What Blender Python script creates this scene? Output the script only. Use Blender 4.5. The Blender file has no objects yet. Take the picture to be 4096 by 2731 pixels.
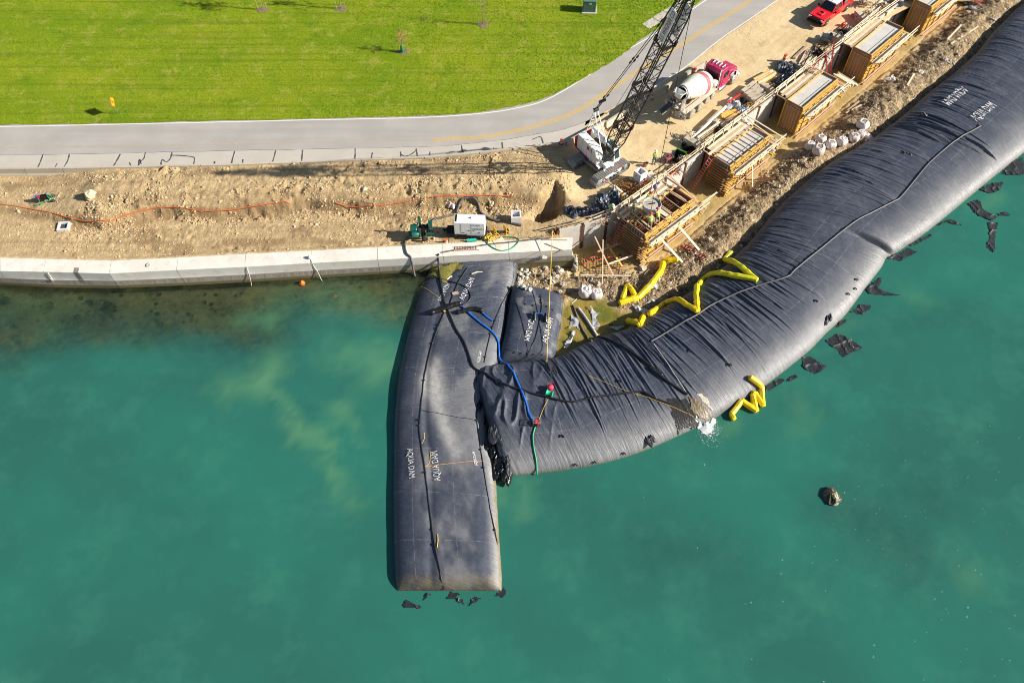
import bpy, bmesh, math, random
import numpy as np
from mathutils import Vector, Matrix, Quaternion
R_ = math.radians
SC = bpy.context.scene
COL = SC.collection
# ------------------------------------------------------------------ camera
IW, IH, FPX, TH, CH = 4096, 2731, 3184.0, R_(55.2), 54.5
cd = bpy.data.cameras.new('camera'); cam = bpy.data.objects.new('camera', cd); COL.objects.link(cam)
cd.sensor_width = 36; cd.lens = FPX / IW * 36; cd.clip_start = 0.5; cd.clip_end = 3000
cam.location = (0, 0, CH); cam.rotation_euler = (math.pi / 2 - TH, 0, 0)
SC.camera = cam
# ------------------------------------------------------------------ sky and sun
SUN_EL, SUN_AZ = R_(29.5), R_(-7.5)          # direction towards the sun: azimuth from +X
sd = Vector((math.cos(SUN_EL) * math.cos(SUN_AZ), math.cos(SUN_EL) * math.sin(SUN_AZ), math.sin(SUN_EL)))
w = bpy.data.worlds.new('World'); SC.world = w; w.use_nodes = True
nt = w.node_tree; bg = nt.nodes['Background']
sky = nt.nodes.new('ShaderNodeTexSky'); sky.sky_type = 'NISHITA'; sky.sun_disc = False
sky.sun_elevation = SUN_EL; sky.sun_rotation = math.pi / 2 - SUN_AZ
nt.links.new(sky.outputs[0], bg.inputs[0]); bg.inputs[1].default_value = 0.055
ld = bpy.data.lights.new('sun', 'SUN'); sun = bpy.data.objects.new('sun', ld); COL.objects.link(sun)
ld.energy = 5.0; ld.angle = R_(0.55); ld.color = (1.0, 0.93, 0.82)
sun.location = sd * 200; sun.rotation_euler = sd.to_track_quat('Z', 'Y').to_euler()
SC.view_settings.view_transform = 'Standard'; SC.view_settings.look = 'None'
SC.view_settings.exposure = 0.78; SC.view_settings.gamma = 1; SC.view_settings.use_curve_mapping = False
SC.cycles.filter_width = 1.0 if hasattr(SC, 'cycles') else 0
random.seed(7); rng = np.random.RandomState(11)

# ------------------------------------------------------------------ placing: photo pixel -> world
_c, _s = math.cos(TH), math.sin(TH)
def P(px, py, z=0.0):
    rx = px - IW / 2; v = -(py - IH / 2)
    dy = _c * FPX + _s * v; dz = -_s * FPX + _c * v
    t = (z - CH) / dz
    return Vector((rx * t, dy * t, z))
def ZM(x0, y0, k):
    return lambda x, y: (x0 + k * x, y0 + k * y)
Z1 = ZM(2200, 0, .3401); Z2 = ZM(2900, 0, .3401); Z3 = ZM(3400, 0, .2959); Z4 = ZM(2200, 450, .2998)
Z5 = ZM(2700, 300, .2998); Z6 = ZM(2150, 800, .2998); Z7 = ZM(1450, 750, .3827); Z8 = ZM(0, 560, .4082)
Z9 = ZM(800, 560, .4082); Z10 = ZM(0, 0, .4252); Z11 = ZM(1200, 0, .5527); Y1 = ZM(1500, 1040, .3699)
Y2 = ZM(1500, 1600, .5421); Y3 = ZM(1850, 1300, .4018); Y4 = ZM(2550, 1250, .3827); Y5 = ZM(2250, 1000, .3401)
Y6 = ZM(3000, 600, .5102); Y7 = ZM(3400, 200, .3571); Y8 = ZM(0, 1100, .6803); X1 = ZM(2400, 600, .1913)
X2 = ZM(2220, 480, .1786); X3 = ZM(3250, 0, .2976)
def zz(f, *pts): return [f(*p) for p in pts]
def catmull(pts, n=8):
    pts = [Vector(p) for p in pts]
    if len(pts) < 3: return pts
    out = []
    for i in range(len(pts) - 1):
        p0 = pts[i - 1] if i > 0 else pts[i] * 2 - pts[i + 1]
        p1, p2 = pts[i], pts[i + 1]
        p3 = pts[i + 2] if i + 2 < len(pts) else p2 * 2 - p1
        for k in range(n):
            t = k / n
            out.append(0.5 * ((2 * p1) + (p2 - p0) * t + (2 * p0 - 5 * p1 + 4 * p2 - p3) * t * t + (3 * p1 - p0 - 3 * p2 + p3) * t ** 3))
    out.append(pts[-1]); return out
def pxline(pts, z=0.0, n=6): return catmull([P(x, y, z) for x, y in pts], n)

# ------------------------------------------------------------------ noise on arrays
_tab = rng.rand(256, 256)
def vn(x, y, sd_=0):
    x = np.asarray(x, float) + sd_ * 17.31; y = np.asarray(y, float) + sd_ * 9.17
    xi = np.floor(x).astype(int); yi = np.floor(y).astype(int)
    fx = x - xi; fy = y - yi; fx = fx * fx * (3 - 2 * fx); fy = fy * fy * (3 - 2 * fy)
    a = _tab[xi & 255, yi & 255]; b = _tab[(xi + 1) & 255, yi & 255]
    c = _tab[xi & 255, (yi + 1) & 255]; d = _tab[(xi + 1) & 255, (yi + 1) & 255]
    return (a * (1 - fx) + b * fx) * (1 - fy) + (c * (1 - fx) + d * fx) * fy
def fbm(x, y, o=4, sd_=0, g=.5):
    r = 0; a = 1; n = 0
    for i in range(o):
        r = r + a * vn(x * 2 ** i, y * 2 ** i, sd_ + i * 3); n += a; a *= g
    return r / n
def sstep(a, b, x):
    t = np.clip((x - a) / (b - a), 0, 1); return t * t * (3 - 2 * t)
def in_poly(X, Y, poly):
    inside = np.zeros(X.shape, bool); n = len(poly)
    for i in range(n):
        x1, y1 = poly[i][0], poly[i][1]; x2, y2 = poly[(i + 1) % n][0], poly[(i + 1) % n][1]
        if y1 == y2: continue
        c = ((y1 > Y) != (y2 > Y)) & (X < (x2 - x1) * (Y - y1) / (y2 - y1) + x1)
        inside ^= c
    return inside
def dist_line(X, Y, line, closed=False):
    d = np.full(X.shape, 1e9); n = len(line)
    for i in range(n if closed else n - 1):
        x1, y1 = line[i][0], line[i][1]; x2, y2 = line[(i + 1) % n][0], line[(i + 1) % n][1]
        dx, dy = x2 - x1, y2 - y1; L = dx * dx + dy * dy + 1e-9
        t = np.clip(((X - x1) * dx + (Y - y1) * dy) / L, 0, 1)
        d = np.minimum(d, np.hypot(X - x1 - t * dx, Y - y1 - t * dy))
    return d
def sdist(X, Y, poly):
    d = dist_line(X, Y, poly, True); return np.where(in_poly(X, Y, poly), d, -d)

# ------------------------------------------------------------------ materials
MATS = {}
def node(nt, typ, **kw):
    n = nt.nodes.new(typ)
    for k, v in kw.items(): setattr(n, k, v)
    return n
def setin(n, **kw):
    for k, v in kw.items(): n.inputs[k.replace('_', ' ')].default_value = v
def mk(name, col, rough=.7, metal=0.0, var=.12, scale=3.0, bump=0.0, bscale=40.0, dirt=None, dscale=1.2, damt=.5, rnd=.0, spec=.5, aniso=None, tr=0):
    """plain material: base colour with soft procedural variation, optional dirt/stain colour, fine relief"""
    if name in MATS: return MATS[name]
    m = bpy.data.materials.new(name); m.use_nodes = True; nt = m.node_tree; L = nt.links.new
    b = nt.nodes['Principled BSDF']; setin(b, Roughness=rough, Metallic=metal); b.inputs['Specular IOR Level'].default_value = spec
    tc = node(nt, 'ShaderNodeNewGeometry'); pos = tc.outputs['Position']
    if aniso:
        mp = node(nt, 'ShaderNodeMapping'); mp.inputs['Scale'].default_value = aniso; L(pos, mp.inputs[0]); pos = mp.outputs[0]
    n1 = node(nt, 'ShaderNodeTexNoise'); setin(n1, Scale=scale, Detail=5.0, Roughness=.62); L(pos, n1.inputs['Vector'])
    hsv = node(nt, 'ShaderNodeHueSaturation'); hsv.inputs['Color'].default_value = (*col, 1)
    mr = node(nt, 'ShaderNodeMapRange'); setin(mr, From_Min=.3, From_Max=.7, To_Min=1 - var, To_Max=1 + var); L(n1.outputs['Fac'], mr.inputs[0])
    v = mr.outputs[0]
    if rnd:
        oi = node(nt, 'ShaderNodeObjectInfo'); m2 = node(nt, 'ShaderNodeMapRange'); setin(m2, To_Min=1 - rnd, To_Max=1 + rnd); L(oi.outputs['Random'], m2.inputs[0])
        mm = node(nt, 'ShaderNodeMath', operation='MULTIPLY'); L(v, mm.inputs[0]); L(m2.outputs[0], mm.inputs[1]); v = mm.outputs[0]
    L(v, hsv.inputs['Value']); out = hsv.outputs[0]
    if dirt:
        n2 = node(nt, 'ShaderNodeTexNoise'); setin(n2, Scale=dscale, Detail=7.0, Roughness=.68); L(tc.outputs['Position'], n2.inputs['Vector'])
        r2 = node(nt, 'ShaderNodeMapRange'); setin(r2, From_Min=.5, From_Max=.72, To_Min=0, To_Max=damt); L(n2.outputs['Fac'], r2.inputs[0])
        mx = node(nt, 'ShaderNodeMix', data_type='RGBA'); L(r2.outputs[0], mx.inputs[0]); L(out, mx.inputs[6]); mx.inputs[7].default_value = (*dirt, 1); out = mx.outputs[2]
    L(out, b.inputs['Base Color'])
    if bump:
        n3 = node(nt, 'ShaderNodeTexNoise'); setin(n3, Scale=bscale, Detail=4.0); L(pos, n3.inputs['Vector'])
        bp = node(nt, 'ShaderNodeBump'); setin(bp, Strength=min(1, bump), Distance=.02 * max(1, bump)); L(n3.outputs['Fac'], bp.inputs['Height']); L(bp.outputs[0], b.inputs['Normal'])
    MATS[name] = m; return m

# ------------------------------------------------------------------ meshes
class MB:
    """collects shapes, then links them as ONE mesh object"""
    def __init__(s): s.v = []; s.f = []; s.mi = []; s.sm = []; s.M = None; s.cur = 0
    def mat(s, i): s.cur = i; return s
    def tf(s, M): s.M = M; return s
    def add(s, vs, fs, smooth=False):
        o = len(s.v)
        for p in vs:
            p = Vector(p); s.v.append(s.M @ p if s.M else p)
        for f in fs: s.f.append([o + i for i in f]); s.mi.append(s.cur); s.sm.append(smooth)
        return s
    def box(s, c, d, rz=0, rot=None, taper=None):
        hx, hy, hz = d[0] / 2, d[1] / 2, d[2] / 2; tx, ty = taper or (1, 1)
        vs = [(-hx, -hy, -hz), (hx, -hy, -hz), (hx, hy, -hz), (-hx, hy, -hz), (-hx * tx, -hy * ty, hz), (hx * tx, -hy * ty, hz), (hx * tx, hy * ty, hz), (-hx * tx, hy * ty, hz)]
        m = rot if rot else Matrix.Rotation(rz, 3, 'Z'); c = Vector(c)
        return s.add([m @ Vector(q) + c for q in vs], [(0, 3, 2, 1), (4, 5, 6, 7), (0, 1, 5, 4), (1, 2, 6, 5), (2, 3, 7, 6), (3, 0, 4, 7)])
    def bbox(s, c, d, b=.03, rz=0):
        """box with chamfered vertical edges and top"""
        hx, hy, hz = d[0] / 2, d[1] / 2, d[2] / 2
        def ring(ix, z):
            x, y = hx - ix, hy - ix
            return [(-x + b, -y, z), (x - b, -y, z), (x, -y + b, z), (x, y - b, z), (x - b, y, z), (-x + b, y, z), (-x, y - b, z), (-x, -y + b, z)]
        vs = ring(0, -hz) + ring(0, hz - b) + ring(b * .8, hz); m = Matrix.Rotation(rz, 3, 'Z'); c = Vector(c)
        fs = [tuple(range(7, -1, -1)), tuple(range(16, 24))]
        for k in (0, 8):
            for i in range(8): j = (i + 1) % 8; fs.append((k + i, k + j, k + 8 + j, k + 8 + i))
        return s.add([m @ Vector(q) + c for q in vs], fs)
    def bar(s, p, q, w, h=None, up=(0, 0, 1)):
        p, q = Vector(p), Vector(q); h = h or w; d = q - p
        if d.length < 1e-6: return s
        z = d.normalized(); u = Vector(up)
        if abs(z.dot(u)) > .98: u = Vector((1, 0, 0))
        x = z.cross(u).normalized(); y = x.cross(z)
        vs = []
        for e in (p, q):
            for a, b_ in ((-1, -1), (1, -1), (1, 1), (-1, 1)): vs.append(e + x * a * w / 2 + y * b_ * h / 2)
        return s.add(vs, [(0, 1, 2, 3), (7, 6, 5, 4), (0, 4, 5, 1), (1, 5, 6, 2), (2, 6, 7, 3), (3, 7, 4, 0)])
    def tube(s, pts, r, n=6, cap=True):
        pts = [Vector(p) for p in pts]; rs = r if isinstance(r, (list, tuple)) else [r] * len(pts)
        vs = []; x = None
        for i, p in enumerate(pts):
            d = (pts[min(i + 1, len(pts) - 1)] - pts[max(i - 1, 0)])
            d = d.normalized() if d.length > 1e-9 else Vector((0, 0, 1))
            if x is None: x = d.orthogonal().normalized()
            else:
                x = x - d * x.dot(d); x = x.normalized() if x.length > 1e-6 else d.orthogonal().normalized()
            y = d.cross(x)
            for k in range(n):
                a = 2 * math.pi * k / n; vs.append(p + (x * math.cos(a) + y * math.sin(a)) * rs[i])
        fs = []
        for i in range(len(pts) - 1):
            for k in range(n): j = (k + 1) % n; fs.append((i * n + k, i * n + j, (i + 1) * n + j, (i + 1) * n + k))
        s.add(vs, fs, True)
        if cap: s.add([vs[k] for k in range(n)], [tuple(range(n - 1, -1, -1))]); s.add([vs[-n + k] for k in range(n)], [tuple(range(n))])
        return s
    def lathe(s, prof, n=16, M=None, cap=True):
        """profile [(r,z)] turned round local z"""
        vs = []; m = M or Matrix.Identity(4)
        for r, z in prof:
            for k in range(n): a = 2 * math.pi * k / n; vs.append(m @ Vector((r * math.cos(a), r * math.sin(a), z)))
        fs = []
        for i in range(len(prof) - 1):
            for k in range(n): j = (k + 1) % n; fs.append((i * n + k, i * n + j, (i + 1) * n + j, (i + 1) * n + k))
        s.add(vs, fs, True)
        if cap: s.add(vs[:n], [tuple(range(n - 1, -1, -1))]); s.add(vs[-n:], [tuple(range(n))])
        return s
    def prism(s, out, z0, z1):
        n = len(out); vs = [(x, y, z0) for x, y in out] + [(x, y, z1) for x, y in out]
        return s.add(vs, [tuple(range(n - 1, -1, -1)), tuple(range(n, 2 * n))] + [(i, (i + 1) % n, n + (i + 1) % n, n + i) for i in range(n)])
    def side(s, out, y0, y1):
        """prism of an outline in local x,z between y0 and y1"""
        n = len(out); vs = [(x, y0, z) for x, z in out] + [(x, y1, z) for x, z in out]
        return s.add(vs, [tuple(range(n)), tuple(range(2 * n - 1, n - 1, -1))] + [(i, n + i, n + (i + 1) % n, (i + 1) % n) for i in range(n)])
    def blob(s, c, r, seed=0, n=8, m=6, rough=.25, sq=(1, 1, 1)):
        rd = random.Random(seed); vs = []; c = Vector(c); ph = [(rd.uniform(-1, 1), rd.uniform(-1, 1), rd.uniform(-1, 1)) for _ in range(5)]
        def rad(d): return r * (1 + rough * sum(math.sin(3.1 * (d[0] * p[0] + d[1] * p[1] + d[2] * p[2]) * (i + 1) + i) for i, p in enumerate(ph)) / 3)
        for i in range(m + 1):
            t = math.pi * i / m
            for k in range(n):
                a = 2 * math.pi * k / n + .3 * i
                d = (math.sin(t) * math.cos(a), math.sin(t) * math.sin(a), math.cos(t)); q = rad(d)
                vs.append(c + Vector((d[0] * q * sq[0], d[1] * q * sq[1], d[2] * q * sq[2])))
        fs = []
        for i in range(m):
            for k in range(n): j = (k + 1) % n; fs.append((i * n + k, (i + 1) * n + k, (i + 1) * n + j, i * n + j))
        return s.add(vs, fs, rough < .2)
    def build(s, name, mats, parent=None, world=False, smooth=None, kind=None, pivot=None, label=None):
        me = bpy.data.meshes.new(name)
        vs = s.v
        o = bpy.data.objects.new(name, me); COL.objects.link(o)
        if parent is not None:
            o.parent = parent
            if world: iv = WM[parent.name].inverted(); vs = [iv @ p for p in vs]
        else:
            if pivot is None:
                n = len(vs); pivot = Vector((sum(p.x for p in vs) / n, sum(p.y for p in vs) / n, min(p.z for p in vs)))
            pivot = Vector(pivot); vs = [p - pivot for p in vs]; o.location = pivot; WM[o.name] = Matrix.Translation(pivot)
        me.from_pydata([tuple(p) for p in vs], [], s.f)
        for m in (mats if isinstance(mats, (list, tuple)) else [mats]): me.materials.append(m)
        me.polygons.foreach_set('material_index', s.mi)
        me.polygons.foreach_set('use_smooth', [smooth if smooth is not None else q for q in s.sm])
        if kind: o['kind'] = kind
        if label: o['label'] = label
        return o
WM = {}
def tag(o, label, cat, group=None, kind=None):
    o['label'] = label; o['category'] = cat
    if group: o['group'] = group
    if kind: o['kind'] = kind
    return o
def thing(name, label, cat, loc=(0, 0, 0), rz=0.0, group=None):
    o = bpy.data.objects.new(name, None); COL.objects.link(o); o.empty_display_size = .2
    o.location = loc; o.rotation_euler = (0, 0, rz); WM[o.name] = Matrix.Translation(Vector(loc)) @ Matrix.Rotation(rz, 4, 'Z')
    return tag(o, label, cat, group)
def dup(root, loc, rz, label, group=None):
    kids = [c for c in bpy.data.objects if c.parent == root]
    r = root.copy(); COL.objects.link(r); r.location = loc; r.rotation_euler = (0, 0, rz); r['label'] = label
    WM[r.name] = Matrix.Translation(Vector(loc)) @ Matrix.Rotation(rz, 4, 'Z')
    if group: r['group'] = group
    for ch in kids:
        c = ch.copy(); COL.objects.link(c); c.parent = r
        for g in [x for x in bpy.data.objects if x.parent == ch]:
            d = g.copy(); COL.objects.link(d); d.parent = c
    return r
def structure(o): o['kind'] = 'structure'; return o
def flat(name, outline, mat, z=None):
    me = bpy.data.meshes.new(name)
    pts = [(p[0], p[1], p[2] if z is None else z) for p in outline]
    me.from_pydata(pts, [], [tuple(range(len(pts)))]); me.materials.append(mat)
    o = bpy.data.objects.new(name, me); COL.objects.link(o)
    if me.polygons[0].normal.z < 0: me.flip_normals()
    return o
def grid_mesh(name, V, nx, ny, mat, smooth=True, keep=None, attrs=None, uv=None):
    """V (nx*ny,3) array, row-major [i*ny+j]; keep = bool mask of cells"""
    I, J = np.meshgrid(np.arange(nx - 1), np.arange(ny - 1), indexing='ij')
    a = (I * ny + J); q = np.stack([a, a + ny, a + ny + 1, a + 1], -1)
    q = q[keep] if keep is not None else q.reshape(-1, 4)
    used = np.unique(q); remap = np.full(nx * ny, -1); remap[used] = np.arange(len(used)); q = remap[q]; V = V[used]
    me = bpy.data.meshes.new(name); me.vertices.add(len(V)); me.vertices.foreach_set('co', V.astype(np.float32).ravel())
    me.loops.add(q.size); me.loops.foreach_set('vertex_index', q.astype(np.int32).ravel())
    me.polygons.add(len(q)); me.polygons.foreach_set('loop_start', np.arange(0, q.size, 4, dtype=np.int32))
    me.polygons.foreach_set('loop_total', np.full(len(q), 4, np.int32)); me.polygons.foreach_set('use_smooth', np.full(len(q), smooth))
    me.update(calc_edges=True); me.materials.append(mat)
    for nm, arr in (attrs or {}).items():
        at = me.attributes.new(nm, 'FLOAT', 'POINT'); at.data.foreach_set('value', arr[used].astype(np.float32))
    o = bpy.data.objects.new(name, me); COL.objects.link(o); return o
def strip(name, line, wd, mat, z=None, jag=0.0, parent=None):
    """flat ribbon along a world polyline"""
    vs = []; n = len(line); fs = []
    for i, p in enumerate(line):
        d = Vector(line[min(i + 1, n - 1)]) - Vector(line[max(i - 1, 0)]); d.z = 0; d.normalize(); nrm = Vector((-d.y, d.x, 0))
        ww = (wd[i] if isinstance(wd, list) else wd) * (1 + random.uniform(-jag, jag)); pz = p[2] if z is None else z
        for sg in (1, -1): vs.append((p[0] + nrm.x * ww / 2 * sg, p[1] + nrm.y * ww / 2 * sg, pz))
        if i: fs.append((2 * i - 2, 2 * i - 1, 2 * i + 1, 2 * i))
    me = bpy.data.meshes.new(name); me.from_pydata(vs, [], fs); me.materials.append(mat)
    o = bpy.data.objects.new(name, me); COL.objects.link(o)
    if parent: o.parent = parent
    return o
# ------------------------------------------------------------------ height map of what has been built (for draping and resting things)
GX0, GY0, GS, GNX, GNY = -75.0, 10.0, 0.1, 1500, 1000
HG = np.full((GNX, GNY), -1.65)
HX, HY = np.meshgrid(GX0 + GS * np.arange(GNX), GY0 + GS * np.arange(GNY), indexing='ij')
def zat(x, y):
    i = min(max(int(round((x - GX0) / GS)), 0), GNX - 1); j = min(max(int(round((y - GY0) / GS)), 0), GNY - 1); return float(HG[i, j])
def zsm(x, y, r=.25):
    return max(zat(x, y), .25 * (zat(x + r, y) + zat(x - r, y) + zat(x, y + r) + zat(x, y - r)))
def S(px, py, dz=0.0):
    """the point of the built surface that shows at this photo pixel"""
    z = 3.0
    while z > -4.2:
        p = P(px, py, z)
        if zat(p.x, p.y) >= z: break
        z -= .04
    p.z = zat(p.x, p.y) + dz; return p
def drape(pts, r, n=6, sag=0.0):
    """photo pixels (or world points) -> polyline lying on the surface"""
    w_ = [S(*p) if len(p) == 2 else Vector(p) for p in pts]
    c = catmull([Vector((p.x, p.y, 0)) for p in w_], n); out = []
    for p in c: out.append(Vector((p.x, p.y, zsm(p.x, p.y) + r)))
    for _ in range(2):
        out = [out[0]] + [Vector((out[i].x, out[i].y, max(out[i].z, (out[i - 1].z + out[i + 1].z) / 2 - .02))) for i in range(1, len(out) - 1)] + [out[-1]]
    return out
# ================================================================== SETTING
WZ = -1.65                                     # lake level; road and yard are z = 0
def noise_mat(name, build):
    m = bpy.data.materials.new(name); m.use_nodes = True; nt = m.node_tree
    b = nt.nodes['Principled BSDF']; g = node(nt, 'ShaderNodeNewGeometry'); build(nt, b, g.outputs['Position'], nt.links.new); MATS[name] = m; return m
def nz(nt, pos, scale, detail=5, rough=.6, sc=None):
    if sc:
        mp = node(nt, 'ShaderNodeMapping'); mp.inputs['Scale'].default_value = sc; nt.links.new(pos, mp.inputs[0]); pos = mp.outputs[0]
    n = node(nt, 'ShaderNodeTexNoise'); setin(n, Scale=scale, Detail=float(detail), Roughness=rough); nt.links.new(pos, n.inputs['Vector']); return n.outputs['Fac']
def rmp(nt, v, a, b, lo=0., hi=1., smooth=False):
    r = node(nt, 'ShaderNodeMapRange'); setin(r, From_Min=a, From_Max=b, To_Min=lo, To_Max=hi); nt.links.new(v, r.inputs[0])
    if smooth: r.interpolation_type = 'SMOOTHSTEP'
    return r.outputs[0]
def mixc(nt, f, a, b, mode='MIX'):
    m = node(nt, 'ShaderNodeMix', data_type='RGBA', blend_type=mode)
    for i, v in ((0, f), (6, a), (7, b)):
        if isinstance(v, tuple): m.inputs[i].default_value = (*v, 1)
        elif isinstance(v, (int, float)): m.inputs[i].default_value = v
        else: nt.links.new(v, m.inputs[i])
    return m.outputs[2]
def math_(nt, op, a, b=None, clamp=False):
    m = node(nt, 'ShaderNodeMath', operation=op, use_clamp=clamp)
    for i, v in ((0, a), (1, b)):
        if v is None: continue
        if isinstance(v, (int, float)): m.inputs[i].default_value = v
        else: nt.links.new(v, m.inputs[i])
    return m.outputs[0]
def attr(nt, nm):
    a = node(nt, 'ShaderNodeAttribute', attribute_name=nm); return a.outputs['Fac']
def bump(nt, b, h, strength, dist):
    bp = node(nt, 'ShaderNodeBump'); setin(bp, Strength=strength, Distance=dist); nt.links.new(h, bp.inputs['Height']); nt.links.new(bp.outputs[0], b.inputs['Normal']); return bp

def _grass(nt, b, pos, L):
    setin(b, Roughness=.85); b.inputs['Specular IOR Level'].default_value = .15
    big = nz(nt, pos, .09, 4); mid = nz(nt, pos, .55, 5, .7); fine = nz(nt, pos, 5.5, 6, .75); band = nz(nt, pos, 1.0, 3, .5, (.04, 1.7, 1))
    c = mixc(nt, rmp(nt, big, .38, .64), (.225, .355, .006), (.35, .43, .014))
    c = mixc(nt, rmp(nt, mid, .52, .72), c, (.50, .47, .085))
    c = mixc(nt, rmp(nt, nz(nt, pos, .33, 5, .7), .56, .72, 0, .8), c, (.11, .27, .006))
    c = mixc(nt, rmp(nt, band, .50, .66, 0, .5), c, (.15, .24, .01))
    c = mixc(nt, rmp(nt, fine, .35, .68, .0, .55), c, (.065, .11, .006))
    c = mixc(nt, rmp(nt, nz(nt, pos, 14, 3), .6, .75, 0, .5), c, (.42, .43, .11))
    L(c, b.inputs['Base Color'])
    bump(nt, b, math_(nt, 'ADD', nz(nt, pos, 9, 6, .8), math_(nt, 'MULTIPLY', nz(nt, pos, 2.5, 4), .8)), .9, .22)
M_grass = noise_mat('grass', _grass)

def _asphalt(nt, b, pos, L):
    setin(b, Roughness=.82)
    a = nz(nt, pos, .25, 4); f = nz(nt, pos, 30, 3); lane = nz(nt, pos, 1.2, 3, .5, (.06, .8, 1))
    c = mixc(nt, rmp(nt, a, .35, .65), (.345, .325, .30), (.41, .385, .36))
    c = mixc(nt, rmp(nt, lane, .45, .65, 0, .4), c, (.295, .28, .27)); c = mixc(nt, rmp(nt, f, .35, .7, 0, .35), c, (.36, .34, .31)); L(c, b.inputs['Base Color'])
    bump(nt, b, f, .3, .01)
M_asphalt = noise_mat('asphalt', _asphalt)
def _conc(nt, b, pos, L):
    setin(b, Roughness=.8)
    a = nz(nt, pos, .3, 5); f = nz(nt, pos, 18, 4); st = nz(nt, pos, .8, 6, .75, (.25, 1, 1))
    c = mixc(nt, rmp(nt, a, .35, .65), (.44, .405, .355), (.50, .46, .405)); c = mixc(nt, rmp(nt, st, .55, .75, 0, .5), c, (.31, .27, .22))
    c = mixc(nt, rmp(nt, f, .4, .7, 0, .25), c, (.52, .49, .44)); L(c, b.inputs['Base Color'])
M_shoulder = noise_mat('shoulder_concrete', _conc)

# ---- earth: one height field for yard, dirt strip, excavation and gravel bank
WALL = [P(x, y, .3) for x, y in [(2150, 936), (2231, 920), (2320, 900), (2408, 878), (2486, 839), (2560, 785), (2640, 728), (2722, 668), (2833, 584), (2930, 508), (3018, 440), (3117, 366), (3208, 298), (3298, 231), (3393, 160), (3546, 48), (3648, -27), (3790, -130)]]
TOE = [P(x, y, -2.6) for x, y in [(2295, 1085), (2420, 1078), (2560, 1066), (2640, 1030), (2720, 977), (2830, 880), (2920, 800), (3000, 735), (3069, 669), (3210, 549), (3254, 524), (3376, 425), (3478, 340), (3580, 258), (3696, 153), (3800, 60), (3900, -30), (4020, -130)]]
INNER_PX = [(1878, 1466), (1970, 1459), (2100, 1450), (2204, 1437), (2252, 1421), (2332, 1380), (2412, 1348), (2493, 1324), (2522, 1306), (2597, 1265), (2658, 1231), (2719, 1197), (2794, 1146), (2845, 1102), (2896, 1068), (2947, 1020), (3000, 967), (3102, 845), (3204, 748), (3306, 666), (3434, 590), (3507, 546), (3614, 464), (3714, 375), (3793, 315), (3846, 270), (3912, 207), (3962, 142), (4007, 98), (4051, 53), (4100, 14), (4250, -90), (4420, -200)]
OUTER_PX = [(2005, 1898), (2050, 1902), (2131, 1895), (2252, 1880), (2372, 1861), (2493, 1830), (2593, 1796), (2715, 1742), (2795, 1705), (2860, 1672), (2971, 1602), (3048, 1552), (3162, 1464), (3240, 1400), (3301, 1337), (3383, 1258), (3459, 1156), (3526, 1069), (3545, 1033), (3582, 1013), (3689, 942), (3816, 840), (3944, 733), (4096, 610), (4260, 470), (4480, 290), (4700, 110)]
INNER = [P(x, y, -1.9) for x, y in INNER_PX]; OUTER = [P(x, y, WZ) for x, y in OUTER_PX]
SW_BACK = [P(x, y, .35) for x, y in [(-500, 1010), (0, 1031), (184, 1036), (445, 1043), (712, 1031), (982, 1016), (1245, 1003), (1510, 989), (1771, 976), (2034, 962), (2292, 950)]]
SW_FRONT = [P(x, y, .35) for x, y in [(-500, 1068), (0, 1084), (173, 1087), (437, 1094), (706, 1080), (980, 1067), (1243, 1052), (1510, 1038), (1773, 1025), (2036, 1011), (2290, 998)]]
SW_FOOT = [P(x, y, WZ) for x, y in [(-520, 1120), (0, 1139), (220, 1150), (481, 1152), (747, 1141), (1008, 1127), (1263, 1111), (1522, 1096), (1785, 1080), (2040, 1064), (2300, 1048)]]
ROAD_LOW = [(-500, 628), (0, 621), (286, 617), (612, 610), (900, 604), (1200, 598), (1731, 586), (1974, 564), (2140, 539), (2251, 518), (2330, 492), (2450, 432), (2550, 378), (2642, 328), (2744, 265), (2880, 158), (3000, 76), (3110, 0), (3300, -135)]
BARR = [(-500, 712), (0, 700), (367, 694), (612, 690), (900, 686), (1208, 680), (1453, 672), (1697, 665), (1918, 645), (2134, 622), (2250, 600), (2330, 560), (2440, 500), (2496, 468)]
EARTH_EDGE = [P(x, y) for x, y in [(-500, 706), (0, 694), (367, 688), (612, 683), (900, 680), (1208, 673), (1453, 665), (1697, 658), (1918, 638), (2134, 615), (2250, 590), (2340, 505), (2450, 442), (2550, 388), (2642, 336), (2744, 272), (2880, 165), (3000, 83), (3110, 6), (3300, -130)]]
earth_poly = [(p.x, p.y) for p in EARTH_EDGE] + [(75, 97), (90, 97)] + [(p.x + 1.2, p.y - 1.2) for p in reversed(INNER)] + \
    [(P(x, y, -2).x - .8, P(x, y, -2).y) for x, y in [(1996, 1454), (2014, 1336), (2033, 1195)]] + [((a.x + b.x) / 2, (a.y + b.y) / 2) for a, b in reversed(list(zip(SW_BACK[:-2], SW_FRONT[:-2])))]
pit_poly = [(p.x, p.y) for p in WALL[1:]] + [(66, 100)] + [(p.x, p.y) for p in reversed(TOE)]
wet_px = [(2215, 1440), (2240, 1230), (2300, 1180), (2420, 1190), (2480, 1240), (2560, 1250), (2600, 1280), (2400, 1360)]
wet_poly = [(P(x, y, -2.3).x, P(x, y, -2.3).y) for x, y in wet_px]
hole_poly = [(P(x, y, -.7).x, P(x, y, -.7).y) for x, y in [(2095, 888), (2155, 815), (2222, 755), (2256, 800), (2252, 850), (2222, 888), (2165, 908)]]
cable_px = [(-300, 800), (0, 818), (170, 845), (280, 872), (400, 884), (500, 870), (620, 836), (720, 834), (870, 844), (1000, 830), (1180, 815), (1350, 815), (1480, 822), (1670, 803), (1860, 795), (2050, 790)]
CAB = [P(x, y + 6, .1) for x, y in cable_px]
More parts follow.
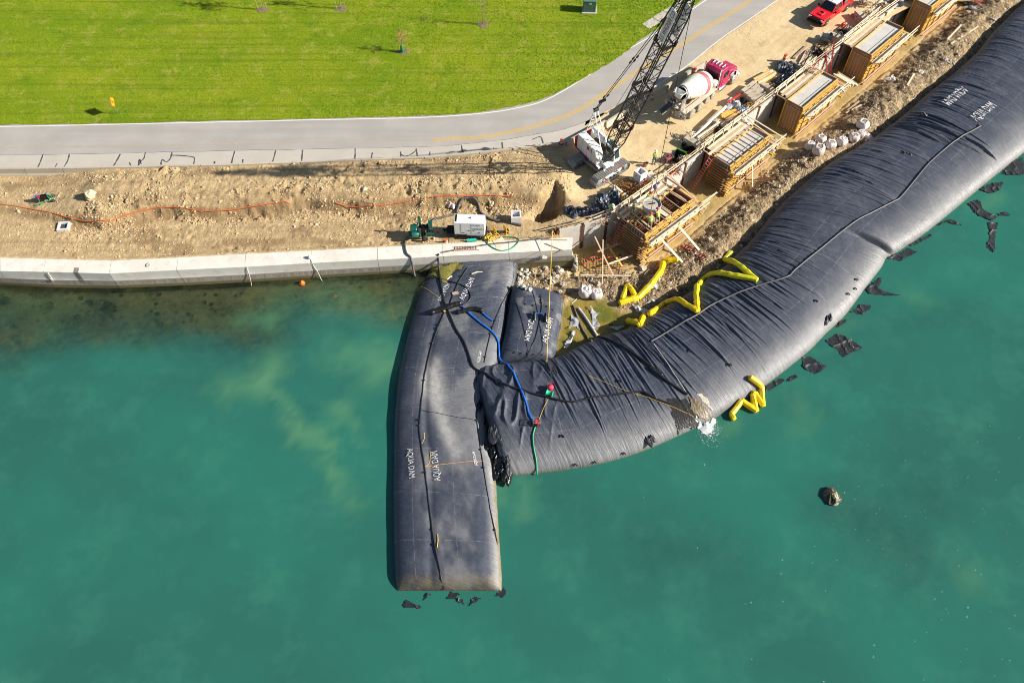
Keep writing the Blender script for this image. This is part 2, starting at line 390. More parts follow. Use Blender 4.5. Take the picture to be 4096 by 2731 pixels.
mound_px = [(335, 790), (330, 745), (370, 715), (520, 700), (700, 692), (900, 700), (2100, 660), (2150, 700), (2050, 780), (1300, 800), (560, 815), (430, 810)]
mound_poly = [(P(x, y, .3).x, P(x, y, .3).y) for x, y in mound_px]
def earth_height(X, Y):
    h = .03 * (fbm(X * .5, Y * .5, 4, 1) - .5) + .05 * (fbm(X * 1.6, Y * 1.6, 4, 2) - .5) - .03
    bar = dist_line(X, Y, EARTH_EDGE)
    # dirt strip
    strip_m = sstep(7.2, 3.6, X) * sstep(-.2, 1.0, dist_line(X, Y, SW_BACK)) * (Y < 66)
    cabx = np.array([p.x for p in CAB]); caby = np.array([p.y for p in CAB])
    dy = Y - np.interp(X, cabx, caby)                 # metres above the cable line
    left = sstep(-46, -38, X)
    up = sstep(-.35, .2, dy + .7 * (fbm(X * .8, Y * .8, 3, 7) - .5)) * (.58 * left + .14)
    rid = .28 * left * np.exp(-((dy - 1.3) / .9) ** 2) * fbm(X * .35, Y * .9, 3, 5)
    clod = fbm(X * 2.1, Y * 2.1, 4, 9, .65)
    cl2 = np.clip(fbm(X * .45, Y * .8, 3, 12) - .38, 0, .3) / .3
    wv = np.sin(X * 2 * math.pi / .42); trk = sum(np.exp(-((dy - c_ - .15 * np.sin(X * .21 + c_)) / .28) ** 2) for c_ in (2.5, 3.9, 5.0, -2.2, -3.5)); stp = .022 * wv * trk + up + rid + (.24 * (.22 + np.clip(np.exp(-((dy + .5) / .8) ** 2) + .8 * np.exp(-((dy - 1.5) / .6) ** 2) + .7 * np.exp(-((dy - 5.3) / .5) ** 2) + .8 * sstep(.55, .7, fbm(X * .22, Y * .5, 3, 130)), 0, 1)) * left + .04) * (clod - .5) * (.35 + cl2) * 1.9 - .10
    md = sdist(X, Y, mound_poly); stp = stp + sstep(-.2, .9, md) * .22 * (.6 + .8 * fbm(X * 1.3, Y * 1.3, 3, 21))
    gap = sstep(-2.8, -.7, dy) * sstep(.2, -.7, dy); stp = stp - .22 * gap * left
    h = h * (1 - strip_m) + (h + stp) * strip_m
    near = sstep(.9, .1, dist_line(X, Y, SW_BACK)); h = h * (1 - near) + near * (.22 + .1 * (clod - .5))
    hd = sdist(X, Y, hole_poly); h = h - 1.9 * sstep(-.1, .75, hd + .3 * (clod - .5))
    # tyre ruts in the yard
    yard = (X > 6) * sstep(.3, 2, bar)
    h = h + yard * .035 * (fbm((X + Y) * .18, (X - Y) * 1.4, 3, 31) - .5)
    # everything outside the retaining wall: pit, bank, foot of the seawall
    pd = sdist(X, Y, pit_poly); toe = dist_line(X, Y, TOE)
    out_poly = [(p.x, p.y) for p in WALL[1:]] + [(64, 97), (95, 97), (95, 60), (10, 20), (-4, 25), (-2.2, 45)] + [(SW_FRONT[-3].x, SW_FRONT[-3].y + .6), (SW_FRONT[-1].x, SW_FRONT[-1].y + .7)]
    low = in_poly(X, Y, out_poly) | ((X > -8) & (X < 7) & (Y < np.interp(X, [p.x for p in SW_FRONT], [p.y for p in SW_FRONT]) + .5))
    lump = fbm(X * .9, Y * .9, 4, 15, .6) - .5; lump2 = fbm(X * 2.6, Y * 2.6, 3, 16, .6) - .5
    far = sstep(8, 22, X)
    crest = -2.45 + .30 * far
    bank = -2.75 + (crest + 2.75) * sstep(-.1, 2.6, toe + .5 * lump2) + (.22 + .30 * far) * np.clip(1 - np.abs(toe - 3.2) / 2.8, 0, 1) * (.4 + 1.2 * (lump + .5)) + .30 * lump + .15 * lump2
    inn = dist_line(X, Y, INNER); bank = bank - .45 * sstep(1.6, .2, inn)
    wd = sdist(X, Y, wet_poly); wm = sstep(-.6, .5, wd); bank = bank * (1 - wm) + wm * (-2.42 + .1 * lump)
    foot = sstep(2.5, .6, dist_line(X, Y, SW_FOOT[-3:])); bank = bank + foot * .35 * (lump2 + .5)
    pit = -2.85 + .08 * lump + .06 * lump2
    lo = np.where(pd > 0, pit, bank)
    h = np.where(low, lo, h)
    return h, low, pd, toe, wm, strip_m, inn
RES = .14
ex = np.arange(-66, 76, RES); ey = np.arange(26, 97.2, RES)
EX, EY = np.meshgrid(ex, ey, indexing='ij')
EH, low, pd, toe, wm, strip_m, inn = earth_height(EX, EY)
frus = np.abs(EX) < 36 + EY * .37
keepv = in_poly(EX, EY, earth_poly) & frus
keep = keepv[:-1, :-1] | keepv[1:, :-1] | keepv[1:, 1:] | keepv[:-1, 1:]
a_wet = np.clip(np.where(low, np.where(pd > 0, sstep(-.1, .5, pd) * .95, np.maximum(wm, .75 * sstep(.9, .0, toe))), 0), 0, 1)
a_grav = np.where(low & (pd <= 0), (1 - wm) * sstep(.2, 1.2, toe), 0)
a_strip = strip_m * (1 - low)
def _earth(nt, b, pos, L):
    big = nz(nt, pos, .16, 5, .65); mid = nz(nt, pos, 1.1, 6, .7); fine = nz(nt, pos, 7, 6, .75)
    c = mixc(nt, rmp(nt, big, .36, .66), (.66, .51, .29), (.55, .405, .215))
    c = mixc(nt, rmp(nt, mid, .5, .7, 0, .6), c, (.70, .57, .36))
    s_ = mixc(nt, rmp(nt, mid, .38, .66), (.57, .415, .22), (.37, .265, .135)); s_ = mixc(nt, rmp(nt, fine, .56, .75, 0, .6), s_, (.72, .60, .42))
    s_ = mixc(nt, rmp(nt, nz(nt, pos, .9, 5, .65, (.09, 1.3, 1)), .48, .66, 0, .75), s_, (.34, .235, .115)); c = mixc(nt, attr(nt, 'loose'), c, s_)
    c = mixc(nt, rmp(nt, fine, .30, .48, .35, 0), c, (.26, .18, .09)); c = mixc(nt, rmp(nt, nz(nt, pos, .35, 6, .72), .54, .68, 0, .6), c, (.38, .27, .14))
    c = mixc(nt, math_(nt, 'MULTIPLY', attr(nt, 'shade_damp'), .85), c, (.25, .165, .08))  # ledge shade painted into the colour, plus random dark soil patches
    vo = node(nt, 'ShaderNodeTexVoronoi'); setin(vo, Scale=4.2, Randomness=1.0); L(pos, vo.inputs['Vector'])
    g = mixc(nt, rmp(nt, vo.outputs['Color'], .2, .9), (.25, .17, .09), (.46, .345, .20)); g = mixc(nt, rmp(nt, vo.outputs['Distance'], .05, .13, .6, 0), g, (.52, .45, .34))
    g = mixc(nt, rmp(nt, big, .48, .60, 0, .6), g, (.40, .29, .15)); g = mixc(nt, rmp(nt, mid, .40, .52, .85, 0), g, (.075, .055, .03))
    c = mixc(nt, attr(nt, 'gravel'), c, g)
    wcol = mixc(nt, rmp(nt, nz(nt, pos, .7, 6, .7), .38, .62), (.46, .33, .115), (.33, .23, .085)); al = mixc(nt, rmp(nt, nz(nt, pos, .42, 5, .7), .42, .56), (.27, .19, .04), (.12, .125, .012)); wcol = mixc(nt, attr(nt, 'algae'), wcol, al)
    c = mixc(nt, attr(nt, 'wet'), c, wcol); L(c, b.inputs['Base Color'])
    L(rmp(nt, attr(nt, 'wet'), 0, 1, .92, .5), b.inputs['Roughness'])
    bump(nt, b, math_(nt, 'ADD', math_(nt, 'MULTIPLY', nz(nt, pos, 4.5, 7, .75), math_(nt, 'ADD', math_(nt, 'MULTIPLY', math_(nt, 'ADD', attr(nt, 'loose'), attr(nt, 'gravel')), .75), .25)), math_(nt, 'MULTIPLY', attr(nt, 'gravel'), math_(nt, 'MULTIPLY', vo.outputs['Distance'], -.8))), .85, .16)
M_earth = noise_mat('earth', _earth)
V = np.stack([EX, EY, EH], -1).reshape(-1, 3)
earth = structure(grid_mesh('earth', V, len(ex), len(ey), M_earth, True, keep, dict(wet=a_wet.ravel(), gravel=a_grav.ravel(), loose=a_strip.ravel(), shade_damp=(a_strip * np.clip(np.exp(-((EY - np.interp(EX, [p.x for p in CAB], [p.y for p in CAB]) + .35) / .55) ** 2) * (.3 + 1.3 * fbm(EX * .6, EY * .6, 4, 120)) + .8 * sstep(.58, .72, fbm(EX * .35, EY * .7, 4, 122)), 0, 1)).ravel(), algae=(wm * low).ravel())))
m = in_poly(HX, HY, earth_poly); HG[m] = earth_height(HX, HY)[0][m]
m2 = (HX > -70) & (HY > 66) & ~m; HG[m2] = 0.0

# ---- lawn, road, shoulder, pavement slabs, markings
GR = [(-900, 505), (0, 501), (1000, 480), (1465, 469), (1753, 461), (1907, 449), (2062, 424), (2195, 387), (2305, 329), (2416, 266), (2500, 211), (2574, 152), (2639, 112), (2812, 0), (3000, -125)]
gr = catmull([P(x, y, .03) for x, y in GR], 8)
def jagline(l, a): return [Vector((p.x, p.y + random.uniform(-a, a), p.z)) for p in l]
lawn = structure(flat('lawn', jagline([q for i in range(len(gr) - 1) for q in (gr[i], (gr[i] + gr[i + 1]) / 2)] + [gr[-1]], .10) + [Vector((260, 330, .03)), Vector((260, 420, .03)), Vector((-260, 420, .03)), Vector((-260, 60, .03))], M_grass))
rl = catmull([P(x, y, 0) for x, y in ROAD_LOW], 8); ru = catmull([P(x, y - 4, 0) for x, y in GR], 8)
road = structure(flat('road', ru + [Vector((190, 235, 0)), Vector((205, 225, 0))] + rl[::-1], M_asphalt))
sh = [p for p in rl if p.x < P(2345, 490).x]
sb = [P(x, y) for x, y in [(-500, 712), (0, 702), (367, 695), (612, 690), (900, 687), (1208, 680), (1453, 672), (1697, 665), (1918, 645), (2134, 622), (2250, 597), (2335, 520)]]
shoulder = structure(flat('concrete_shoulder', sh + sb[::-1], M_shoulder, -.002))
far_ground = structure(flat('outer_ground', [(-300, 40, -.12), (-64, 40, -.12), (-64, 67, -.12), (20, 67, -.12), (64, 98, -.12), (300, 98, -.12), (300, 425, -.12), (-300, 425, -.12)], M_earth))
M_white = mk('white_road_paint', (.74, .73, .70), .7, var=.15, scale=6, dirt=(.4, .38, .35), dscale=3)
M_yel = mk('yellow_road_paint', (.62, .38, .06), .7, var=.12, scale=5, dirt=(.4, .33, .22), dscale=4)
M_yfade = mk('faded_yellow_paint', (.46, .34, .20), .75, var=.2, scale=5, dirt=(.30, .28, .25), dscale=2, damt=.9)
M_tar = mk('tar', (.085, .083, .085), .5, var=.2)
WL = [(-500, 510), (0, 507), (1000, 486), (1200, 481), (1670, 471), (1907, 456), (2062, 434), (2195, 395), (2370, 292), (2479, 218), (2625, 133), (2826, 0), (3000, -120)]
el = strip('edge_line', pxline(WL, .004, 8), .13, M_white); structure(el)
structure(strip('edge_line', pxline([(2570, 376), (2642, 331), (2744, 267), (2880, 159), (3000, 77), (3110, 1), (3250, -95)], .004, 8), .12, M_white))
YL = [(1731, 559), (1891, 552), (2029, 531), (2167, 497), (2302, 447), (2438, 361), (2608, 249), (2744, 167), (3000, 3), (3150, -95)]
for dv in (-4.2, 4.2): structure(strip('centre_line', pxline([(x + dv * .3 * (x > 2100), y + dv) for x, y in YL], .004, 8), .14, M_yel))
structure(strip('faded_centre_line', pxline([(-500, 603), (0, 593), (1000, 574), (1200, 569), (1731, 560)], .004, 6), .09, M_yfade))
structure(strip('joint_crack', [Vector((p.x, p.y + random.uniform(-.05, .05), .004)) for p in rl if p.x < P(2345, 490).x], .035, M_tar, jag=.5))
CR = [zz(Z8, (420, 145), (395, 215), (360, 290)), zz(Z8, (560, 230), (535, 275)), zz(Z8, (680, 140), (660, 210), (615, 280)), zz(Z8, (1178, 140), (1140, 210), (1105, 268)), zz(Z8, (1268, 220), (1285, 262)), zz(Z8, (1425, 122), (1410, 180), (1380, 210), (1352, 262)), zz(Z8, (1355, 250), (1365, 190), (1385, 240)),
      zz(Z8, (1685, 118), (1670, 180), (1630, 215), (1590, 195), (1578, 230), (1590, 262)), zz(Z8, (1685, 150), (1800, 155), (1895, 170), (1905, 195), (1893, 258)), zz(Z8, (2105, 212), (2092, 250)),
      zz(Z9, (145, 212), (130, 250)), zz(Z9, (340, 110), (320, 180), (302, 255)), zz(Z9, (420, 190), (415, 250)), zz(Z9, (742, 102), (722, 180), (695, 248)), zz(Z9, (1005, 98), (998, 180), (994, 262)), zz(Z9, (1520, 82), (1518, 170), (1490, 225)), zz(Z9, (1690, 125), (1680, 175), (1688, 218)), zz(Z9, (1965, 115), (1972, 205)), zz(Z9, (1965, 140), (2010, 160), (2070, 140), (2120, 100)), zz(Z9, (2118, 85), (2130, 160), (2138, 200)),
      zz(Z11, (940, 1098), (938, 1165)), zz(Z11, (1168, 1050), (1175, 1090), (1195, 1142)), zz(Z11, (1462, 1030), (1470, 1112)), zz(Z11, (1402, 1070), (1397, 1120)), zz(Z11, (1680, 1010), (1740, 992), (1760, 1040))]
for c_ in CR:
    l_ = pxline(c_, .004, 5); structure(strip('tar_crack', l_, .13, M_tar, jag=.35))
# pavement by the lawn: slabs
pv = thing('pavement', 'pale concrete pavement strip that ends on the grass beside the road', 'pavement', P(2570, 92)); structure(pv)
del pv['category']
M_pave = mk('pavement_concrete', (.50, .46, .39), .8, var=.1, scale=2, dirt=(.40, .36, .3), rnd=.06)
a0, a1 = P(*Z1(1080, 290)), P(*Z1(1165, 348)); b0, b1 = P(*Z1(1560, -10)), P(*Z1(1660, 50))
a0, a1, b0, b1 = [Vector((q.x, q.y, 0)) for q in (a0, a1, b0, b1)]
dirv = (b0 - a0); 
for k in range(9):
    t0, t1 = k * .26 + .006, (k + 1) * .26 - .006
    q = [a0 + dirv * t0, a1 + dirv * t0, a1 + dirv * t1, a0 + dirv * t1]
    mb = MB(); mb.prism([(p.x, p.y) for p in q][::1], -.05, .05 + .004 * (k % 2)); mb.build('slab', M_pave, pv, world=True)

# ---- lake bed and water
bx = np.arange(-90, 91, .5); by = np.arange(-40, 101, .5); BX, BY = np.meshgrid(bx, by, indexing='ij')
dsw = np.where(BX < 2, dist_line(BX, BY, SW_FOOT), 40)
BH = -2.35 - 3.4 * sstep(2.5, 17, dsw + 3 * (fbm(BX * .12, BY * .12, 3, 40) - .5)) + .3 * (fbm(BX * .5, BY * .5, 3, 41) - .5)
BH = np.where(BX < 2, BH, -5.2 + .5 * (fbm(BX * .3, BY * .3, 3, 42) - .5))
def _bed(nt, b, pos, L):
    setin(b, Roughness=.9); n1 = nz(nt, pos, .13, 6, .68); n2 = nz(nt, pos, 1.6, 6, .7)
    vo = node(nt, 'ShaderNodeTexVoronoi'); setin(vo, Scale=1.25, Randomness=1.0); L(pos, vo.inputs['Vector'])
    c = mixc(nt, rmp(nt, n1, .50, .60), (.85, .80, .36), (.11, .12, .07)); c = mixc(nt, rmp(nt, n2, .4, .65, 0, .7), c, (.48, .44, .19))
    st = math_(nt, 'MULTIPLY', rmp(nt, vo.outputs['Distance'], .22, .36, 1, 0), rmp(nt, nz(nt, pos, .5, 3), .45, .58))
    c = mixc(nt, st, c, (.028, .026, .018)); L(c, b.inputs['Base Color']); bump(nt, b, nz(nt, pos, 2.5, 6), .8, .2)
M_bed = noise_mat('lake_bed', _bed)
structure(grid_mesh('lake_bed', np.stack([BX, BY, BH], -1).reshape(-1, 3), len(bx), len(by), M_bed))
wx = np.arange(-150, 151, .5); wy = np.arange(-70, 111, .5); WX, WY = np.meshgrid(wx, wy, indexing='ij')
mid = [((a.x + b.x) / 2, (a.y + b.y) / 2) for a, b in zip([P(x, y, -1.9) for x, y in [(1970, 1459), (2204, 1437), (2412, 1348), (2597, 1265), (2845, 1102), (2947, 1020), (3102, 845), (3306, 666), (3614, 464), (3793, 315), (4100, 14), (4420, -200)]], [P(x, y, WZ) for x, y in [(2131, 1895), (2330, 1868), (2593, 1796), (2860, 1672), (3100, 1515), (3301, 1337), (3545, 1033), (3689, 942), (3944, 733), (4096, 610), (4480, 290), (4700, 110)]])]
lake_poly = [(-150, 45)] + [(p.x, p.y + .5) for p in SW_FOOT[:9]] + [(P(1850, 1090, WZ).x, P(1850, 1090, WZ).y), (P(1850, 1450, WZ).x, P(1850, 1450, WZ).y), (P(1930, 1650, WZ).x, P(1930, 1650, WZ).y)] + mid + [(150, 110), (150, -70), (-150, -70)]
kw = in_poly(WX, WY, lake_poly); kw = kw[:-1, :-1] | kw[1:, 1:] | kw[1:, :-1] | kw[:-1, 1:]
dd = np.where(WX < 0, dist_line(WX, WY, SW_FOOT), 40.)
depth = sstep(-1.5, 12.5, dd + 8 * (fbm(WX * .10, WY * .13, 5, 50, .6) - .5))
pl = np.zeros(WX.shape)
def blob_px(pts, r, amt):
    l = [P(x, y, WZ) for x, y in pts]; d = dist_line(WX, WY, l) if len(l) > 1 else np.hypot(WX - l[0].x, WY - l[0].y)
    d = d + 4.2 * (fbm(WX * .42, WY * .42, 5, 60, .68) - .5); return amt * sstep(r * 1.25, -r * .7, d)
for pts, r, a in [(zz(Y8, (1350, 670), (1550, 640), (1600, 500)), 2.2, .85), (zz(Y8, (1950, 470), (2280, 520), (2200, 600)), 2.6, .8), (zz(Y8, (1600, 680), (1730, 800), (1760, 930), (1900, 960), (1960, 1060)), 1.0, .65), (zz(Y8, (1940, 1070), (2000, 1220), (2050, 1350)), 1.3, .75), (zz(Y8, (1420, 270), (1560, 280)), 1.6, .9), (zz(Y8, (1650, 100), (2120, 110)), 2.0, .7), (zz(Y8, (0, 120), (320, 180), (280, 280)), 2.5, .5), (zz(Y8, (1850, 740), (1990, 800)), .9, .5), (zz(Y8, (2100, 900), (2110, 980)), .7, .45), (zz(Y2, (1120, 640), (1090, 800)), .9, .45), (zz(Y2, (940, 650), (945, 700)), .8, .35),
                  (zz(Y4, (880, 1240), (1000, 1180)), 1.2, .4), (zz(Y6, (700, 1400), (800, 1350)), 1.6, .4), (zz(Y6, (1900, 380), (1850, 420)), 2.0, .45), (zz(Y6, (1250, 1170), (1340, 1150)), 1.4, .35), (zz(Y4, (1680, 950), (1740, 1180)), 1.3, .22), (zz(ZM(3100, 1850, .837), (950, 545)), 1.6, .3)]:
    pl = np.maximum(pl, blob_px(pts, r, a))
dk = np.zeros(WX.shape)
for pts, r, a in [([(-300, 1290), (500, 1300), (1000, 1350)], 5.5, .85), ([(600, 1500), (900, 1560)], 3, .3), ([(3330, 2020), (3480, 2080), (3600, 2200)], 4.5, .6), ([(3550, 1950), (3750, 1980)], 3.5, .4), ([(2500, 2150), (2900, 2250)], 5, .4), ([(2850, 1750), (3150, 1620)], 4, .35), ([(3600, 1300), (3900, 1250)], 4, .35), ([(400, 1900), (700, 2050)], 5, .2), ([(1480, 1130), (1620, 1180)], 2.2, .45)]: dk = np.maximum(dk, blob_px(pts, r, a))
def _water(nt, b, pos, L):
    nt.nodes.remove(b); out = nt.nodes['Material Output']
    n1 = nz(nt, pos, .055, 5, .6); n2 = nz(nt, pos, .28, 5, .65)
    c = mixc(nt, rmp(nt, n1, .38, .62), (.024, .150, .113), (.024, .116, .094))
    c = mixc(nt, rmp(nt, n2, .5, .72, 0, .5), c, (.044, .190, .132))
    c = mixc(nt, rmp(nt, attr(nt, 'depth'), 0, .8, .75, 0, True), c, mixc(nt, rmp(nt, math_(nt, 'ADD', math_(nt, 'MULTIPLY', nz(nt, pos, .16, 6, .7), .6), math_(nt, 'MULTIPLY', nz(nt, pos, 1.3, 5, .7), .4)), .42, .58), (.035, .055, .045), (.30, .30, .095)))
    c = mixc(nt, attr(nt, 'dark'), c, mixc(nt, rmp(nt, nz(nt, pos, 1.1, 6, .72), .4, .65), (.014, .048, .050), (.034, .082, .066)))
    c = mixc(nt, attr(nt, 'plume'), c, (.095, .245, .125))
    d = node(nt, 'ShaderNodeBsdfDiffuse'); L(c, d.inputs[0]); t = node(nt, 'ShaderNodeBsdfTransparent'); t.inputs[0].default_value = (.95, .96, .80, 1)
    mk_ = math_(nt, 'MAXIMUM', rmp(nt, attr(nt, 'depth'), 0, .8, .10, .985), math_(nt, 'MULTIPLY', attr(nt, 'plume'), .7))
    m1 = node(nt, 'ShaderNodeMixShader'); L(mk_, m1.inputs[0]); L(t.outputs[0], m1.inputs[1]); L(d.outputs[0], m1.inputs[2])
    gl = node(nt, 'ShaderNodeBsdfGlossy'); setin(gl, Roughness=.08); fr = node(nt, 'ShaderNodeFresnel'); setin(fr, IOR=1.33)
    bp = node(nt, 'ShaderNodeBump'); setin(bp, Strength=.35, Distance=.05); L(nz(nt, pos, 2.6, 6, .65, (1, 1.8, 1)), bp.inputs['Height'])
    L(bp.outputs[0], gl.inputs['Normal']); L(bp.outputs[0], fr.inputs['Normal'])
    m2 = node(nt, 'ShaderNodeMixShader'); L(fr.outputs[0], m2.inputs[0]); L(m1.outputs[0], m2.inputs[1]); L(gl.outputs[0], m2.inputs[2]); L(m2.outputs[0], out.inputs[0])
M_water = noise_mat('lake_water', _water)
structure(grid_mesh('water', np.stack([WX, WY, np.full(WX.shape, WZ)], -1).reshape(-1, 3), len(wx), len(wy), M_water, False, kw, dict(depth=depth.ravel(), plume=pl.ravel(), dark=dk.ravel())))

# ---- seawall: precast segments with a curved face
def _sw(nt, b, pos, L):
    setin(b, Roughness=.82); sp = node(nt, 'ShaderNodeSeparateXYZ'); L(pos, sp.inputs[0]); z = sp.outputs[2]
    a = nz(nt, pos, .5, 6, .7); st = nz(nt, pos, 1.0, 5, .7, (5, 1, .35)); f = nz(nt, pos, 9, 5)
    c = mixc(nt, rmp(nt, a, .4, .68), (.72, .69, .63), (.63, .59, .52)); c = mixc(nt, rmp(nt, nz(nt, pos, 1.3, 7, .75), .52, .72, 0, .6), c, (.46, .41, .33))
    low_ = mixc(nt, rmp(nt, st, .4, .62), (.36, .325, .27), (.23, .20, .16))
    zz_ = math_(nt, 'ADD', z, math_(nt, 'MULTIPLY', math_(nt, 'SUBTRACT', st, .5), .25)); c = mixc(nt, rmp(nt, zz_, -.72, -.58, 1, 0), c, low_)
    c = mixc(nt, rmp(nt, zz_, -1.42, -1.22, .95, 0), c, (.12, .10, .035)); L(c, b.inputs['Base Color']); bump(nt, b, f, .25, .01)
M_seawall = noise_mat('seawall_concrete', _sw)
M_sub = mk('wet_concrete', (.16, .14, .08), .6, var=.25)
sw = thing('seawall', 'long pale concrete seawall with a flat cap along the lake edge', 'seawall', SW_BACK[5])
for i in range(len(SW_BACK) - 1):
    mb = MB(); prof = []
    for e, (bk, fr, ft) in enumerate(((SW_BACK[i], SW_FRONT[i], SW_FOOT[i]), (SW_BACK[i + 1], SW_FRONT[i + 1], SW_FOOT[i + 1]))):
        ax = (SW_BACK[i + 1] - SW_BACK[i]).normalized() * (.018 if e == 0 else -.018)
        hz = Vector((ft.x - fr.x, ft.y - fr.y, 0))
        ring = [Vector((bk.x, bk.y, -1.2)), Vector((bk.x, bk.y, .35)), Vector((fr.x, fr.y, .35)) - hz.normalized() * .03, Vector((fr.x, fr.y, .31)), Vector((fr.x, fr.y, .31)) + hz * .02 - Vector((0, 0, .25)),
                Vector((fr.x, fr.y, -.25)) + hz * .08, Vector((fr.x, fr.y, -.50)) + hz * .2, Vector((fr.x, fr.y, -.62)) + hz * .34, Vector((fr.x, fr.y, -.66)) + hz * .5, Vector((fr.x, fr.y, -1.0)) + hz * .62, Vector((fr.x, fr.y, -1.4)) + hz * .8, Vector((ft.x, ft.y, WZ)), Vector((ft.x, ft.y, -3.4)), Vector((bk.x, bk.y, -3.4))]
        prof += [q + ax for q in ring]
    n = len(prof) // 2
    mb.add(prof, [(k, k + 1, n + k + 1, n + k) for k in range(n - 1)] + [tuple(range(n - 1, -1, -1)), tuple(range(n, 2 * n))])
    o = mb.build('wall_segment', [M_seawall], sw, world=True)
swp = [(p.x, p.y) for p in SW_BACK] + [(p.x, p.y) for p in reversed(SW_FRONT)]
HG[in_poly(HX, HY, swp)] = .35
for i in range(len(SW_FRONT) - 1):                       # sloping face, for draping
    fr_poly = [(SW_FRONT[i].x, SW_FRONT[i].y), (SW_FRONT[i + 1].x, SW_FRONT[i + 1].y), (SW_FOOT[i + 1].x, SW_FOOT[i + 1].y), (SW_FOOT[i].x, SW_FOOT[i].y)]
    mm = in_poly(HX, HY, fr_poly); dfr = dist_line(HX[mm], HY[mm], [SW_FRONT[i], SW_FRONT[i + 1]]); wd_ = (SW_FOOT[i] - SW_FRONT[i]); wdd = max(.1, math.hypot(wd_.x, wd_.y))
    HG[mm] = .2 - np.clip(dfr / wdd, 0, 1) * 1.8
# broken toe at the wall's open end, drain notch and survey plate
M_stone = mk('limestone', (.42, .38, .31), .9, var=.25, scale=4, bump=.8, bscale=6, rnd=.25)
mb = MB(); e0 = SW_FOOT[-1]
mb.blob((e0.x + .05, e0.y + .1, -1.6), .35, 3, 10, 8, .35, (.6, .9, 2.2)); mb.blob((e0.x + .02, e0.y - .3, -2.1), .38, 5, 10, 8, .4, (.7, .9, 1.6)); mb.build('broken_concrete_toe', M_stone, sw, world=True)
q0 = P(*Z8(755, 1245), .352); q1 = P(*Z8(745, 1295), .352)
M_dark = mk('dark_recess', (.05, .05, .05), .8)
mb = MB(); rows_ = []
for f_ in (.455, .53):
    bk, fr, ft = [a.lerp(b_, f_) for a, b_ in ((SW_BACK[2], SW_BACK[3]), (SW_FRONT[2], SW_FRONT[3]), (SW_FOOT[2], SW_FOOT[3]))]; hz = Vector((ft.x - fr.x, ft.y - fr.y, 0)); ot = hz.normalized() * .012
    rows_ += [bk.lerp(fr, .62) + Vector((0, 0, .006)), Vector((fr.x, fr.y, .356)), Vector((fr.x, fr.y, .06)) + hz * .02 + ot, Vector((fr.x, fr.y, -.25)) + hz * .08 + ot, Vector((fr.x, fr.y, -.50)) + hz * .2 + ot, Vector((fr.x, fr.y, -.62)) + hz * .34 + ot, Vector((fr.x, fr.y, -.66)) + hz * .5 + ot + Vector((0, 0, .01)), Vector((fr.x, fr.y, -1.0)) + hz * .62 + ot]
mb.add(rows_, [(k, k + 1, 9 + k, 8 + k) for k in range(7)]); mb.build('drain_notch_shade', mk('notch_shade', (.20, .19, .17), .6, var=.3), sw, world=True)  # flat dark strip painted for the shade inside the drain notch
q = P(*Z8(1452, 1225), .36); mb = MB(); mb.lathe([(.26, -.01), (.26, .02), (.12, .025), (.10, 0.0)], 6, Matrix.Translation(q)); mb.build('survey_plate', M_pave, sw, world=True)

# ---- retaining wall: steel piles with concrete lagging panels
def _lag(nt, b, pos, L):
    setin(b, Roughness=.8); a = nz(nt, pos, .8, 6, .7); c = mixc(nt, rmp(nt, a, .4, .7), (.52, .50, .46), (.42, .40, .36)); L(c, b.inputs['Base Color'])
M_lag = noise_mat('lagging_concrete', _lag)
M_rust = mk('rusty_steel', (.12, .055, .03), .75, .3, .35, 5)
rw = thing('retaining_wall', 'curved retaining wall of pale concrete panels between rusty steel piles', 'retaining wall', WALL[3])
wl = [Vector((p.x, p.y, 0)) for p in WALL[1:]]
acc = [0]
for a, b_ in zip(wl, wl[1:]): acc.append(acc[-1] + (b_ - a).length)
def wall_at(d):
    for i in range(len(wl) - 1):
        if d <= acc[i + 1] or i == len(wl) - 2:
            t = (d - acc[i]) / (acc[i + 1] - acc[i]); return wl[i].lerp(wl[i + 1], t)
d = 0.0; PILES = []
while d < acc[-1]: PILES.append(d); d += 2.45 if d < 8 else 3.05
for a, b_ in zip(PILES, PILES[1:]):
    p, q = wall_at(a), wall_at(b_); u = (q - p).normalized(); nrm = Vector((u.y, -u.x, 0))
    for r, (z0, z1) in enumerate(((-.55, .26), (-1.75, -.57), (-3.1, -1.77))):
        mb = MB(); off = nrm * (.012 * r)
        mb.bar(p + u * .13 + Vector((0, 0, (z0 + z1) / 2)) + off, q - u * .13 + Vector((0, 0, (z0 + z1) / 2)) + off, .16, z1 - z0); mb.build('panel', M_lag, rw, world=True)
for a in PILES:
    p = wall_at(a); q = wall_at(a + .1); u = (q - p).normalized(); nrm = Vector((u.y, -u.x, 0)); mb = MB()
    for k in (-.13, .13): mb.bar(p + nrm * k + Vector((0, 0, -3.2)), p + nrm * k + Vector((0, 0, .34)), .3, .025, up=nrm)
    mb.bar(p + Vector((0, 0, -3.2)), p + Vector((0, 0, .33)), .03, .24, up=nrm); mb.build('pile', M_rust, rw, world=True)

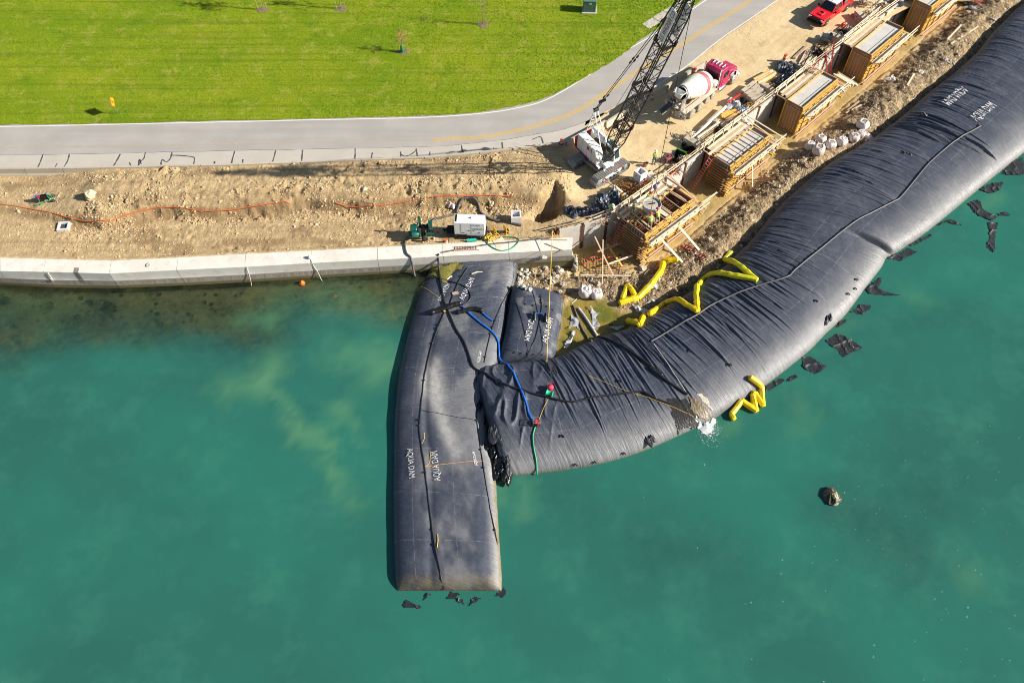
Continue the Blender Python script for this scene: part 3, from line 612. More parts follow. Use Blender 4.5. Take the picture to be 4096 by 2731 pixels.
# ---- road barriers
M_barr = mk('barrier_concrete', (.47, .42, .33), .85, var=.12, scale=1.5, dirt=(.33, .28, .2), dscale=1.5, bump=.3, rnd=.08)
def barrier_mesh(L):
    mb = MB(); out = [(-.3, 0), (.3, 0), (.3, .08), (.17, .28), (.11, .81), (-.11, .81), (-.17, .28), (-.3, .08)]
    mb.add([(-L / 2, y, z) for y, z in out] + [(L / 2, y, z) for y, z in out], [tuple(range(8)), tuple(range(15, 7, -1))] + [(i, 8 + i, 8 + (i + 1) % 8, (i + 1) % 8) for i in range(8)])
    return mb
bl = [P(x, y + 4) for x, y in [(-180, 693), (112, 692), (263, 690), (414, 687), (563, 685), (690, 681), (812, 679), (962, 675), (1085, 670), (1208, 667), (1325, 662), (1450, 656), (1575, 651), (1700, 647), (1918, 628), (2050, 612), (2195, 594)]]
ords = ['first', 'second', 'third', 'fourth', 'fifth', 'sixth', 'seventh', 'eighth', 'ninth', 'tenth', 'eleventh', 'twelfth', 'thirteenth', 'fourteenth', 'fifteenth', 'sixteenth']
def barrier(p, q, label, zoff=-.05):
    L = (q - p).length - .05; c = (p + q) / 2; r = math.atan2(q.y - p.y, q.x - p.x)
    t = thing('road_barrier', label, 'barrier', (c.x, c.y, zoff), r, 'concrete road barriers along the shoulder')
    barrier_mesh(L).build('barrier_body', M_barr, t)
    mb = MB(); mb.box((L / 2 + .02, 0, .5), (.05, .06, .45)); mb.build('connector', M_rust, t)
    nseg = int(L / .1)
    for k in range(nseg + 1):
        x = -L / 2 + L * k / nseg; X_, Y_ = c.x + x * math.cos(r), c.y + x * math.sin(r); i, j = int(round((X_ - GX0) / GS)), int(round((Y_ - GY0) / GS)); HG[i - 1:i + 2, j - 1:j + 2] = .8 + zoff
for i in range(len(bl) - 1): barrier(bl[i], bl[i + 1], '%s concrete road barrier from the left photo edge, between shoulder and dirt' % ords[i])
cr = [P(x, y) for x, y in [(2195, 601), (2262, 590), (2345, 545), (2420, 505)]]
for i in range(3): barrier(cr[i], cr[i + 1], ['concrete barrier in shadow where the shoulder ends behind the crane', 'concrete barrier hidden behind the red back of the crane', 'cream concrete barrier behind the white crane housing'][i])
tr = [P(x, y) for x, y in [(2420, 512), (2498, 462), (2596, 393), (2662, 365), (2745, 310), (2812, 272)]]
for i, lb in enumerate(['sunlit cream barrier between the crane housing and the boom', 'grey barrier in shadow left of the mixer drum hopper', 'cream topped barrier beside the mixer hopper', 'grey green barrier beside the mixer drum', 'farthest sandy barrier beside the red mixer cab']): barrier(tr[i], tr[i + 1], lb)
# ================================================================== WATER-FILLED DAMS
def _dam(nt, b, pos, L):
    s, t = attr(nt, 's'), attr(nt, 't')
    b.inputs['Specular IOR Level'].default_value = .5
    n1 = nz(nt, pos, .35, 6, .7); n2 = nz(nt, pos, 2.2, 6, .7); st = nz(nt, pos, 1.0, 4, .6, (2.2, .22, 1))
    c = mixc(nt, rmp(nt, n2, .35, .7), (.034, .042, .064), (.054, .064, .092))
    c = mixc(nt, rmp(nt, math_(nt, 'ADD', math_(nt, 'MULTIPLY', n1, .75), math_(nt, 'MULTIPLY', st, .25)), .48, .72, 0, .6), c, (.120, .130, .155))
    c = mixc(nt, math_(nt, 'MULTIPLY', attr(nt, 'dust_sheen'), rmp(nt, nz(nt, pos, 1.2, 6, .75), .3, .7, .5, 1.)), c, (.44, .43, .41))  # dust, and the pale sheen painted along the water edges
    def line(v, per, wd):
        fr = math_(nt, 'FRACT', math_(nt, 'DIVIDE', v, per)); return math_(nt, 'LESS_THAN', math_(nt, 'ABSOLUTE', math_(nt, 'SUBTRACT', fr, .5)), wd / per)
    ln = math_(nt, 'MULTIPLY', math_(nt, 'MAXIMUM', line(s, 3.7, .035), line(t, 3.1, .03)), rmp(nt, n2, .4, .6, .0, .6)); c = mixc(nt, ln, c, (.19, .19, .20))
    sp = rmp(nt, nz(nt, pos, 9, 2), .73, .76); c = mixc(nt, math_(nt, 'MULTIPLY', sp, .7), c, (.33, .32, .30))
    c = mixc(nt, math_(nt, 'MULTIPLY', attr(nt, 'scum'), rmp(nt, n2, .3, .6)), c, (.16, .115, .02)); L(c, b.inputs['Base Color'])
    L(rmp(nt, n1, .3, .7, .44, .60), b.inputs['Roughness']); cx = node(nt, 'ShaderNodeCombineXYZ'); L(math_(nt, 'SUBTRACT', math_(nt, 'MULTIPLY', s, 4.2), math_(nt, 'MULTIPLY', t, 1.25)), cx.inputs[0]); L(math_(nt, 'MULTIPLY', t, .42), cx.inputs[1]); wr = nz(nt, cx.outputs[0], 1.0, 5, .6); bump(nt, b, math_(nt, 'ADD', math_(nt, 'MULTIPLY', wr, 1.0), math_(nt, 'MULTIPLY', nz(nt, pos, 3.5, 4, .6), .25)), .8, .09)
M_dam = noise_mat('black_geotextile', _dam)
def arclen(l):
    a = [0.]
    for p, q in zip(l, l[1:]): a.append(a[-1] + math.hypot(q[0] - p[0], q[1] - p[1]))
    return np.array(a)
def side_line(pts, z, ctrl, u):
    """outline in pixels -> world; ctrl = arc fractions (as nearest pixel points) for the stations"""
    l = [P(x, y, z) for x, y in pts]; l = catmull(l, 6); xy = np.array([(p.x, p.y) for p in l]); a = arclen(xy)
    cp = [P(x, y, z) for x, y in ctrl]; s = np.array([a[np.argmin(np.hypot(xy[:, 0] - c.x, xy[:, 1] - c.y))] for c in cp])
    sv = np.interp(u, np.linspace(0, 1, len(s)), s); return np.interp(sv, a, xy[:, 0]), np.interp(sv, a, xy[:, 1])
DAMS = {}
def dam(name, label, la, lb, za, zb, ctrl, H, N, Mx, pw, fold, ends=(0, 0), cat='water dam', dust_sheen=None, scum=None, hvar=None, skirt=3.6):
    u = np.linspace(0, 1, N); ax, ay = side_line(la, za, [c[0] for c in ctrl], u); bx_, by_ = side_line(lb, zb, [c[1] for c in ctrl], u)
    tt = .5 - .5 * np.cos(np.linspace(0, math.pi, Mx)); tt = .45 * tt + .55 * np.linspace(0, 1, Mx)
    X = ax[:, None] * (1 - tt) + bx_[:, None] * tt; Y = ay[:, None] * (1 - tt) + by_[:, None] * tt
    cx, cy = (ax + bx_) / 2, (ay + by_) / 2; sl = np.concatenate([[0], np.cumsum(np.hypot(np.diff(cx), np.diff(cy)))]); wid = np.hypot(bx_ - ax, by_ - ay)
    Sm = np.repeat(sl[:, None], Mx, 1); Tm = wid[:, None] * tt[None, :]; Tn = np.repeat(tt[None, :], N, 0)
    prof = np.clip(1 - np.abs(2 * tt - 1) ** pw, 0, 1) ** (1 / 2.0); Z = za * (1 - Tn) + zb * Tn + 0 * Sm
    e = np.ones(N)
    if ends[0]: e *= np.clip(1 - np.clip(1 - sl / ends[0], 0, 1) ** 2.6, 0, 1) ** .5
    if ends[1]: e *= np.clip(1 - np.clip(1 - (sl[-1] - sl) / ends[1], 0, 1) ** 2.6, 0, 1) ** .5
    hv = np.ones(N) if hvar is None else hvar(sl / sl[-1])
    Z = Z + H * (prof[None, :] * e[:, None]) * hv[:, None]
    F = fold(Sm, Tm, Tn, sl[-1]); Z = Z + F * np.clip(prof[None, :] * 1.6, 0, 1) * np.clip(e[:, None], 0, 1)
    # bulging sides: push edges slightly outward is left to the outline; add a skirt down to the bed
    V = np.stack([X, Y, Z], -1)
    k0, k1 = V[:, :1].copy(), V[:, -1:].copy(); k0[..., 2] -= skirt; k1[..., 2] -= skirt
    V = np.concatenate([k0, V, k1], 1); pad = lambda A: np.concatenate([A[:, :1], A, A[:, -1:]], 1)
    Sp, Tp, Tnp = pad(Sm), pad(Tm), pad(Tn)
    # end caps
    c0, c1 = V[:1].copy(), V[-1:].copy(); c0[..., 2] = np.minimum(c0[..., 2], -1.6) - 2; c1[..., 2] = np.minimum(c1[..., 2], -1.6) - 2
    V = np.concatenate([c0, V, c1], 0); padu = lambda A: np.concatenate([A[:1], A, A[-1:]], 0)
    Sp, Tp, Tnp = padu(Sp), padu(Tp), padu(Tnp)
    dz = np.zeros(Sp.shape) if dust_sheen is None else dust_sheen(Sp, Tp, Tnp, V); sc_ = np.zeros(Sp.shape) if scum is None else scum(Sp, Tp, Tnp, V)
    root = thing(name, label, cat, (float(cx.mean()), float(cy.mean()), -1.65))
    o = grid_mesh('cover', V.reshape(-1, 3) - np.array(root.location), N + 2, Mx + 2, M_dam, True, None, dict(s=Sp.ravel(), t=Tp.ravel(), dust_sheen=dz.ravel(), scum=sc_.ravel())); o.parent = root
    me = o.data
    if me.polygons[len(me.polygons) // 2].normal.z < 0: me.flip_normals()
    # height map
    for f in (0,):
        Xf = X; Yf = Y; Zf = Z
        i = np.round((Xf - GX0) / GS).astype(int).ravel(); j = np.round((Yf - GY0) / GS).astype(int).ravel(); ok = (i >= 0) & (i < GNX) & (j >= 0) & (j < GNY)
        tmp = np.full(HG.shape, -99.); np.maximum.at(tmp, (i[ok], j[ok]), Zf.ravel()[ok])
        for _ in range(2):
            h = tmp < -90; nb = np.maximum.reduce([np.roll(tmp, 1, 0), np.roll(tmp, -1, 0), np.roll(tmp, 1, 1), np.roll(tmp, -1, 1)]); out = np.roll(tmp, 1, 0)
            cnt = sum((np.roll(tmp, k, ax_) > -90).astype(int) for k, ax_ in ((1, 0), (-1, 0), (1, 1), (-1, 1))); tmp = np.where(h & (cnt >= 3), nb, tmp)
        HG[:] = np.maximum(HG, tmp)
    return root
def folds(Sm, Tm, Tn, sets, seed):
    """sharp fabric folds: each set = (s range, count, skew, t range, width, height)"""
    rd = np.random.RandomState(seed); F = np.zeros(Sm.shape)
    for (s0, s1), n, skew, (t0, t1), wd, a in sets:
        for _ in range(n):
            sc_ = rd.uniform(s0, s1); ta = t0 + rd.uniform(-.06, .10) * (t1 - t0); tb = t1 - rd.uniform(-.05, .45) * (t1 - t0); w_ = wd * rd.uniform(.6, 1.6); aa = a * rd.uniform(.35, 1.25); sk = skew + rd.uniform(-.09, .09); cv = rd.uniform(-.5, .5)
            lo, hi = np.searchsorted(Sm[:, 0], sc_ - 3.5), np.searchsorted(Sm[:, 0], sc_ + 3.5)
            if hi <= lo: continue
            s_, t_, n_ = Sm[lo:hi], Tm[lo:hi], Tn[lo:hi]
            tm = t_ - t_.mean()
            d = s_ - sc_ - sk * tm - cv * .02 * tm * tm
            env = sstep(ta, ta + .12, n_) * sstep(tb + .02, tb - .25, n_)
            w2 = w_ * (.35 + .9 * env)
            F[lo:hi] += aa * env * (np.exp(-np.abs(d) / w2) - .55 * np.exp(-((d + 1.5 * w_) / (1.1 * w_)) ** 2))
    return F
# the long curved dam
def f_long(Sm, Tm, Tn, L):
    u0 = Sm[:, 0]
    F = folds(Sm, Tm, Tn, [((6, 16), 46, .16, (-.1, .92), .07, .095), ((14, 34), 95, .26, (-.05, .86), .065, .095), ((33, 52), 62, .30, (-.05, .80), .06, .08), ((50, 66), 46, .32, (0, .70), .065, .075), ((56, 60), 16, .38, (.0, 1.0), .08, .13), ((66, 82), 40, .34, (-.05, .72), .06, .065), ((80, 95), 36, .34, (0, .70), .07, .07), ((95, 130), 34, .2, (.0, .75), .10, .07), ((4, 120), 70, .3, (0, .6), .045, .05)], 5)
    wr = 1 - np.abs(2 * vn(Sm * 1.9 - Tm * .55, Tm * .16, 71) - 1); F = F + .045 * (wr ** 5) * sstep(.9, .45, Tn) * sstep(.0, .1, Tn)
    kink = np.exp(-((Sm - KINK - .28 * (Tm - 9)) / .35) ** 2) * sstep(.45, .95, Tn); F = F - .75 * kink
    F = F + .18 * (fbm(Sm * .16, Tm * .2, 3, 73) - .5)
    # crumpled gathered end at the left
    g = sstep(7.5, 2.0, Sm) * sstep(.95, .5, Tn); F = F + g * .26 * ((1 - np.abs(2 * vn(Sm * 1.3 + Tm * .5, Tm * .45 - Sm * .3, 76) - 1)) ** 3 - .3)
    return F
LONG_CTRL = [((1878, 1466), (2005, 1898)), ((2204, 1437), (2330, 1868)), ((2412, 1348), (2593, 1796)), ((2597, 1265), (2860, 1672)), ((2845, 1102), (3120, 1497)), ((2947, 1020), (3301, 1337)), ((3102, 845), (3545, 1033)), ((3306, 666), (3689, 942)), ((3614, 464), (3944, 733)), ((3793, 315), (4130, 580)), ((4100, 14), (4480, 290)), ((4420, -200), (4700, 110))]
# arc position of the pinch, from the centre line
_c0 = [((P(*a, -1.9) + P(*b_, WZ)) / 2) for a, b_ in LONG_CTRL]; KINK = float(arclen([(p.x, p.y) for p in _c0])[6]) + .3
def d_long(Sp, Tp, Tn, V): return .16 * sstep(.5, 1.0, Tn) * fbm(Sp * .3, Tp * .6, 4, 80) + .30 * sstep(.70, 1, Tn)  # dust, plus the sunlit outer edge painted paler
def sc_long(Sp, Tp, Tn, V): return .9 * sstep(-1.42, -1.6, V[..., 2]) * (Tn > .5)
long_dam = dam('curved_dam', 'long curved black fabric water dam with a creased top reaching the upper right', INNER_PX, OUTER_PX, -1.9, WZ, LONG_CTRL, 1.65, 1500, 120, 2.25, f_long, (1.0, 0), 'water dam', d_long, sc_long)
# the straight dam that reaches out into the lake
LA = [(1748, 1036), (1700, 1125), (1668, 1218), (1637, 1321), (1611, 1428), (1592, 1521), (1583, 1617), (1577, 1700), (1576, 1784), (1573, 1979), (1576, 2196), (1580, 2304), (1590, 2362)]
LB = [(2072, 1028), (2068, 1084), (2033, 1195), (2014, 1336), (1990, 1454), (1965, 1540), (1952, 1617), (1948, 1700), (1955, 1784), (1980, 1871), (1988, 2006), (1996, 2142), (2007, 2304), (2006, 2362)]
def f_left(Sm, Tm, Tn, L):
    F = folds(Sm, Tm, Tn, [((0, 12), 60, -.28, (.3, 1.1), .045, .026), ((9, 17), 36, -.2, (.35, 1.1), .045, .022), ((0, 7), 40, -.30, (.3, 1.1), .05, .045)], 8)
    return F + .14 * (fbm(Sm * .25, Tm * .3, 3, 83) - .5) - .22 * np.exp(-((Tn - .33 + .05 * np.sin(Sm * .2)) / .04) ** 2) * .4
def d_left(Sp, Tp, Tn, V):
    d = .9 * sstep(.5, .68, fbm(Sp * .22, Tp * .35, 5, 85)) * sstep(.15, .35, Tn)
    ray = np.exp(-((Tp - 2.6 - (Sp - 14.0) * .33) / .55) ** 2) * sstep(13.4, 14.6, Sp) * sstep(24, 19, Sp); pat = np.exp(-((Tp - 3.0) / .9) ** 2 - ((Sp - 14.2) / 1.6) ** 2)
    return np.clip(d * .35 + .8 * ray + 1.1 * pat + .55 * sstep(.86, 1., Tn) * sstep(14, 22, Sp), 0, .95)  # dust patches and streak; last term paints the sunlit water edge pale
def sc_left(Sp, Tp, Tn, V): return np.clip(sstep(.955, .99, Tn) * sstep(17, 20, Sp) + .6 * sstep(1.2, .3, Sp.max() - Sp), 0, 1) * .9
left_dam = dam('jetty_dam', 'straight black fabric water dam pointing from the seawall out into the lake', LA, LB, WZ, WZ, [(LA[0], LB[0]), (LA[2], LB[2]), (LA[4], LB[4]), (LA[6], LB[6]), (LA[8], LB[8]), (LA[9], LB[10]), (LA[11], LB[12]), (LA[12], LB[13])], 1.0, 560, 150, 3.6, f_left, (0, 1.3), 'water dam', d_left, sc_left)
SA = [(2055, 1143), (2044, 1166), (2018, 1336), (1998, 1414), (1998, 1452)]; SB = [(2238, 1186), (2250, 1210), (2246, 1290), (2234, 1336), (2222, 1420), (2216, 1450)]
def f_stub(Sm, Tm, Tn, L):
    return folds(Sm, Tm, Tn, [((0, 9), 14, .1, (.2, .8), .06, .02), ((5, 8), 12, .35, (.1, .6), .05, .05)], 9) + .1 * (fbm(Sm * .4, Tm * .4, 3, 88) - .5)
stub_dam = dam('short_dam', 'short black fabric water dam wedged between the jetty dam and the curved dam', SA, SB, -1.75, -2.0, [(SA[0], SB[0]), (SA[2], SB[3]), (SA[4], SB[5])], 1.15, 150, 90, 3.8, f_stub, (1.0, 1.1), 'water dam', lambda S_, T_, N_, V: .3 * sstep(.55, .7, fbm(S_, T_, 4, 90)), None)

# ---- stencilled lettering
M_sten = mk('stencil_white', (.72, .72, .72), .6, var=.2, scale=6, dirt=(.2, .2, .2), dscale=5, damt=.6)
def lettering(body, p0, p1, hgt, mat, parent, lift=.05, surf=True, name='lettering', gap=False, up=None):
    """text drawn from world point p0 to p1, letters hgt tall, laid on the surface below"""
    c = bpy.data.curves.new('t', 'FONT'); c.body = body; c.resolution_u = 2; o = bpy.data.objects.new('t', c); COL.objects.link(o)
    dg = bpy.context.evaluated_depsgraph_get(); dg.update(); me = bpy.data.meshes.new_from_object(o.evaluated_get(dg)); bpy.data.objects.remove(o)
    bm = bmesh.new(); bm.from_mesh(me)
    xs = [v.co.x for v in bm.verts]; ys = [v.co.y for v in bm.verts]; x0, x1, y0, y1 = min(xs), max(xs), min(ys), max(ys)
    u = (p1 - p0); L = u.length; u.normalize(); n = Vector((-u.y, u.x, 0)) if up is None else up
    bmesh.ops.triangulate(bm, faces=bm.faces[:])
    if surf:
        for _ in range(2):
            bmesh.ops.subdivide_edges(bm, edges=[e for e in bm.edges if e.calc_length() > .22], cuts=1); bmesh.ops.triangulate(bm, faces=bm.faces[:])
        if gap:
            dl = [f for f in bm.faces if abs((f.calc_center_median().y - y0) / (y1 - y0) - .5) < .06]; bmesh.ops.delete(bm, geom=dl, context='FACES')
    iv = WM[parent.name].inverted()
    for v in bm.verts:
        a, b_ = (v.co.x - x0) / (x1 - x0), (v.co.y - y0) / (y1 - y0); q = p0 + u * (a * L) + n * (b_ * hgt)
        if surf: q = Vector((q.x, q.y, zsm(q.x, q.y, .12) + lift))
        v.co = iv @ q
    out = bpy.data.meshes.new(name); bm.to_mesh(out); bm.free(); out.materials.append(mat)
    ob = bpy.data.objects.new(name, out); COL.objects.link(ob); ob.parent = parent; return ob
for par, a, b_, h, gp in [(left_dam, Y2(228, 365), Y2(245, 580), .55, False), (left_dam, Y2(493, 592), Y2(468, 375), .60, False), (left_dam, Y2(762, 482), Y2(742, 383), .28, False), (left_dam, Y1(968, 442), Y1(1086, 215), .55, False), (left_dam, Y1(765, 250), Y1(668, 432), .5, False), (left_dam, Y1(1135, 1118), Y1(1165, 996), .32, False),
                          (stub_dam, Y1(1668, 605), Y1(1600, 865), .55, False), (stub_dam, Y1(1868, 912), Y1(1938, 650), .55, False), (long_dam, Y7(1228, 402), Y7(1005, 570), 1.15, True), (long_dam, Y7(1440, 822), Y7(1665, 645), 1.2, True)]:
    A, B = S(*a), S(*b_); A.z = B.z = 0; lettering('AQUA DAM', A, B, h, M_sten, par, gap=gp)
# ================================================================== FORMWORKS
M_ply = mk('plywood_brown', (.35, .20, .085), .75, var=.22, scale=1.2, aniso=(3, 3, .5), dirt=(.16, .09, .04), dscale=1.5, rnd=.12)
M_beam = mk('yellow_timber', (.68, .42, .085), .6, var=.14, scale=3, dirt=(.45, .25, .06), dscale=2, rnd=.12)
M_new = mk('fresh_lumber', (.74, .62, .45), .75, var=.12, scale=2.5, dirt=(.45, .33, .2), dscale=2, rnd=.16)
M_old = mk('weathered_lumber', (.46, .33, .22), .8, var=.2, scale=2.5, dirt=(.26, .18, .12), dscale=2, rnd=.2)
M_pink = mk('pinkish_lumber', (.56, .36, .25), .75, var=.15, scale=3, rnd=.15)
M_fill = mk('fresh_concrete', (.52, .51, .48), .75, var=.10, scale=1.2, dirt=(.40, .38, .33), dscale=.9, bump=.3, bscale=8)
M_form = mk('form_face', (.22, .12, .09), .6, var=.2, scale=2)
M_black = mk('black_steel', (.02, .02, .022), .5, .6, .2, 4)
M_grey = mk('grey_steel', (.30, .31, .32), .5, .4, .2, 4, dirt=(.2, .15, .1))
M_rebar = mk('rebar', (.20, .10, .055), .8, .3, .3, 6)
M_redlad = mk('ladder_red', (.62, .045, .025), .5, var=.15)
M_orange = mk('safety_orange', (.80, .13, .015), .55, var=.12)
M_alu = mk('aluminium', (.62, .63, .65), .35, .7)
H_ = 3.45
def formwork(FLp, FRp, BLp, label, style, walkway=True, spread=0, fill=True, guard=True):
    fl, fr, bl = P(*FLp, .6), P(*FRp, .6), P(*BLp, .6)
    W = (fr - fl).length; L = (bl - fl).length; ey = (bl - fl).normalized(); rz = math.atan2(ey.y, ey.x) - math.pi / 2
    t = thing('formwork', label, 'formwork', (fl.x, fl.y, -2.85), rz, 'timber formworks in the excavation')
    pcs = 0
    def one(name, m, c, d, **k): mb = MB(); mb.box(c, d, **k); return mb.build(name, m, t)
    one('side_panel', M_ply, (.02, L / 2, H_ / 2), (.04, L, H_)); one('side_panel', M_ply, (W - .02, L / 2, H_ / 2), (.04, L, H_)); one('end_panel', M_ply, (W / 2, L - .02, H_ / 2), (W - .09, .04, H_))
    one('end_panel', M_form, (W / 2, .02, H_ / 2), (W - .09, .04, H_))
    if style == 'plank':
        n = 6
        for k in range(n): one('front_board', M_ply, ((k + .5) * W / n, -.025 - .006 * (k % 2), (H_ - .05) / 2), (W / n - .02, .045, H_ - .05))
        for k in range(1, n): one('batten', M_pink, (k * W / n, -.075, H_ / 2 - .1), (.05, .05, H_ - .25))
        one('front_rail', M_pink, (W / 2, -.12, H_ - .42), (W + .05, .06, .07)); one('corner_post', M_beam, (-.08, -.08, H_ / 2), (.10, .14, H_)); one('corner_post', M_beam, (W + .06, -.06, H_ / 2), (.10, .14, H_))
    else:
        n = 10
        for k in range(n):
            z = .15 + k * (H_ - .55) / (n - 1)
            one('front_waler', M_ply, (W / 2 + .12, -.16, z), (W + .55, .26, .085)); one('beam_end', M_beam, (W + .46 + .10 * (k % 2), -.16, z), (.22 + .2 * (k % 2), .265, .09))  # shade painted in: walers brown across the front, sunlit ends yellow
        for k in range(7):
            one('tie_rod', M_grey, (.2 + k * (W - .4) / 6, -.18, H_ - .2), (.035, .03, .38)); 
        pass
    # right-hand side: yellow girders, uprights, low rails
    n = 10
    for k in range(n):
        z = .25 + k * (H_ - .5) / (n - 1); j = random.uniform(-.12, .12); one('girder', M_beam, (W + .11, L / 2 + j, z), (.15, L + .2, .095))
    for k in range(5):
        y = .6 + k * (L - 1.2) / 4; one('upright', M_old, (W + .25, y, H_ / 2 - .15), (.10, .075, H_ - .3))
    for z, x in ((.12, .45), (.32, .36), (.55, .42)): one('low_rail', M_pink, (W + x, L / 2 + random.uniform(-.2, .3), z), (.07, L + 1.0, .09))
    # hanging platform
    pz = H_ - .62
    for k in range(5):
        y = .25 + k * (L - .5) / 4; mb = MB(); mb.bar((W + .3, y, pz - .05), (W + 1.12, y, pz - .05), .06, .1); mb.bar((W + .3, y, pz - 1.2), (W + 1.05, y, pz - .1), .06, .08); mb.build('bracket', M_beam, t)
        mb = MB(); mb.bar((W + 1.12, y, pz - .3), (W + 1.16, y, pz + 1.15), .055, .055); mb.build('guard_post', M_old if k % 2 else M_rust, t)
    for k in range(3):
        ln = L * random.uniform(.95, 1.08); one('platform_plank', M_new, (W + .42 + k * .27, L / 2 + random.uniform(-.15, .25), pz + .03 + .02 * (k == 1)), (.25, ln, .045))
    if guard:
        for z in (.55, 1.05):
            one('guard_rail', M_new, (W + 1.20, L / 2 + .35, pz + z), (.04, L + 1.3, .14))
    # timbers along the top edges
    for x, m in ((.06, M_beam), (W - .06, M_beam)):
        y = -.05
        while y < L - .3:
            l_ = min(random.uniform(1.6, 3.0), L - y); one('top_timber', m, (x + random.uniform(-.03, .03), y + l_ / 2, H_ + .06), (.10, l_ - .03, .10)); y += l_
    one('top_timber', M_pink, (W / 2, L - .03, H_ + .05), (W - .2, .07, .09)); one('top_timber', M_pink, (W / 2, .03, H_ + .04), (W - .2, .05, .08))
    if fill:
        mb = MB(); mb.box((W / 2, L / 2, H_ - .30), (W - .1, L - .1, .3)); mb.build('concrete_fill', M_fill, t)
        one('dividing_strip', M_grey, (W * .66, L * .47, H_ - .13), (.05, L * .9, .05)); one('dividing_strip', M_grey, (W * .80, L * .47, H_ - .13), (.04, L * .9, .04))
    else:
        one('form_floor', M_ply, (W / 2, L / 2, H_ - 1.5), (W - .1, L - .1, .05))
        mb = MB()
        for k in range(22): mb.bar((.12, .2 + k * (L - .4) / 21, H_ - .45 + .2 * (k % 3 == 0)), (W - .12, .2 + k * (L - .4) / 21 + .05, H_ - .45), .03)
        for k in range(9): mb.bar((.15 + k * (W - .3) / 8, .15, H_ - .42), (.15 + k * (W - .3) / 8, L - .15, H_ - .42), .03)
        for k in range(40): x, y = random.uniform(.2, W - .2), random.uniform(.2, L - .2); mb.bar((x, y, H_ - 1.4), (x, y, H_ - random.uniform(0, .35)), .028)
        mb.build('rebar_cage', M_rebar, t)['kind'] = 'stuff'
        for k, (y, ww) in enumerate(((L * .30, .6), (L * .52, .7), (L * .9, .35))): one('working_board', M_new if k == 1 else M_old, (W * (.35 + .2 * (k == 1)), y, H_ + .0), (W * .95, ww, .05), rz=.05 * k)
    for k in range(spread): one('spreader', M_pink if k % 2 else M_old, (W / 2 + .05, L * (k + .6) / (spread + .3), H_ + .15), (W + .35, .075, .10), rz=random.uniform(-.03, .03))
    if walkway:
        for k in range(4): one('walkway_plank', M_new if k % 2 else M_old, (-.28 - k * .29, L / 2 + random.uniform(-.35, .35), H_ - .03), (.275, L * random.uniform(.92, 1.02), .045))
        for k in range(5):
            y = .1 + k * (L - .2) / 4; one('guard_post', M_new, (-1.36, y, H_ + .42), (.05, .09, 1.05), rz=random.uniform(-.2, .2)); one('joist', M_old, (-.68, y, H_ - .12), (1.45, .09, .11))
        for z in (.40, .62, .95): one('guard_rail', M_new, (-1.42, L / 2 + random.uniform(-.2, .2), H_ + z - .06), (.04, L + .9, .13))
    # girder ends laid across the far end
    for k in range(5): one('end_plank', M_beam if k in (0, 4) else M_old, (W / 2 + .45, L + .25 + k * .23, H_ - 1.05 + .03 * (k % 2)), (W + 1.5 - .12 * k, .20, .12))
    for k in range(2): one('end_beam', M_beam, (W + .75, L - .75 + k * .22, H_ - 1.15), (1.1, .14, .2))
    return t
F = [((2507, 887), (2582, 941), (2698, 750)), ((2856, 627), (2920, 670), (3012, 507)), ((3150, 401), (3213, 435), (3291, 287)), ((3417, 190), (3476, 231), (3546, 83)), ((3663, 1), (3724, 33), (3788, -97))]
LBL = ['nearest timber formwork, still open with rebar inside and workers on top', 'second timber formwork from the crane, with brown spreader boards across its concrete', 'third timber formwork from the crane, with a smooth grey concrete top', 'fourth timber formwork, with two dark strips along its pale concrete top', 'farthest timber formwork, cut off by the top photo edge']
ST = ['beam', 'beam', 'plank', 'plank', 'plank']
FT = []
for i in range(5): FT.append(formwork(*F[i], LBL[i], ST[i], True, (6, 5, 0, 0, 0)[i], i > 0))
for i, f in enumerate(FT):                                    # tops into the height map
    Mi = WM[f.name].inverted(); c = f.location; W = (P(*F[i][1], .6) - P(*F[i][0], .6)).length; L = (P(*F[i][2], .6) - P(*F[i][0], .6)).length
    lx = (HX - c.x) * math.cos(f.rotation_euler[2]) + (HY - c.y) * math.sin(f.rotation_euler[2]); ly = -(HX - c.x) * math.sin(f.rotation_euler[2]) + (HY - c.y) * math.cos(f.rotation_euler[2])
    HG[(lx > -1.4) & (lx < W + .05) & (ly > -.1) & (ly < L + .1)] = .6; HG[(lx >= W + .05) & (lx < W + 1.15) & (ly > -.1) & (ly < L + .3)] = -.0
def FW(i, x, y, z=0.0):                                       # point in a formwork's own frame, z above its top
    return WM[FT[i].name] @ Vector((x, y, H_ + z))

# ---- guard rails on the retaining wall
def rail(d0, d1, label, n, hz=(.45, .85), inset=.12):
    p0 = wall_at((d0 + d1) / 2); t = thing('timber_guardrail', label, 'guard rail', (p0.x, p0.y, .26), 0, 'timber guard rails on the retaining wall')
    pts = [wall_at(d0 + (d1 - d0) * k / n) + Vector((-.05, .05, .26)) for k in range(n + 1)]
    for p in pts: mb = MB(); mb.bar(p, p + Vector((random.uniform(-.04, .04), random.uniform(-.04, .04), 1.0)), .06, .10); mb.build('post', M_old, t, world=True)
    for h in hz:
        for k in range(0, n, 2):
            a, b_ = pts[k], pts[min(k + 2, n)]; u = (b_ - a).normalized() * .25; mb = MB(); mb.bar(a - u + Vector((.03, -.04, h + random.uniform(-.03, .03))), b_ + u + Vector((.03, -.04, h + random.uniform(-.05, .05))), .04, .11); mb.build('rail', random.choice([M_new, M_old, M_new]), t, world=True)
rail(.2, 6.4, 'brown timber guard rail on the wall next to the seawall end', 4)
rail(8.5, 15.5, 'timber guard rail on the wall behind the nearest formwork', 5)
rail(16.0, 28.0, 'timber guard rail on the wall beside the second formwork', 8)
rail(28.6, 41.0, 'timber guard rail on the wall beside the third formwork', 8)
rail(41.5, 54.0, 'timber guard rail on the wall beside the fourth formwork', 8)
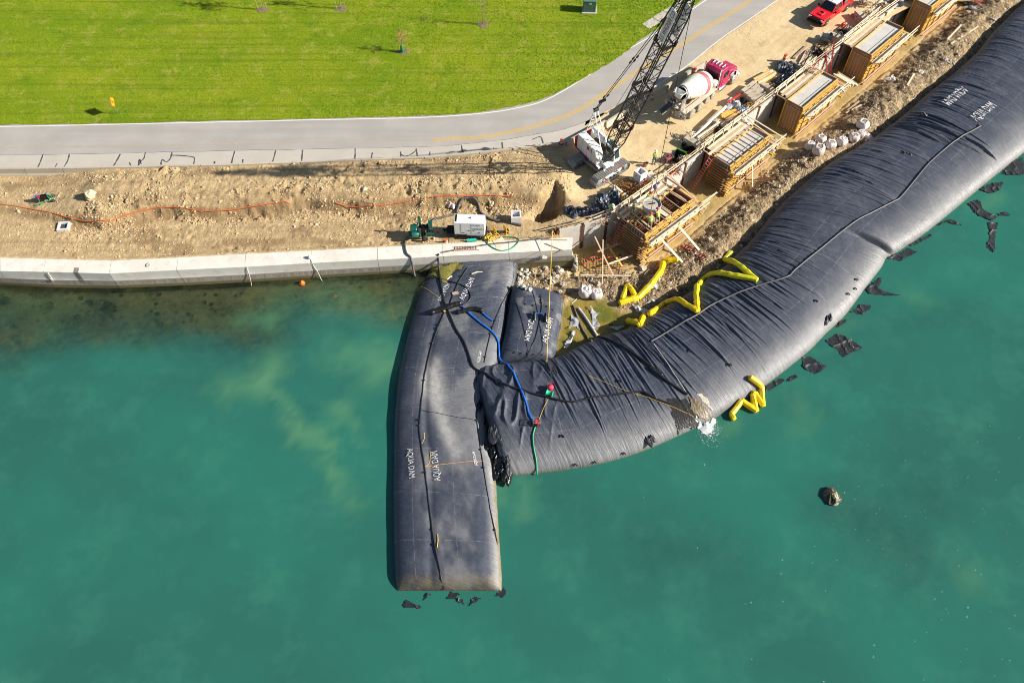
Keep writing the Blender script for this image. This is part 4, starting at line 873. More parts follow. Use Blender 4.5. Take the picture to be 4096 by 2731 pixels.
rail(54.5, min(66.0, acc[-1]), 'farthest timber guard rail on the wall at the top photo edge', 7)

# ---- ladders
M_rung = mk('ladder_rung', (.60, .60, .60), .4, .5)
def ladder(p, q, wd, label, mat=None, n=10):
    mat = mat or M_redlad; p, q = Vector(p), Vector(q); t = thing('ladder', label, 'ladder', p, 0, 'ladders around the excavation'); d = (q - p).normalized()
    s_ = d.cross(Vector((0, 0, 1))); s_ = s_.normalized() if s_.length > .05 else Vector((1, 0, 0))
    for k in (-1, 1): mb = MB(); mb.bar(p + s_ * k * wd / 2, q + s_ * k * wd / 2, .05, .10, up=s_.cross(d)); mb.build('rail', mat, t, world=True)
    for i in range(n): c = p.lerp(q, (i + .7) / (n + .4)); mb = MB(); mb.bar(c - s_ * (wd / 2 - .03), c + s_ * (wd / 2 - .03), .045); mb.build('rung', M_rung, t, world=True)
    return t
def lad_px(a, b_, za, zb, wd, label, mat=None, n=10): return ladder(P(*a, za), P(*b_, zb), wd, label, mat, n)
lad_px(Z6(1000, 640), Z6(1185, 190), -2.8, .75, .45, 'red ladder leaning from the pit up to the left corner of the nearest formwork', n=12)
lad_px(Z4(1890, 1030), Z4(2150, 600), -2.8, .8, .45, 'red ladder leaning up to the left corner of the second formwork', n=12)
lad_px(Z2(1195, 860), Z2(1190, 600), -1.6, 1.0, .42, 'shorter left ladder of the red pair between the third and fourth formworks', n=9)
lad_px(Z2(1235, 870), Z2(1285, 490), -2.2, 1.9, .42, 'taller right ladder of the red pair between the third and fourth formworks', n=13)
lad_px(Z2(1065, 850), Z2(1085, 690), .35, .5, .40, 'red ladder lying by the lumber behind the wall of the third formwork', n=7)
lad_px(Z6(605, 825), Z6(995, 725), -2.35, -2.1, .5, 'orange red ladder lying flat in the pit among the rebar', M_orange, 11)
a_, b_ = S(*Z6(1935, 610)), S(*Z6(2230, 790)); ladder(a_ + Vector((0, 0, .12)), b_ + Vector((0, 0, .10)), .42, 'red ladder lying on the bank right of the nearest formwork', n=9)
lad_px(Z7(955, 640), Z7(1215, 632), .42, .42, .42, 'pinkish ladder lying flat on the seawall cap', mk('ladder_pink', (.60, .27, .22), .6, var=.15), 9)
a_, b_ = S(*Z3(1690, 75)), S(*Z3(1830, -25)); ladder(a_ + Vector((0, 0, .2)), b_ + Vector((0, 0, .2)), .42, 'red ladder lying on the bank at the top photo edge', n=8)
# mud-line rebar mats in the pit by the seawall end
def rebar_mat(px, z, nx, ny, label):
    q = [P(x, y, z) for x, y in px]; mb = MB()
    for k in range(nx): mb.bar(q[0].lerp(q[1], k / (nx - 1)), q[3].lerp(q[2], k / (nx - 1)) , .025)
    for k in range(ny): mb.bar(q[0].lerp(q[3], k / (ny - 1)) + Vector((0, 0, .025)), q[1].lerp(q[2], k / (ny - 1)) + Vector((0, 0, .025)), .025)
    for k in range(nx): 
        p = q[0].lerp(q[1], k / (nx - 1)); mb.bar(p, p + Vector((0, 0, .7)), .03)
        if k % 2: p = q[3].lerp(q[2], k / (nx - 1)); mb.bar(p, p + Vector((0, 0, .6)), .03)
    tag(mb.build('rebar_mat', M_rebar), label, 'rebar mat')
rebar_mat(zz(Z6, (570, 780), (1200, 790), (1150, 1010), (580, 1000)), -2.55, 16, 9, 'rusty rebar mat lying in the muddy pit right of the seawall end')
# loose long boards standing or lying in and around the pit
def plank(p, q, label, m=None, w_=.22, h=.05, group='loose boards around the excavation', up=(0, 0, 1)):
    mb = MB(); mb.bar(p, q, w_, h, up=up); o = mb.build('plank', m or M_new); return tag(o, label, 'plank', group)
def plk(a, b_, za, zb, label, m=None, w_=.22, h=.05): return plank(P(*a, za), P(*b_, zb), label, m, w_, h)
plk(Z6(1555, 425), Z6(1935, 830), -.3, -1.7, 'pale board sloping from the nearest formwork down to the bank', M_new, .24)
plk(Z6(1835, 295), Z6(2160, 670), -.6, -1.8, 'pale board right of another, sloping from the formwork onto the bank', M_new, .24)
plk(Z6(1150, 70), Z6(1560, 415), .95, .75, 'grey board lying across the front of the nearest formwork top', M_old, .16, .06)
plk(Z6(765, 490), Z6(1020, 1030), -1.0, -2.2, 'slim leaning board crossing the flat orange ladder', M_pink, .12, .08)
plk(Z6(875, 530), Z6(865, 1130), -.6, -2.0, 'slim board propped upright in the pit beside the orange ladder', M_new, .10, .08)
plk(Z6(580, 1005), Z6(1250, 1012), -2.0, -2.0, 'long slim board lying level across the pit edge', M_new, .12, .08)
plk(Z6(930, 590), Z6(1130, 890), -1.6, -2.5, 'yellow beam leaning in the pit beside the white pipe stub', M_beam, .16, .14)
plk(Z6(945, 855), Z6(1265, 740), -2.0, -1.9, 'white board propped level behind the pit pipe stub', M_new, .14, .10)
plk(Z6(790, 695), Z6(1095, 580), -1.7, -1.6, 'grey board under the foot of the leaning red ladder', M_old, .13, .08)
for a, b_, lb, m in [(Z6(1430, 1010), Z6(1590, 830), 'grey board lying beside the upper yellow curtain section', M_old), (Z6(1270, 1315), Z6(1540, 1010), 'long grey board lying along the yellow curtain roll on the bank', M_old), (Z3(1310, 550), Z3(1500, 350), 'short pale board on the gravel bank near the top', M_new), (Z3(1360, 605), Z3(1725, 372), 'long pale board on the gravel bank near the top', M_new), (Z3(770, 1165), Z3(865, 1010), 'thin yellowish board lying alone on the gravel bank', M_new), (Z2(1420, 1340), Z2(1600, 1245), 'lower board of a crossing pair on the bank below the third formwork', M_new), (Z2(1440, 1310), Z2(1575, 1200), 'upper board of a crossing pair on the bank below the third formwork', M_old),
                     (Z5(1055, 1330), Z5(1165, 1395), 'short board in the mud below the second formwork', M_new), (Z5(950, 1470), Z5(1030, 1530), 'half buried board in the mud left of a rusty rebar bundle', M_new), (Z3(960, 598), Z3(1220, 632), 'thin stick lying on the bank below the fourth formwork', M_old), (Z5(1230, 1430), Z5(1330, 1480), 'board end beside the rusty rebar bundle on the bank', M_old), (Z6(1400, 815), Z6(1500, 790), 'short board at the foot of the nearest formwork', M_new)]:
    p, q = S(*a), S(*b_); plank(p + Vector((0, 0, .09)), q + Vector((0, 0, .09)), lb, m, .2)
plk(X1(1385, 480), X1(1990, 1020), 1.15, .95, 'upper pink board laid across the gap behind the nearest formwork', M_pink, .13, .07)
plk(X1(1370, 560), X1(2010, 1010), .95, .85, 'lower pink board laid across the gap behind the nearest formwork', M_pink, .13, .07)
plk(Z4(2030, 1205), Z4(2230, 1065), -.2, -.3, 'board sticking out from the platform towards the second formwork', M_new, .14, .06)
plk(Z4(1930, 1330), Z4(2005, 1380), -.9, -1.2, 'board end sticking out below the nearest formwork platform', M_old, .14, .06)
plk(Z5(930, 520), Z5(1480, 860), 1.2, .5, 'pale board laid from the wall across the end of the second formwork', M_new, .14, .06)
plk(Z5(960, 590), Z5(1400, 900), .9, .4, 'second pale board laid across the end of the second formwork', M_new, .12, .06)
# ================================================================== VEHICLES
M_red = mk('truck_red', (.40, .018, .085), .32, var=.08, spec=.6, dirt=(.42, .22, .2), dscale=2.2, damt=.4)
M_pred = mk('pickup_red', (.70, .010, .018), .25, var=.05, spec=.7, dirt=(.5, .12, .1), dscale=2, damt=.3)
M_wht = mk('white_paint', (.78, .78, .76), .38, var=.05, dirt=(.6, .57, .5), dscale=2, damt=.25)
M_crw = mk('crane_white', (.74, .75, .72), .45, var=.07, dirt=(.5, .47, .4), dscale=1.4, damt=.45)
M_glass = mk('dark_glass', (.015, .022, .03), .08, var=.05, spec=.8)
M_tyre = mk('tyre_rubber', (.035, .034, .032), .85, var=.25)
M_dtyre = mk('dusty_tyre', (.30, .27, .22), .9, var=.2)
M_chrome = mk('chrome', (.75, .75, .77), .2, .95)
M_drum = mk('drum_cream', (.76, .72, .62), .45, var=.05, dirt=(.55, .5, .4), dscale=1.0, damt=.35)
M_dband = mk('drum_red_band', (.50, .10, .12), .5, var=.3, scale=4, dirt=(.62, .4, .38), dscale=3)
M_beige = mk('dusty_cream', (.62, .53, .42), .6, var=.1, dirt=(.42, .35, .27), dscale=1.5)
M_chute = mk('dark_blue_steel', (.05, .085, .11), .55, .3, .2, 3, dirt=(.3, .3, .28), dscale=2)
M_lamp = mk('lamp_lens', (.75, .72, .65), .15)
def wheel(t, c, r, wd, tyre=None, rim=None, side=1):
    """tyre with a rim as its child; axle along local y"""
    M = Matrix.Translation(Vector(c)) @ Matrix.Rotation(math.pi / 2, 4, 'X')
    mb = MB(); mb.lathe([(r * .56, -wd / 2), (r * .92, -wd / 2), (r, -wd / 2 + .04), (r, wd / 2 - .04), (r * .92, wd / 2), (r * .56, wd / 2)], 20, M); o = mb.build('wheel', tyre or M_tyre, t)
    mb = MB(); mb.lathe([(r * .56, -wd / 2 + .02), (r * .5, -wd / 2 + .06), (r * .2, -wd / 2 + .10), (r * .18, -wd / 2 - .01), (0.01, -wd / 2 - .01)], 14, M); mb.lathe([(0.01, wd / 2 + .01), (r * .18, wd / 2 + .01), (r * .2, wd / 2 - .1), (r * .5, wd / 2 - .06), (r * .56, wd / 2 - .02)], 14, M)
    mb.build('rim', rim or M_beige, o); return o
# ---------------------------------------------------------------- concrete mixer truck
A = P(*Z1(1655, 1385)); B = P(*Z1(2150, 985)); hd = math.atan2(B.y - A.y, B.x - A.x); left = Vector((-math.sin(hd), math.cos(hd), 0)); org = A + left * 1.12
t = thing('mixer_truck', 'concrete mixer truck with a red cab and cream drum with a red band', 'mixer truck', org, hd)
mb = MB(); mb.box((3.4, .38, .95), (9.0, .12, .28)); mb.box((3.4, -.38, .95), (9.0, .12, .28)); mb.box((-.9, 0, .95), (.3, 1.0, .25)); mb.build('chassis', M_beige, t)
for s in (-1, 1):
    for x in (0.0, 1.38): wheel(t, (x, s * 1.0, .52), .52, .5, M_dtyre)
    for x in (2.75, 3.75): wheel(t, (x, s * 1.0, .58), .42, .3, M_dtyre)
    wheel(t, (7.62, s * 1.03, .54), .54, .34, M_dtyre, M_chrome)
    mb = MB(); mb.box((1.2, s * .86, 1.14), (4.9, .52, .06)); mb.box((-1.25, s * .9, .98), (.06, .5, .4)); mb.box((3.6, s * .9, 1.10), (1.6, .45, .05)); mb.build('mudguard', M_beige, t)
    mb = MB(); mb.box((-1.35, s * 1.0, .75), (.03, .6, .6)); mb.build('mud_flap', M_beige, t)
# cab
mb = MB(); mb.side([(4.75, .75), (6.35, .75), (6.35, 1.95), (6.12, 2.78), (5.9, 2.86), (4.85, 2.86), (4.75, 2.7)], -1.08, 1.08); mb.build('cab', M_red, t)
mb = MB(); mb.bbox((5.35, 0, 2.93), (1.15, 1.95, .12), .05); mb.box((5.0, 0, 3.0), (.35, .28, .05)); mb.build('cab_roof', M_red, t)
mb = MB(); mb.box((4.735, .02, 2.2), (.03, 1.35, .58)); mb.build('rear_window', M_glass, t)
mb = MB(); mb.add([(6.365, -.95, 2.02), (6.365, .95, 2.02), (6.15, .9, 2.72), (6.15, -.9, 2.72)], [(0, 1, 2, 3)]); mb.build('windscreen', M_glass, t)
for s in (-1, 1):
    mb = MB(); mb.box((5.62, s * 1.09, 2.25), (.85, .03, .62)); w_ = mb.build('side_window', M_glass, t)
    mb = MB(); mb.box((5.62, s * 1.087, 1.35), (1.05, .03, 1.05)); d_ = mb.build('door', M_red, t); mb = MB(); mb.box((5.25, s * 1.11, 1.7), (.14, .03, .04)); mb.build('handle', M_chrome, d_)
    mb = MB(); mb.lathe([(.085, 1.0), (.085, 3.3), (.07, 3.32)], 10, Matrix.Translation(Vector((4.6, s * .98, 0)))); mb.build('exhaust_stack', M_chrome, t)
    mb = MB(); mb.bar((6.2, s * 1.05, 2.3), (6.75, s * 1.45, 2.1), .03); mb.box((6.75, s * 1.48, 2.0), (.08, .2, .42)); mb.build('mirror', M_black, t)
    mb = MB(); mb.side([(6.95, .95), (7.05, 1.22), (7.4, 1.38), (7.9, 1.36), (8.3, 1.1), (8.38, .75), (8.2, .75), (8.05, 1.05), (7.65, 1.2), (7.2, 1.05), (7.1, .9)], s * .82, s * 1.25); mb.build('fender', M_wht, t)
    mb = MB(); mb.lathe([(.1, 0), (.11, .04)], 10, Matrix.Translation(Vector((8.52, s * .75, 1.1))) @ Matrix.Rotation(math.pi / 2, 4, 'Y')); mb.build('headlight', M_lamp, t)
    mb = MB(); mb.lathe([(.3, -.55), (.32, -.5), (.32, .5), (.3, .55)], 14, Matrix.Translation(Vector((5.35, s * .95, .62))) @ Matrix.Rotation(math.pi / 2, 4, 'Y')); mb.build('fuel_tank', M_chrome, t)
mb = MB(); mb.side([(6.35, .85), (8.45, .85), (8.5, 1.35), (8.35, 1.6), (7.4, 1.82), (6.35, 1.95)], -.72, .72); mb.build('bonnet', M_red, t)
mb = MB(); mb.side([(6.5, 1.95), (8.1, 1.70), (8.1, 1.73), (6.5, 2.03)], -.32, .32); mb.build('bonnet_ridge', M_red, t)
mb = MB(); mb.box((8.52, 0, 1.15), (.05, 1.0, .55)); mb.build('grille', M_chrome, t)
mb = MB(); mb.bbox((8.6, 0, .65), (.25, 2.3, .3), .05); mb.build('bumper', M_chrome, t)
for k in range(4): mb = MB(); mb.lathe([(.04, -.3), (.075, .3)], 8, Matrix.Translation(Vector((5.55 + .0 * k, -.6 + .4 * k, 3.05))) @ Matrix.Rotation(math.pi / 2, 4, 'Y')); mb.build('roof_horn', M_chrome, t)
# water tank and drum
mb = MB(); mb.lathe([(.3, -.95), (.36, -.9), (.36, .9), (.3, .95)], 16, Matrix.Translation(Vector((4.2, 0, 1.75))) @ Matrix.Rotation(math.pi / 2, 4, 'X')); mb.build('water_tank', M_drum, t)
for y in (-.5, .5): mb = MB(); mb.lathe([(.37, -.03), (.37, .03)], 16, Matrix.Translation(Vector((4.2, y, 1.75))) @ Matrix.Rotation(math.pi / 2, 4, 'X')); mb.build('tank_strap', M_black, t)
DM = Matrix.Translation(Vector((3.6, 0, 1.95))) @ Matrix.Rotation(-math.pi / 2 + .235, 4, 'Y')    # local z runs back and up
mb = MB(); mb.lathe([(.35, -.12), (.85, 0), (1.16, .55), (1.22, 1.05)], 32, DM, False); mb.lathe([(1.22, 1.72), (1.20, 2.1), (1.0, 3.2), (.70, 4.5), (.66, 4.75)], 32, DM, False); dr = mb.build('drum', M_drum, t)
mb = MB(); mb.lathe([(1.222, 1.05), (1.232, 1.4), (1.222, 1.72)], 32, DM, False); mb.build('red_band', M_dband, dr)
mb = MB(); mb.lathe([(.70, 4.50), (.76, 4.52), (.76, 4.64), (.70, 4.66)], 28, DM, False); mb.build('roller_ring', M_grey, dr)
mb = MB(); mb.lathe([(.66, 4.75), (.60, 4.76), (.45, 4.2), (.01, 3.9)], 24, DM, False); mb.build('drum_mouth', M_black, dr)
for k in range(3):
    a = 2 * math.pi * k / 3; mb = MB(); l_ = []
    for j in range(14): zj = 1.9 + j * .2; r = np.interp(zj, [1.72, 2.1, 3.2, 4.5], [1.22, 1.2, 1.0, .7]) + .012; aa = a + j * .22; l_.append(DM @ Vector((r * math.cos(aa), r * math.sin(aa), zj)))
    mb.tube(l_, .02, 5); mb.build('fin_weld', M_drum, dr)
mb = MB(); mb.bar((-.75, .55, 1.0), (-.95, .45, 2.3), .12); mb.bar((-.75, -.55, 1.0), (-.95, -.45, 2.3), .12); mb.bar((-.95, .6, 2.2), (-.95, -.6, 2.2), .12, .2); mb.bar((3.7, .5, 1.0), (3.75, .3, 1.9), .14); mb.bar((3.7, -.5, 1.0), (3.75, -.3, 1.9), .14); mb.build('pedestal', M_beige, t)
mb = MB()
mb.add([(-1.0, -.55, 3.45), (-1.0, .55, 3.45), (-1.75, .5, 3.35), (-1.75, -.5, 3.35), (-1.1, -.25, 2.75), (-1.1, .25, 2.75), (-1.5, .25, 2.7), (-1.5, -.25, 2.7)], [(1, 0, 4, 5), (2, 1, 5, 6), (3, 2, 6, 7), (0, 3, 7, 4)]); mb.lathe([(.62, 3.36), (.66, 3.42), (.62, 3.48), (.58, 3.42)], 18, Matrix.Translation(Vector((-1.2, 0, 0))), False); mb.build('charge_hopper', M_wht, t)
mb = MB()
for s in (-1, 1): mb.box((-1.25, s * .62, 2.2), (.7, .10, 1.0)); mb.bar((-1.0, s * .62, 1.0), (-1.4, s * .62, 2.8), .1)
mb.build('collector_frame', M_grey, t)
ch0, ch1 = Vector((-1.55, .1, 2.25)), Vector((-2.7, .9, 1.05)); u = (ch1 - ch0).normalized(); sv = u.cross(Vector((0, 0, 1))).normalized(); up_ = sv.cross(u); mb = MB(); pr_ = [(-.34, .2), (-.28, .02), (-.12, -.08), (.12, -.08), (.28, .02), (.34, .2)]
vs = [ch0 + sv * x + up_ * z for x, z in pr_] + [ch1 + sv * x + up_ * z for x, z in pr_] + [ch0 + sv * x * .92 + up_ * (z + .03) for x, z in pr_] + [ch1 + sv * x * .92 + up_ * (z + .03) for x, z in pr_]
mb.add(vs, [(i, i + 1, 7 + i, 6 + i) for i in range(5)] + [(12 + i + 1, 12 + i, 18 + i, 18 + i + 1) for i in range(5)] + [(0, 6, 18, 12), (5, 17, 23, 11)]); mb.build('discharge_chute', M_chute, t)
mb = MB()
for k in range(3): mb.box((-1.55 - .02 * k, -1.0, .75 + .35 * k), (.12, .55, .06))
for y in (-.75, -1.25): mb.bar((-1.5, y, .6), (-1.35, y, 1.9), .05)
for k in range(4): mb.box((-1.42, -.7 + .1 * k, 1.2), (.1, .05, .9))
mb.build('rear_steps', M_grey, t)
for s in (-1, 1): wheel(t, (-1.85, s * .85, 2.25), .42, .28, M_dtyre)
mb = MB(); mb.bar((-1.85, -.85, 2.25), (-1.85, .85, 2.25), .14); mb.bar((-1.85, .3, 2.25), (-.8, .3, 1.1), .14); mb.bar((-1.85, -.3, 2.25), (-.8, -.3, 1.1), .14); mb.build('booster_axle', M_grey, t)
mb = MB(); mb.box((-1.55, -.4, 1.05), (.3, .6, .75)); mb.box((-1.55, .45, 1.0), (.3, .5, .6)); mb.build('rear_box', M_grey, t)
# ---------------------------------------------------------------- pickup truck
A = P(*Z2(1415, 130)); B = P(*Z2(1170, 310)); hd = math.atan2(B.y - A.y, B.x - A.x); left = Vector((-math.sin(hd), math.cos(hd), 0)); org = (A + B) / 2 - left * .88
t = thing('pickup_truck', 'red pickup truck with a white cab roof parked on the dirt yard', 'pickup truck', org, hd)
fr_, rr_ = 2.05, -2.1
lower = [(-3.1, .62), (-2.72, .55), (-2.6, .75), (-2.35, .95), (-1.85, .95), (-1.6, .75), (-1.5, .48), (1.45, .48), (1.55, .75), (1.8, .95), (2.3, .95), (2.55, .75), (2.62, .5), (3.1, .55), (3.14, 1.0), (3.0, 1.14), (1.35, 1.25), (-.95, 1.25), (-.98, 1.28), (-3.1, 1.28)]
mb = MB(); mb.side(lower, -.98, .98); mb.build('body', M_pred, t)
mb = MB(); mb.add([(1.30, -.86, 1.25), (1.30, .86, 1.25), (-.95, .88, 1.25), (-.95, -.88, 1.25), (.52, -.70, 1.88), (.52, .70, 1.88), (-.75, .72, 1.90), (-.75, -.72, 1.90)], [(4, 5, 6, 7), (0, 1, 5, 4), (1, 2, 6, 5), (2, 3, 7, 6), (3, 0, 4, 7)]); cb = mb.build('cab', M_pred, t)
mb = MB(); mb.bbox((-.12, 0, 1.925), (1.36, 1.42, .07), .05); 
for k in range(5): mb.box((-.15, -.5 + .25 * k, 1.965), (1.1, .05, .02))
mb.box((.25, 0, 1.98), (.16, .35, .04)); mb.build('cab_roof', M_wht, t)
mb = MB(); mb.add([(1.26, -.78, 1.30), (1.26, .78, 1.30), (.585, .66, 1.855), (.585, -.66, 1.855)], [(0, 1, 2, 3)]); o = mb.build('windscreen', M_glass, t); o.location = (.012, 0, .012)
mb = MB(); mb.add([(-.96, .76, 1.32), (-.96, -.76, 1.32), (-.785, -.64, 1.84), (-.785, .64, 1.84)], [(0, 1, 2, 3)]); o = mb.build('rear_window', M_glass, t); o.location = (-.012, 0, .005)
for s in (-1, 1):
    for x0, x1, xa, xb in ((.15, .98, .15, .50), (-.80, .08, -.66, .08)):
        mb = MB(); v = [(x0, s * .885, 1.30), (x1, s * .875, 1.30), (xb, s * .735, 1.82), (xa, s * .735, 1.82)]; mb.add(v, [(0, 1, 2, 3) if s < 0 else (3, 2, 1, 0)]); mb.build('side_window', M_glass, t)
    wheel(t, (fr_, s * .84, .41), .41, .28, M_tyre, M_chrome); wheel(t, (rr_, s * .84, .41), .41, .28, M_tyre, M_chrome)
    mb = MB(); mb.bbox((1.02, s * 1.12, 1.33), (.12, .24, .2), .03); mb.bar((1.02, s * .95, 1.25), (1.02, s * 1.1, 1.3), .05); mb.build('mirror', M_black, t)
    mb = MB(); mb.box((3.09, s * .78, .98), (.16, .34, .16)); mb.build('headlight', M_lamp, t)
    mb = MB(); mb.box((-2.05, s * .90, 1.26), (2.1, .12, .1)); mb.build('bed_rail', M_pred, t)
mb = MB(); mb.box((3.13, 0, .86), (.1, 1.5, .38)); mb.build('grille', M_black, t); mb = MB(); mb.bbox((3.2, 0, .55), (.25, 1.95, .26), .05); mb.build('bumper', M_black, t)
mb = MB(); mb.bbox((2.1, 0, 1.24), (.9, .6, .07), .06); mb.build('bonnet_scoop', M_pred, t); mb = MB(); mb.box((2.0, 0, 1.285), (.35, .42, .02)); mb.build('scoop_vent', M_black, t)
mb = MB(); mb.box((-2.05, 0, 1.285), (2.0, 1.66, .02)); mb.build('bed_liner', M_grey, t); mb = MB(); mb.box((-1.12, 0, 1.5), (.08, 1.7, .5)); mb.build('headache_rack', M_black, t)
# ---------------------------------------------------------------- crawler crane
CO = Vector((8.55, 58.95, 0)); chd = R_(-56.5); t = thing('crawler_crane', 'white crawler crane with a black lattice boom standing on the dirt yard', 'crane', CO, chd); CI = WM[t.name].inverted()
M_track = mk('track_steel', (.34, .33, .31), .55, .5, .25, 5, dirt=(.4, .32, .22), dscale=2)
tdir = Vector((math.cos(R_(39.5)), math.sin(R_(39.5)), 0)); tl = Vector((-tdir.y, tdir.x, 0))
padme = None
for ci, tc in enumerate((Vector((9.50, 57.38, 0)), Vector((7.45, 59.85, 0)))):
    Mt = Matrix.Translation(tc) @ Matrix.Rotation(R_(39.5), 4, 'Z')
    mb = MB().tf(Mt); hl, r = 1.80, .46
    mb.box((0, 0, .48), (3.6, .34, .5)); mb.box((0, 0, .45), (2.4, .5, .2)); mb.build('track_frame', M_crw if ci == 0 else M_grey, t, world=True)
    for s in (-1, 1):
        mb = MB().tf(Mt @ Matrix.Translation(Vector((s * hl, 0, .45))) @ Matrix.Rotation(math.pi / 2, 4, 'X')); mb.lathe([(.1, -.3), (.34, -.28), (.34, .28), (.1, .3)], 14); mb.build('sprocket', M_grey, t, world=True)
    for k in range(5): mb = MB().tf(Mt @ Matrix.Translation(Vector((-1.0 + .5 * k, 0, .24))) @ Matrix.Rotation(math.pi / 2, 4, 'X')); mb.lathe([(.05, -.28), (.17, -.26), (.17, .26), (.05, .28)], 10); mb.build('roller', M_grey, t, world=True)
    per = 4 * hl + 2 * math.pi * r; n = 40
    for k in range(n):
        d = per * k / n
        if d < 2 * hl: p, a = Vector((-hl + d, 0, r + .06 + r)), 0
        elif d < 2 * hl + math.pi * r: q = (d - 2 * hl) / r; p, a = Vector((hl + r * math.sin(q), 0, r + .06 + r * math.cos(q))), -q
        elif d < 4 * hl + math.pi * r: p, a = Vector((hl - (d - 2 * hl - math.pi * r), 0, r + .06 - r)), math.pi
        else: q = (d - 4 * hl - math.pi * r) / r; p, a = Vector((-hl - r * math.sin(q), 0, r + .06 - r * math.cos(q))), math.pi - q
        if padme is None:
            mb = MB(); mb.box((0, 0, 0), (.215, .92, .05)); mb.box((0, .0, .035), (.05, .90, .04)); mb.box((0, .15, -.04), (.14, .08, .06)); mb.box((0, -.15, -.04), (.14, .08, .06)); o = mb.build('track_pad', M_track, t); padme = o.data
        else: o = bpy.data.objects.new('track_pad', padme); COL.objects.link(o); o.parent = t
        m = CI @ Mt @ Matrix.Translation(p) @ Matrix.Rotation(-a if False else a, 4, 'Y').inverted() if False else CI @ Mt @ Matrix.Translation(p) @ Matrix.Rotation(-a, 4, 'Y')
        o.matrix_basis = m
mb = MB().tf(Matrix.Translation(Vector((8.47, 58.62, 0))) @ Matrix.Rotation(R_(39.5), 4, 'Z')); mb.box((0, 0, .62), (1.7, 3.0, .35)); mb.lathe([(.75, .78), (.75, 1.12)], 20); mb.build('car_body', M_grey, t, world=True)
mb = MB(); mb.box((-.65, 0, 1.18), (3.9, 2.3, .16)); mb.build('deck', M_crw, t)
mb = MB(); mb.box((-.65, -1.165, 1.2), (3.6, .03, .14)); mb.build('red_stripe', M_red, t)
# right housing (towards the photo's lower left), left housing with the rounded roof, middle channel
roofR = [(-2.25, 1.27), (.85, 1.27), (.88, 1.9), (.62, 2.5), (.45, 2.75), (.15, 2.85), (-2.25, 2.9)]
mb = MB(); mb.side(roofR, -1.12, -.32); hr = mb.build('engine_housing', M_crw, t)
for x in (-1.5, -.7): mb = MB(); mb.box((x, -1.125, 2.0), (.02, .02, 1.4)); mb.build('panel_seam', M_grey, hr)
mb = MB(); mb.box((-.35, -1.13, 2.35), (.75, .02, .36)); mb.build('red_emblem', M_red, hr)
mb = MB(); mb.box((-.35, -1.142, 2.35), (.12, .012, .26)); mb.box((-.15, -1.142, 2.35), (.12, .012, .26)); mb.box((-.25, -1.142, 2.35), (.2, .012, .06)); mb.build('emblem_mark', M_crw, hr)
mb = MB()
for y in (-1.0, -1.0): pass
for x in (-.05, .35):
    mb.bar((x, -1.2, 1.2), (x, -1.2, 3.0), .035); mb.bar((x, -1.2, 3.0), (x, -.8, 3.15), .03); mb.bar((x, -.8, 3.15), (x, -.75, 2.88), .03)
for k in range(6): mb.bar((-.05, -1.2, 1.35 + .27 * k), (.35, -1.2, 1.35 + .27 * k), .025)
mb.build('side_ladder', M_wht, t)
rl_ = [(.42, 1.27)] + [(.42, 2.45), (.52, 2.72), (.72, 2.88), (.95, 2.88), (1.10, 2.72), (1.14, 2.4), (1.14, 1.27)]
mb = MB(); n = len(rl_); vs = [(-2.2, y, z) for y, z in rl_] + [(-.1, y, z) for y, z in rl_]; mb.add(vs, [tuple(range(n - 1, -1, -1)), tuple(range(n, 2 * n))] + [(i, (i + 1) % n, n + (i + 1) % n, n + i) for i in range(n)]); mb.build('winch_housing', M_crw, t)
mb = MB(); mb.box((-1.15, .05, 1.6), (2.0, .7, .7)); mb.build('winch_well', M_black, t)
for x in (-1.1, -.2): mb = MB().tf(Matrix.Translation(Vector((x, .05, 2.05))) @ Matrix.Rotation(math.pi / 2, 4, 'X')); mb.lathe([(.42, -.32), (.42, -.28), (.27, -.26), (.27, .26), (.42, .28), (.42, .32)], 18); mb.build('rope_drum', M_rust, t)
# cab
mb = MB(); mb.side([(.0, 1.27), (1.55, 1.27), (1.62, 1.7), (1.40, 2.75), (1.25, 2.85), (.0, 2.85)], .42, 1.15); cab_ = mb.build('cab', M_crw, t)
mb = MB(); mb.add([(1.625, .5, 1.78), (1.625, 1.07, 1.78), (1.43, 1.05, 2.68), (1.43, .52, 2.68)], [(0, 1, 2, 3)]); mb.build('front_window', mk('green_glass', (.02, .06, .045), .08, spec=.8), cab_)
mb = MB(); mb.box((.75, 1.155, 2.3), (1.1, .02, .7)); mb.box((.75, .415, 2.35), (1.0, .02, .6)); mb.build('side_window', MATS['green_glass'], cab_)
mb = MB(); mb.add([(.15, .52, 2.856), (1.15, .52, 2.856), (1.15, 1.05, 2.856), (.15, 1.05, 2.856)], [(0, 1, 2, 3)]); mb.build('roof_window', MATS['green_glass'], cab_)
mb = MB(); mb.bbox((-2.5, 0, 1.75), (.42, 2.3, 1.15), .08); mb.build('counterweight', mk('crane_red', (.50, .012, .015), .45, var=.15, dirt=(.25, .05, .04)), t)
mb = MB(); mb.bar((1.2, -.5, 1.3), (2.35, -.95, .55), .18, .1); mb.bar((1.2, .3, 1.3), (2.15, .5, .6), .18, .1); mb.build('front_arm', M_crw, t)
mb = MB(); mb.box((1.35, -.1, 1.35), (.7, 1.0, .3)); mb.build('boom_seat', M_crw, t)
for k in range(5): q = [(2.3, -1.0, .62), (2.1, .5, .7), (1.7, -1.25, .75), (2.0, 1.1, .98), (1.85, .75, .98)][k]; mb = MB(); mb.box(q, (.22, .12, .08), .4 * k); mb.build('red_clip', M_redlad, t)
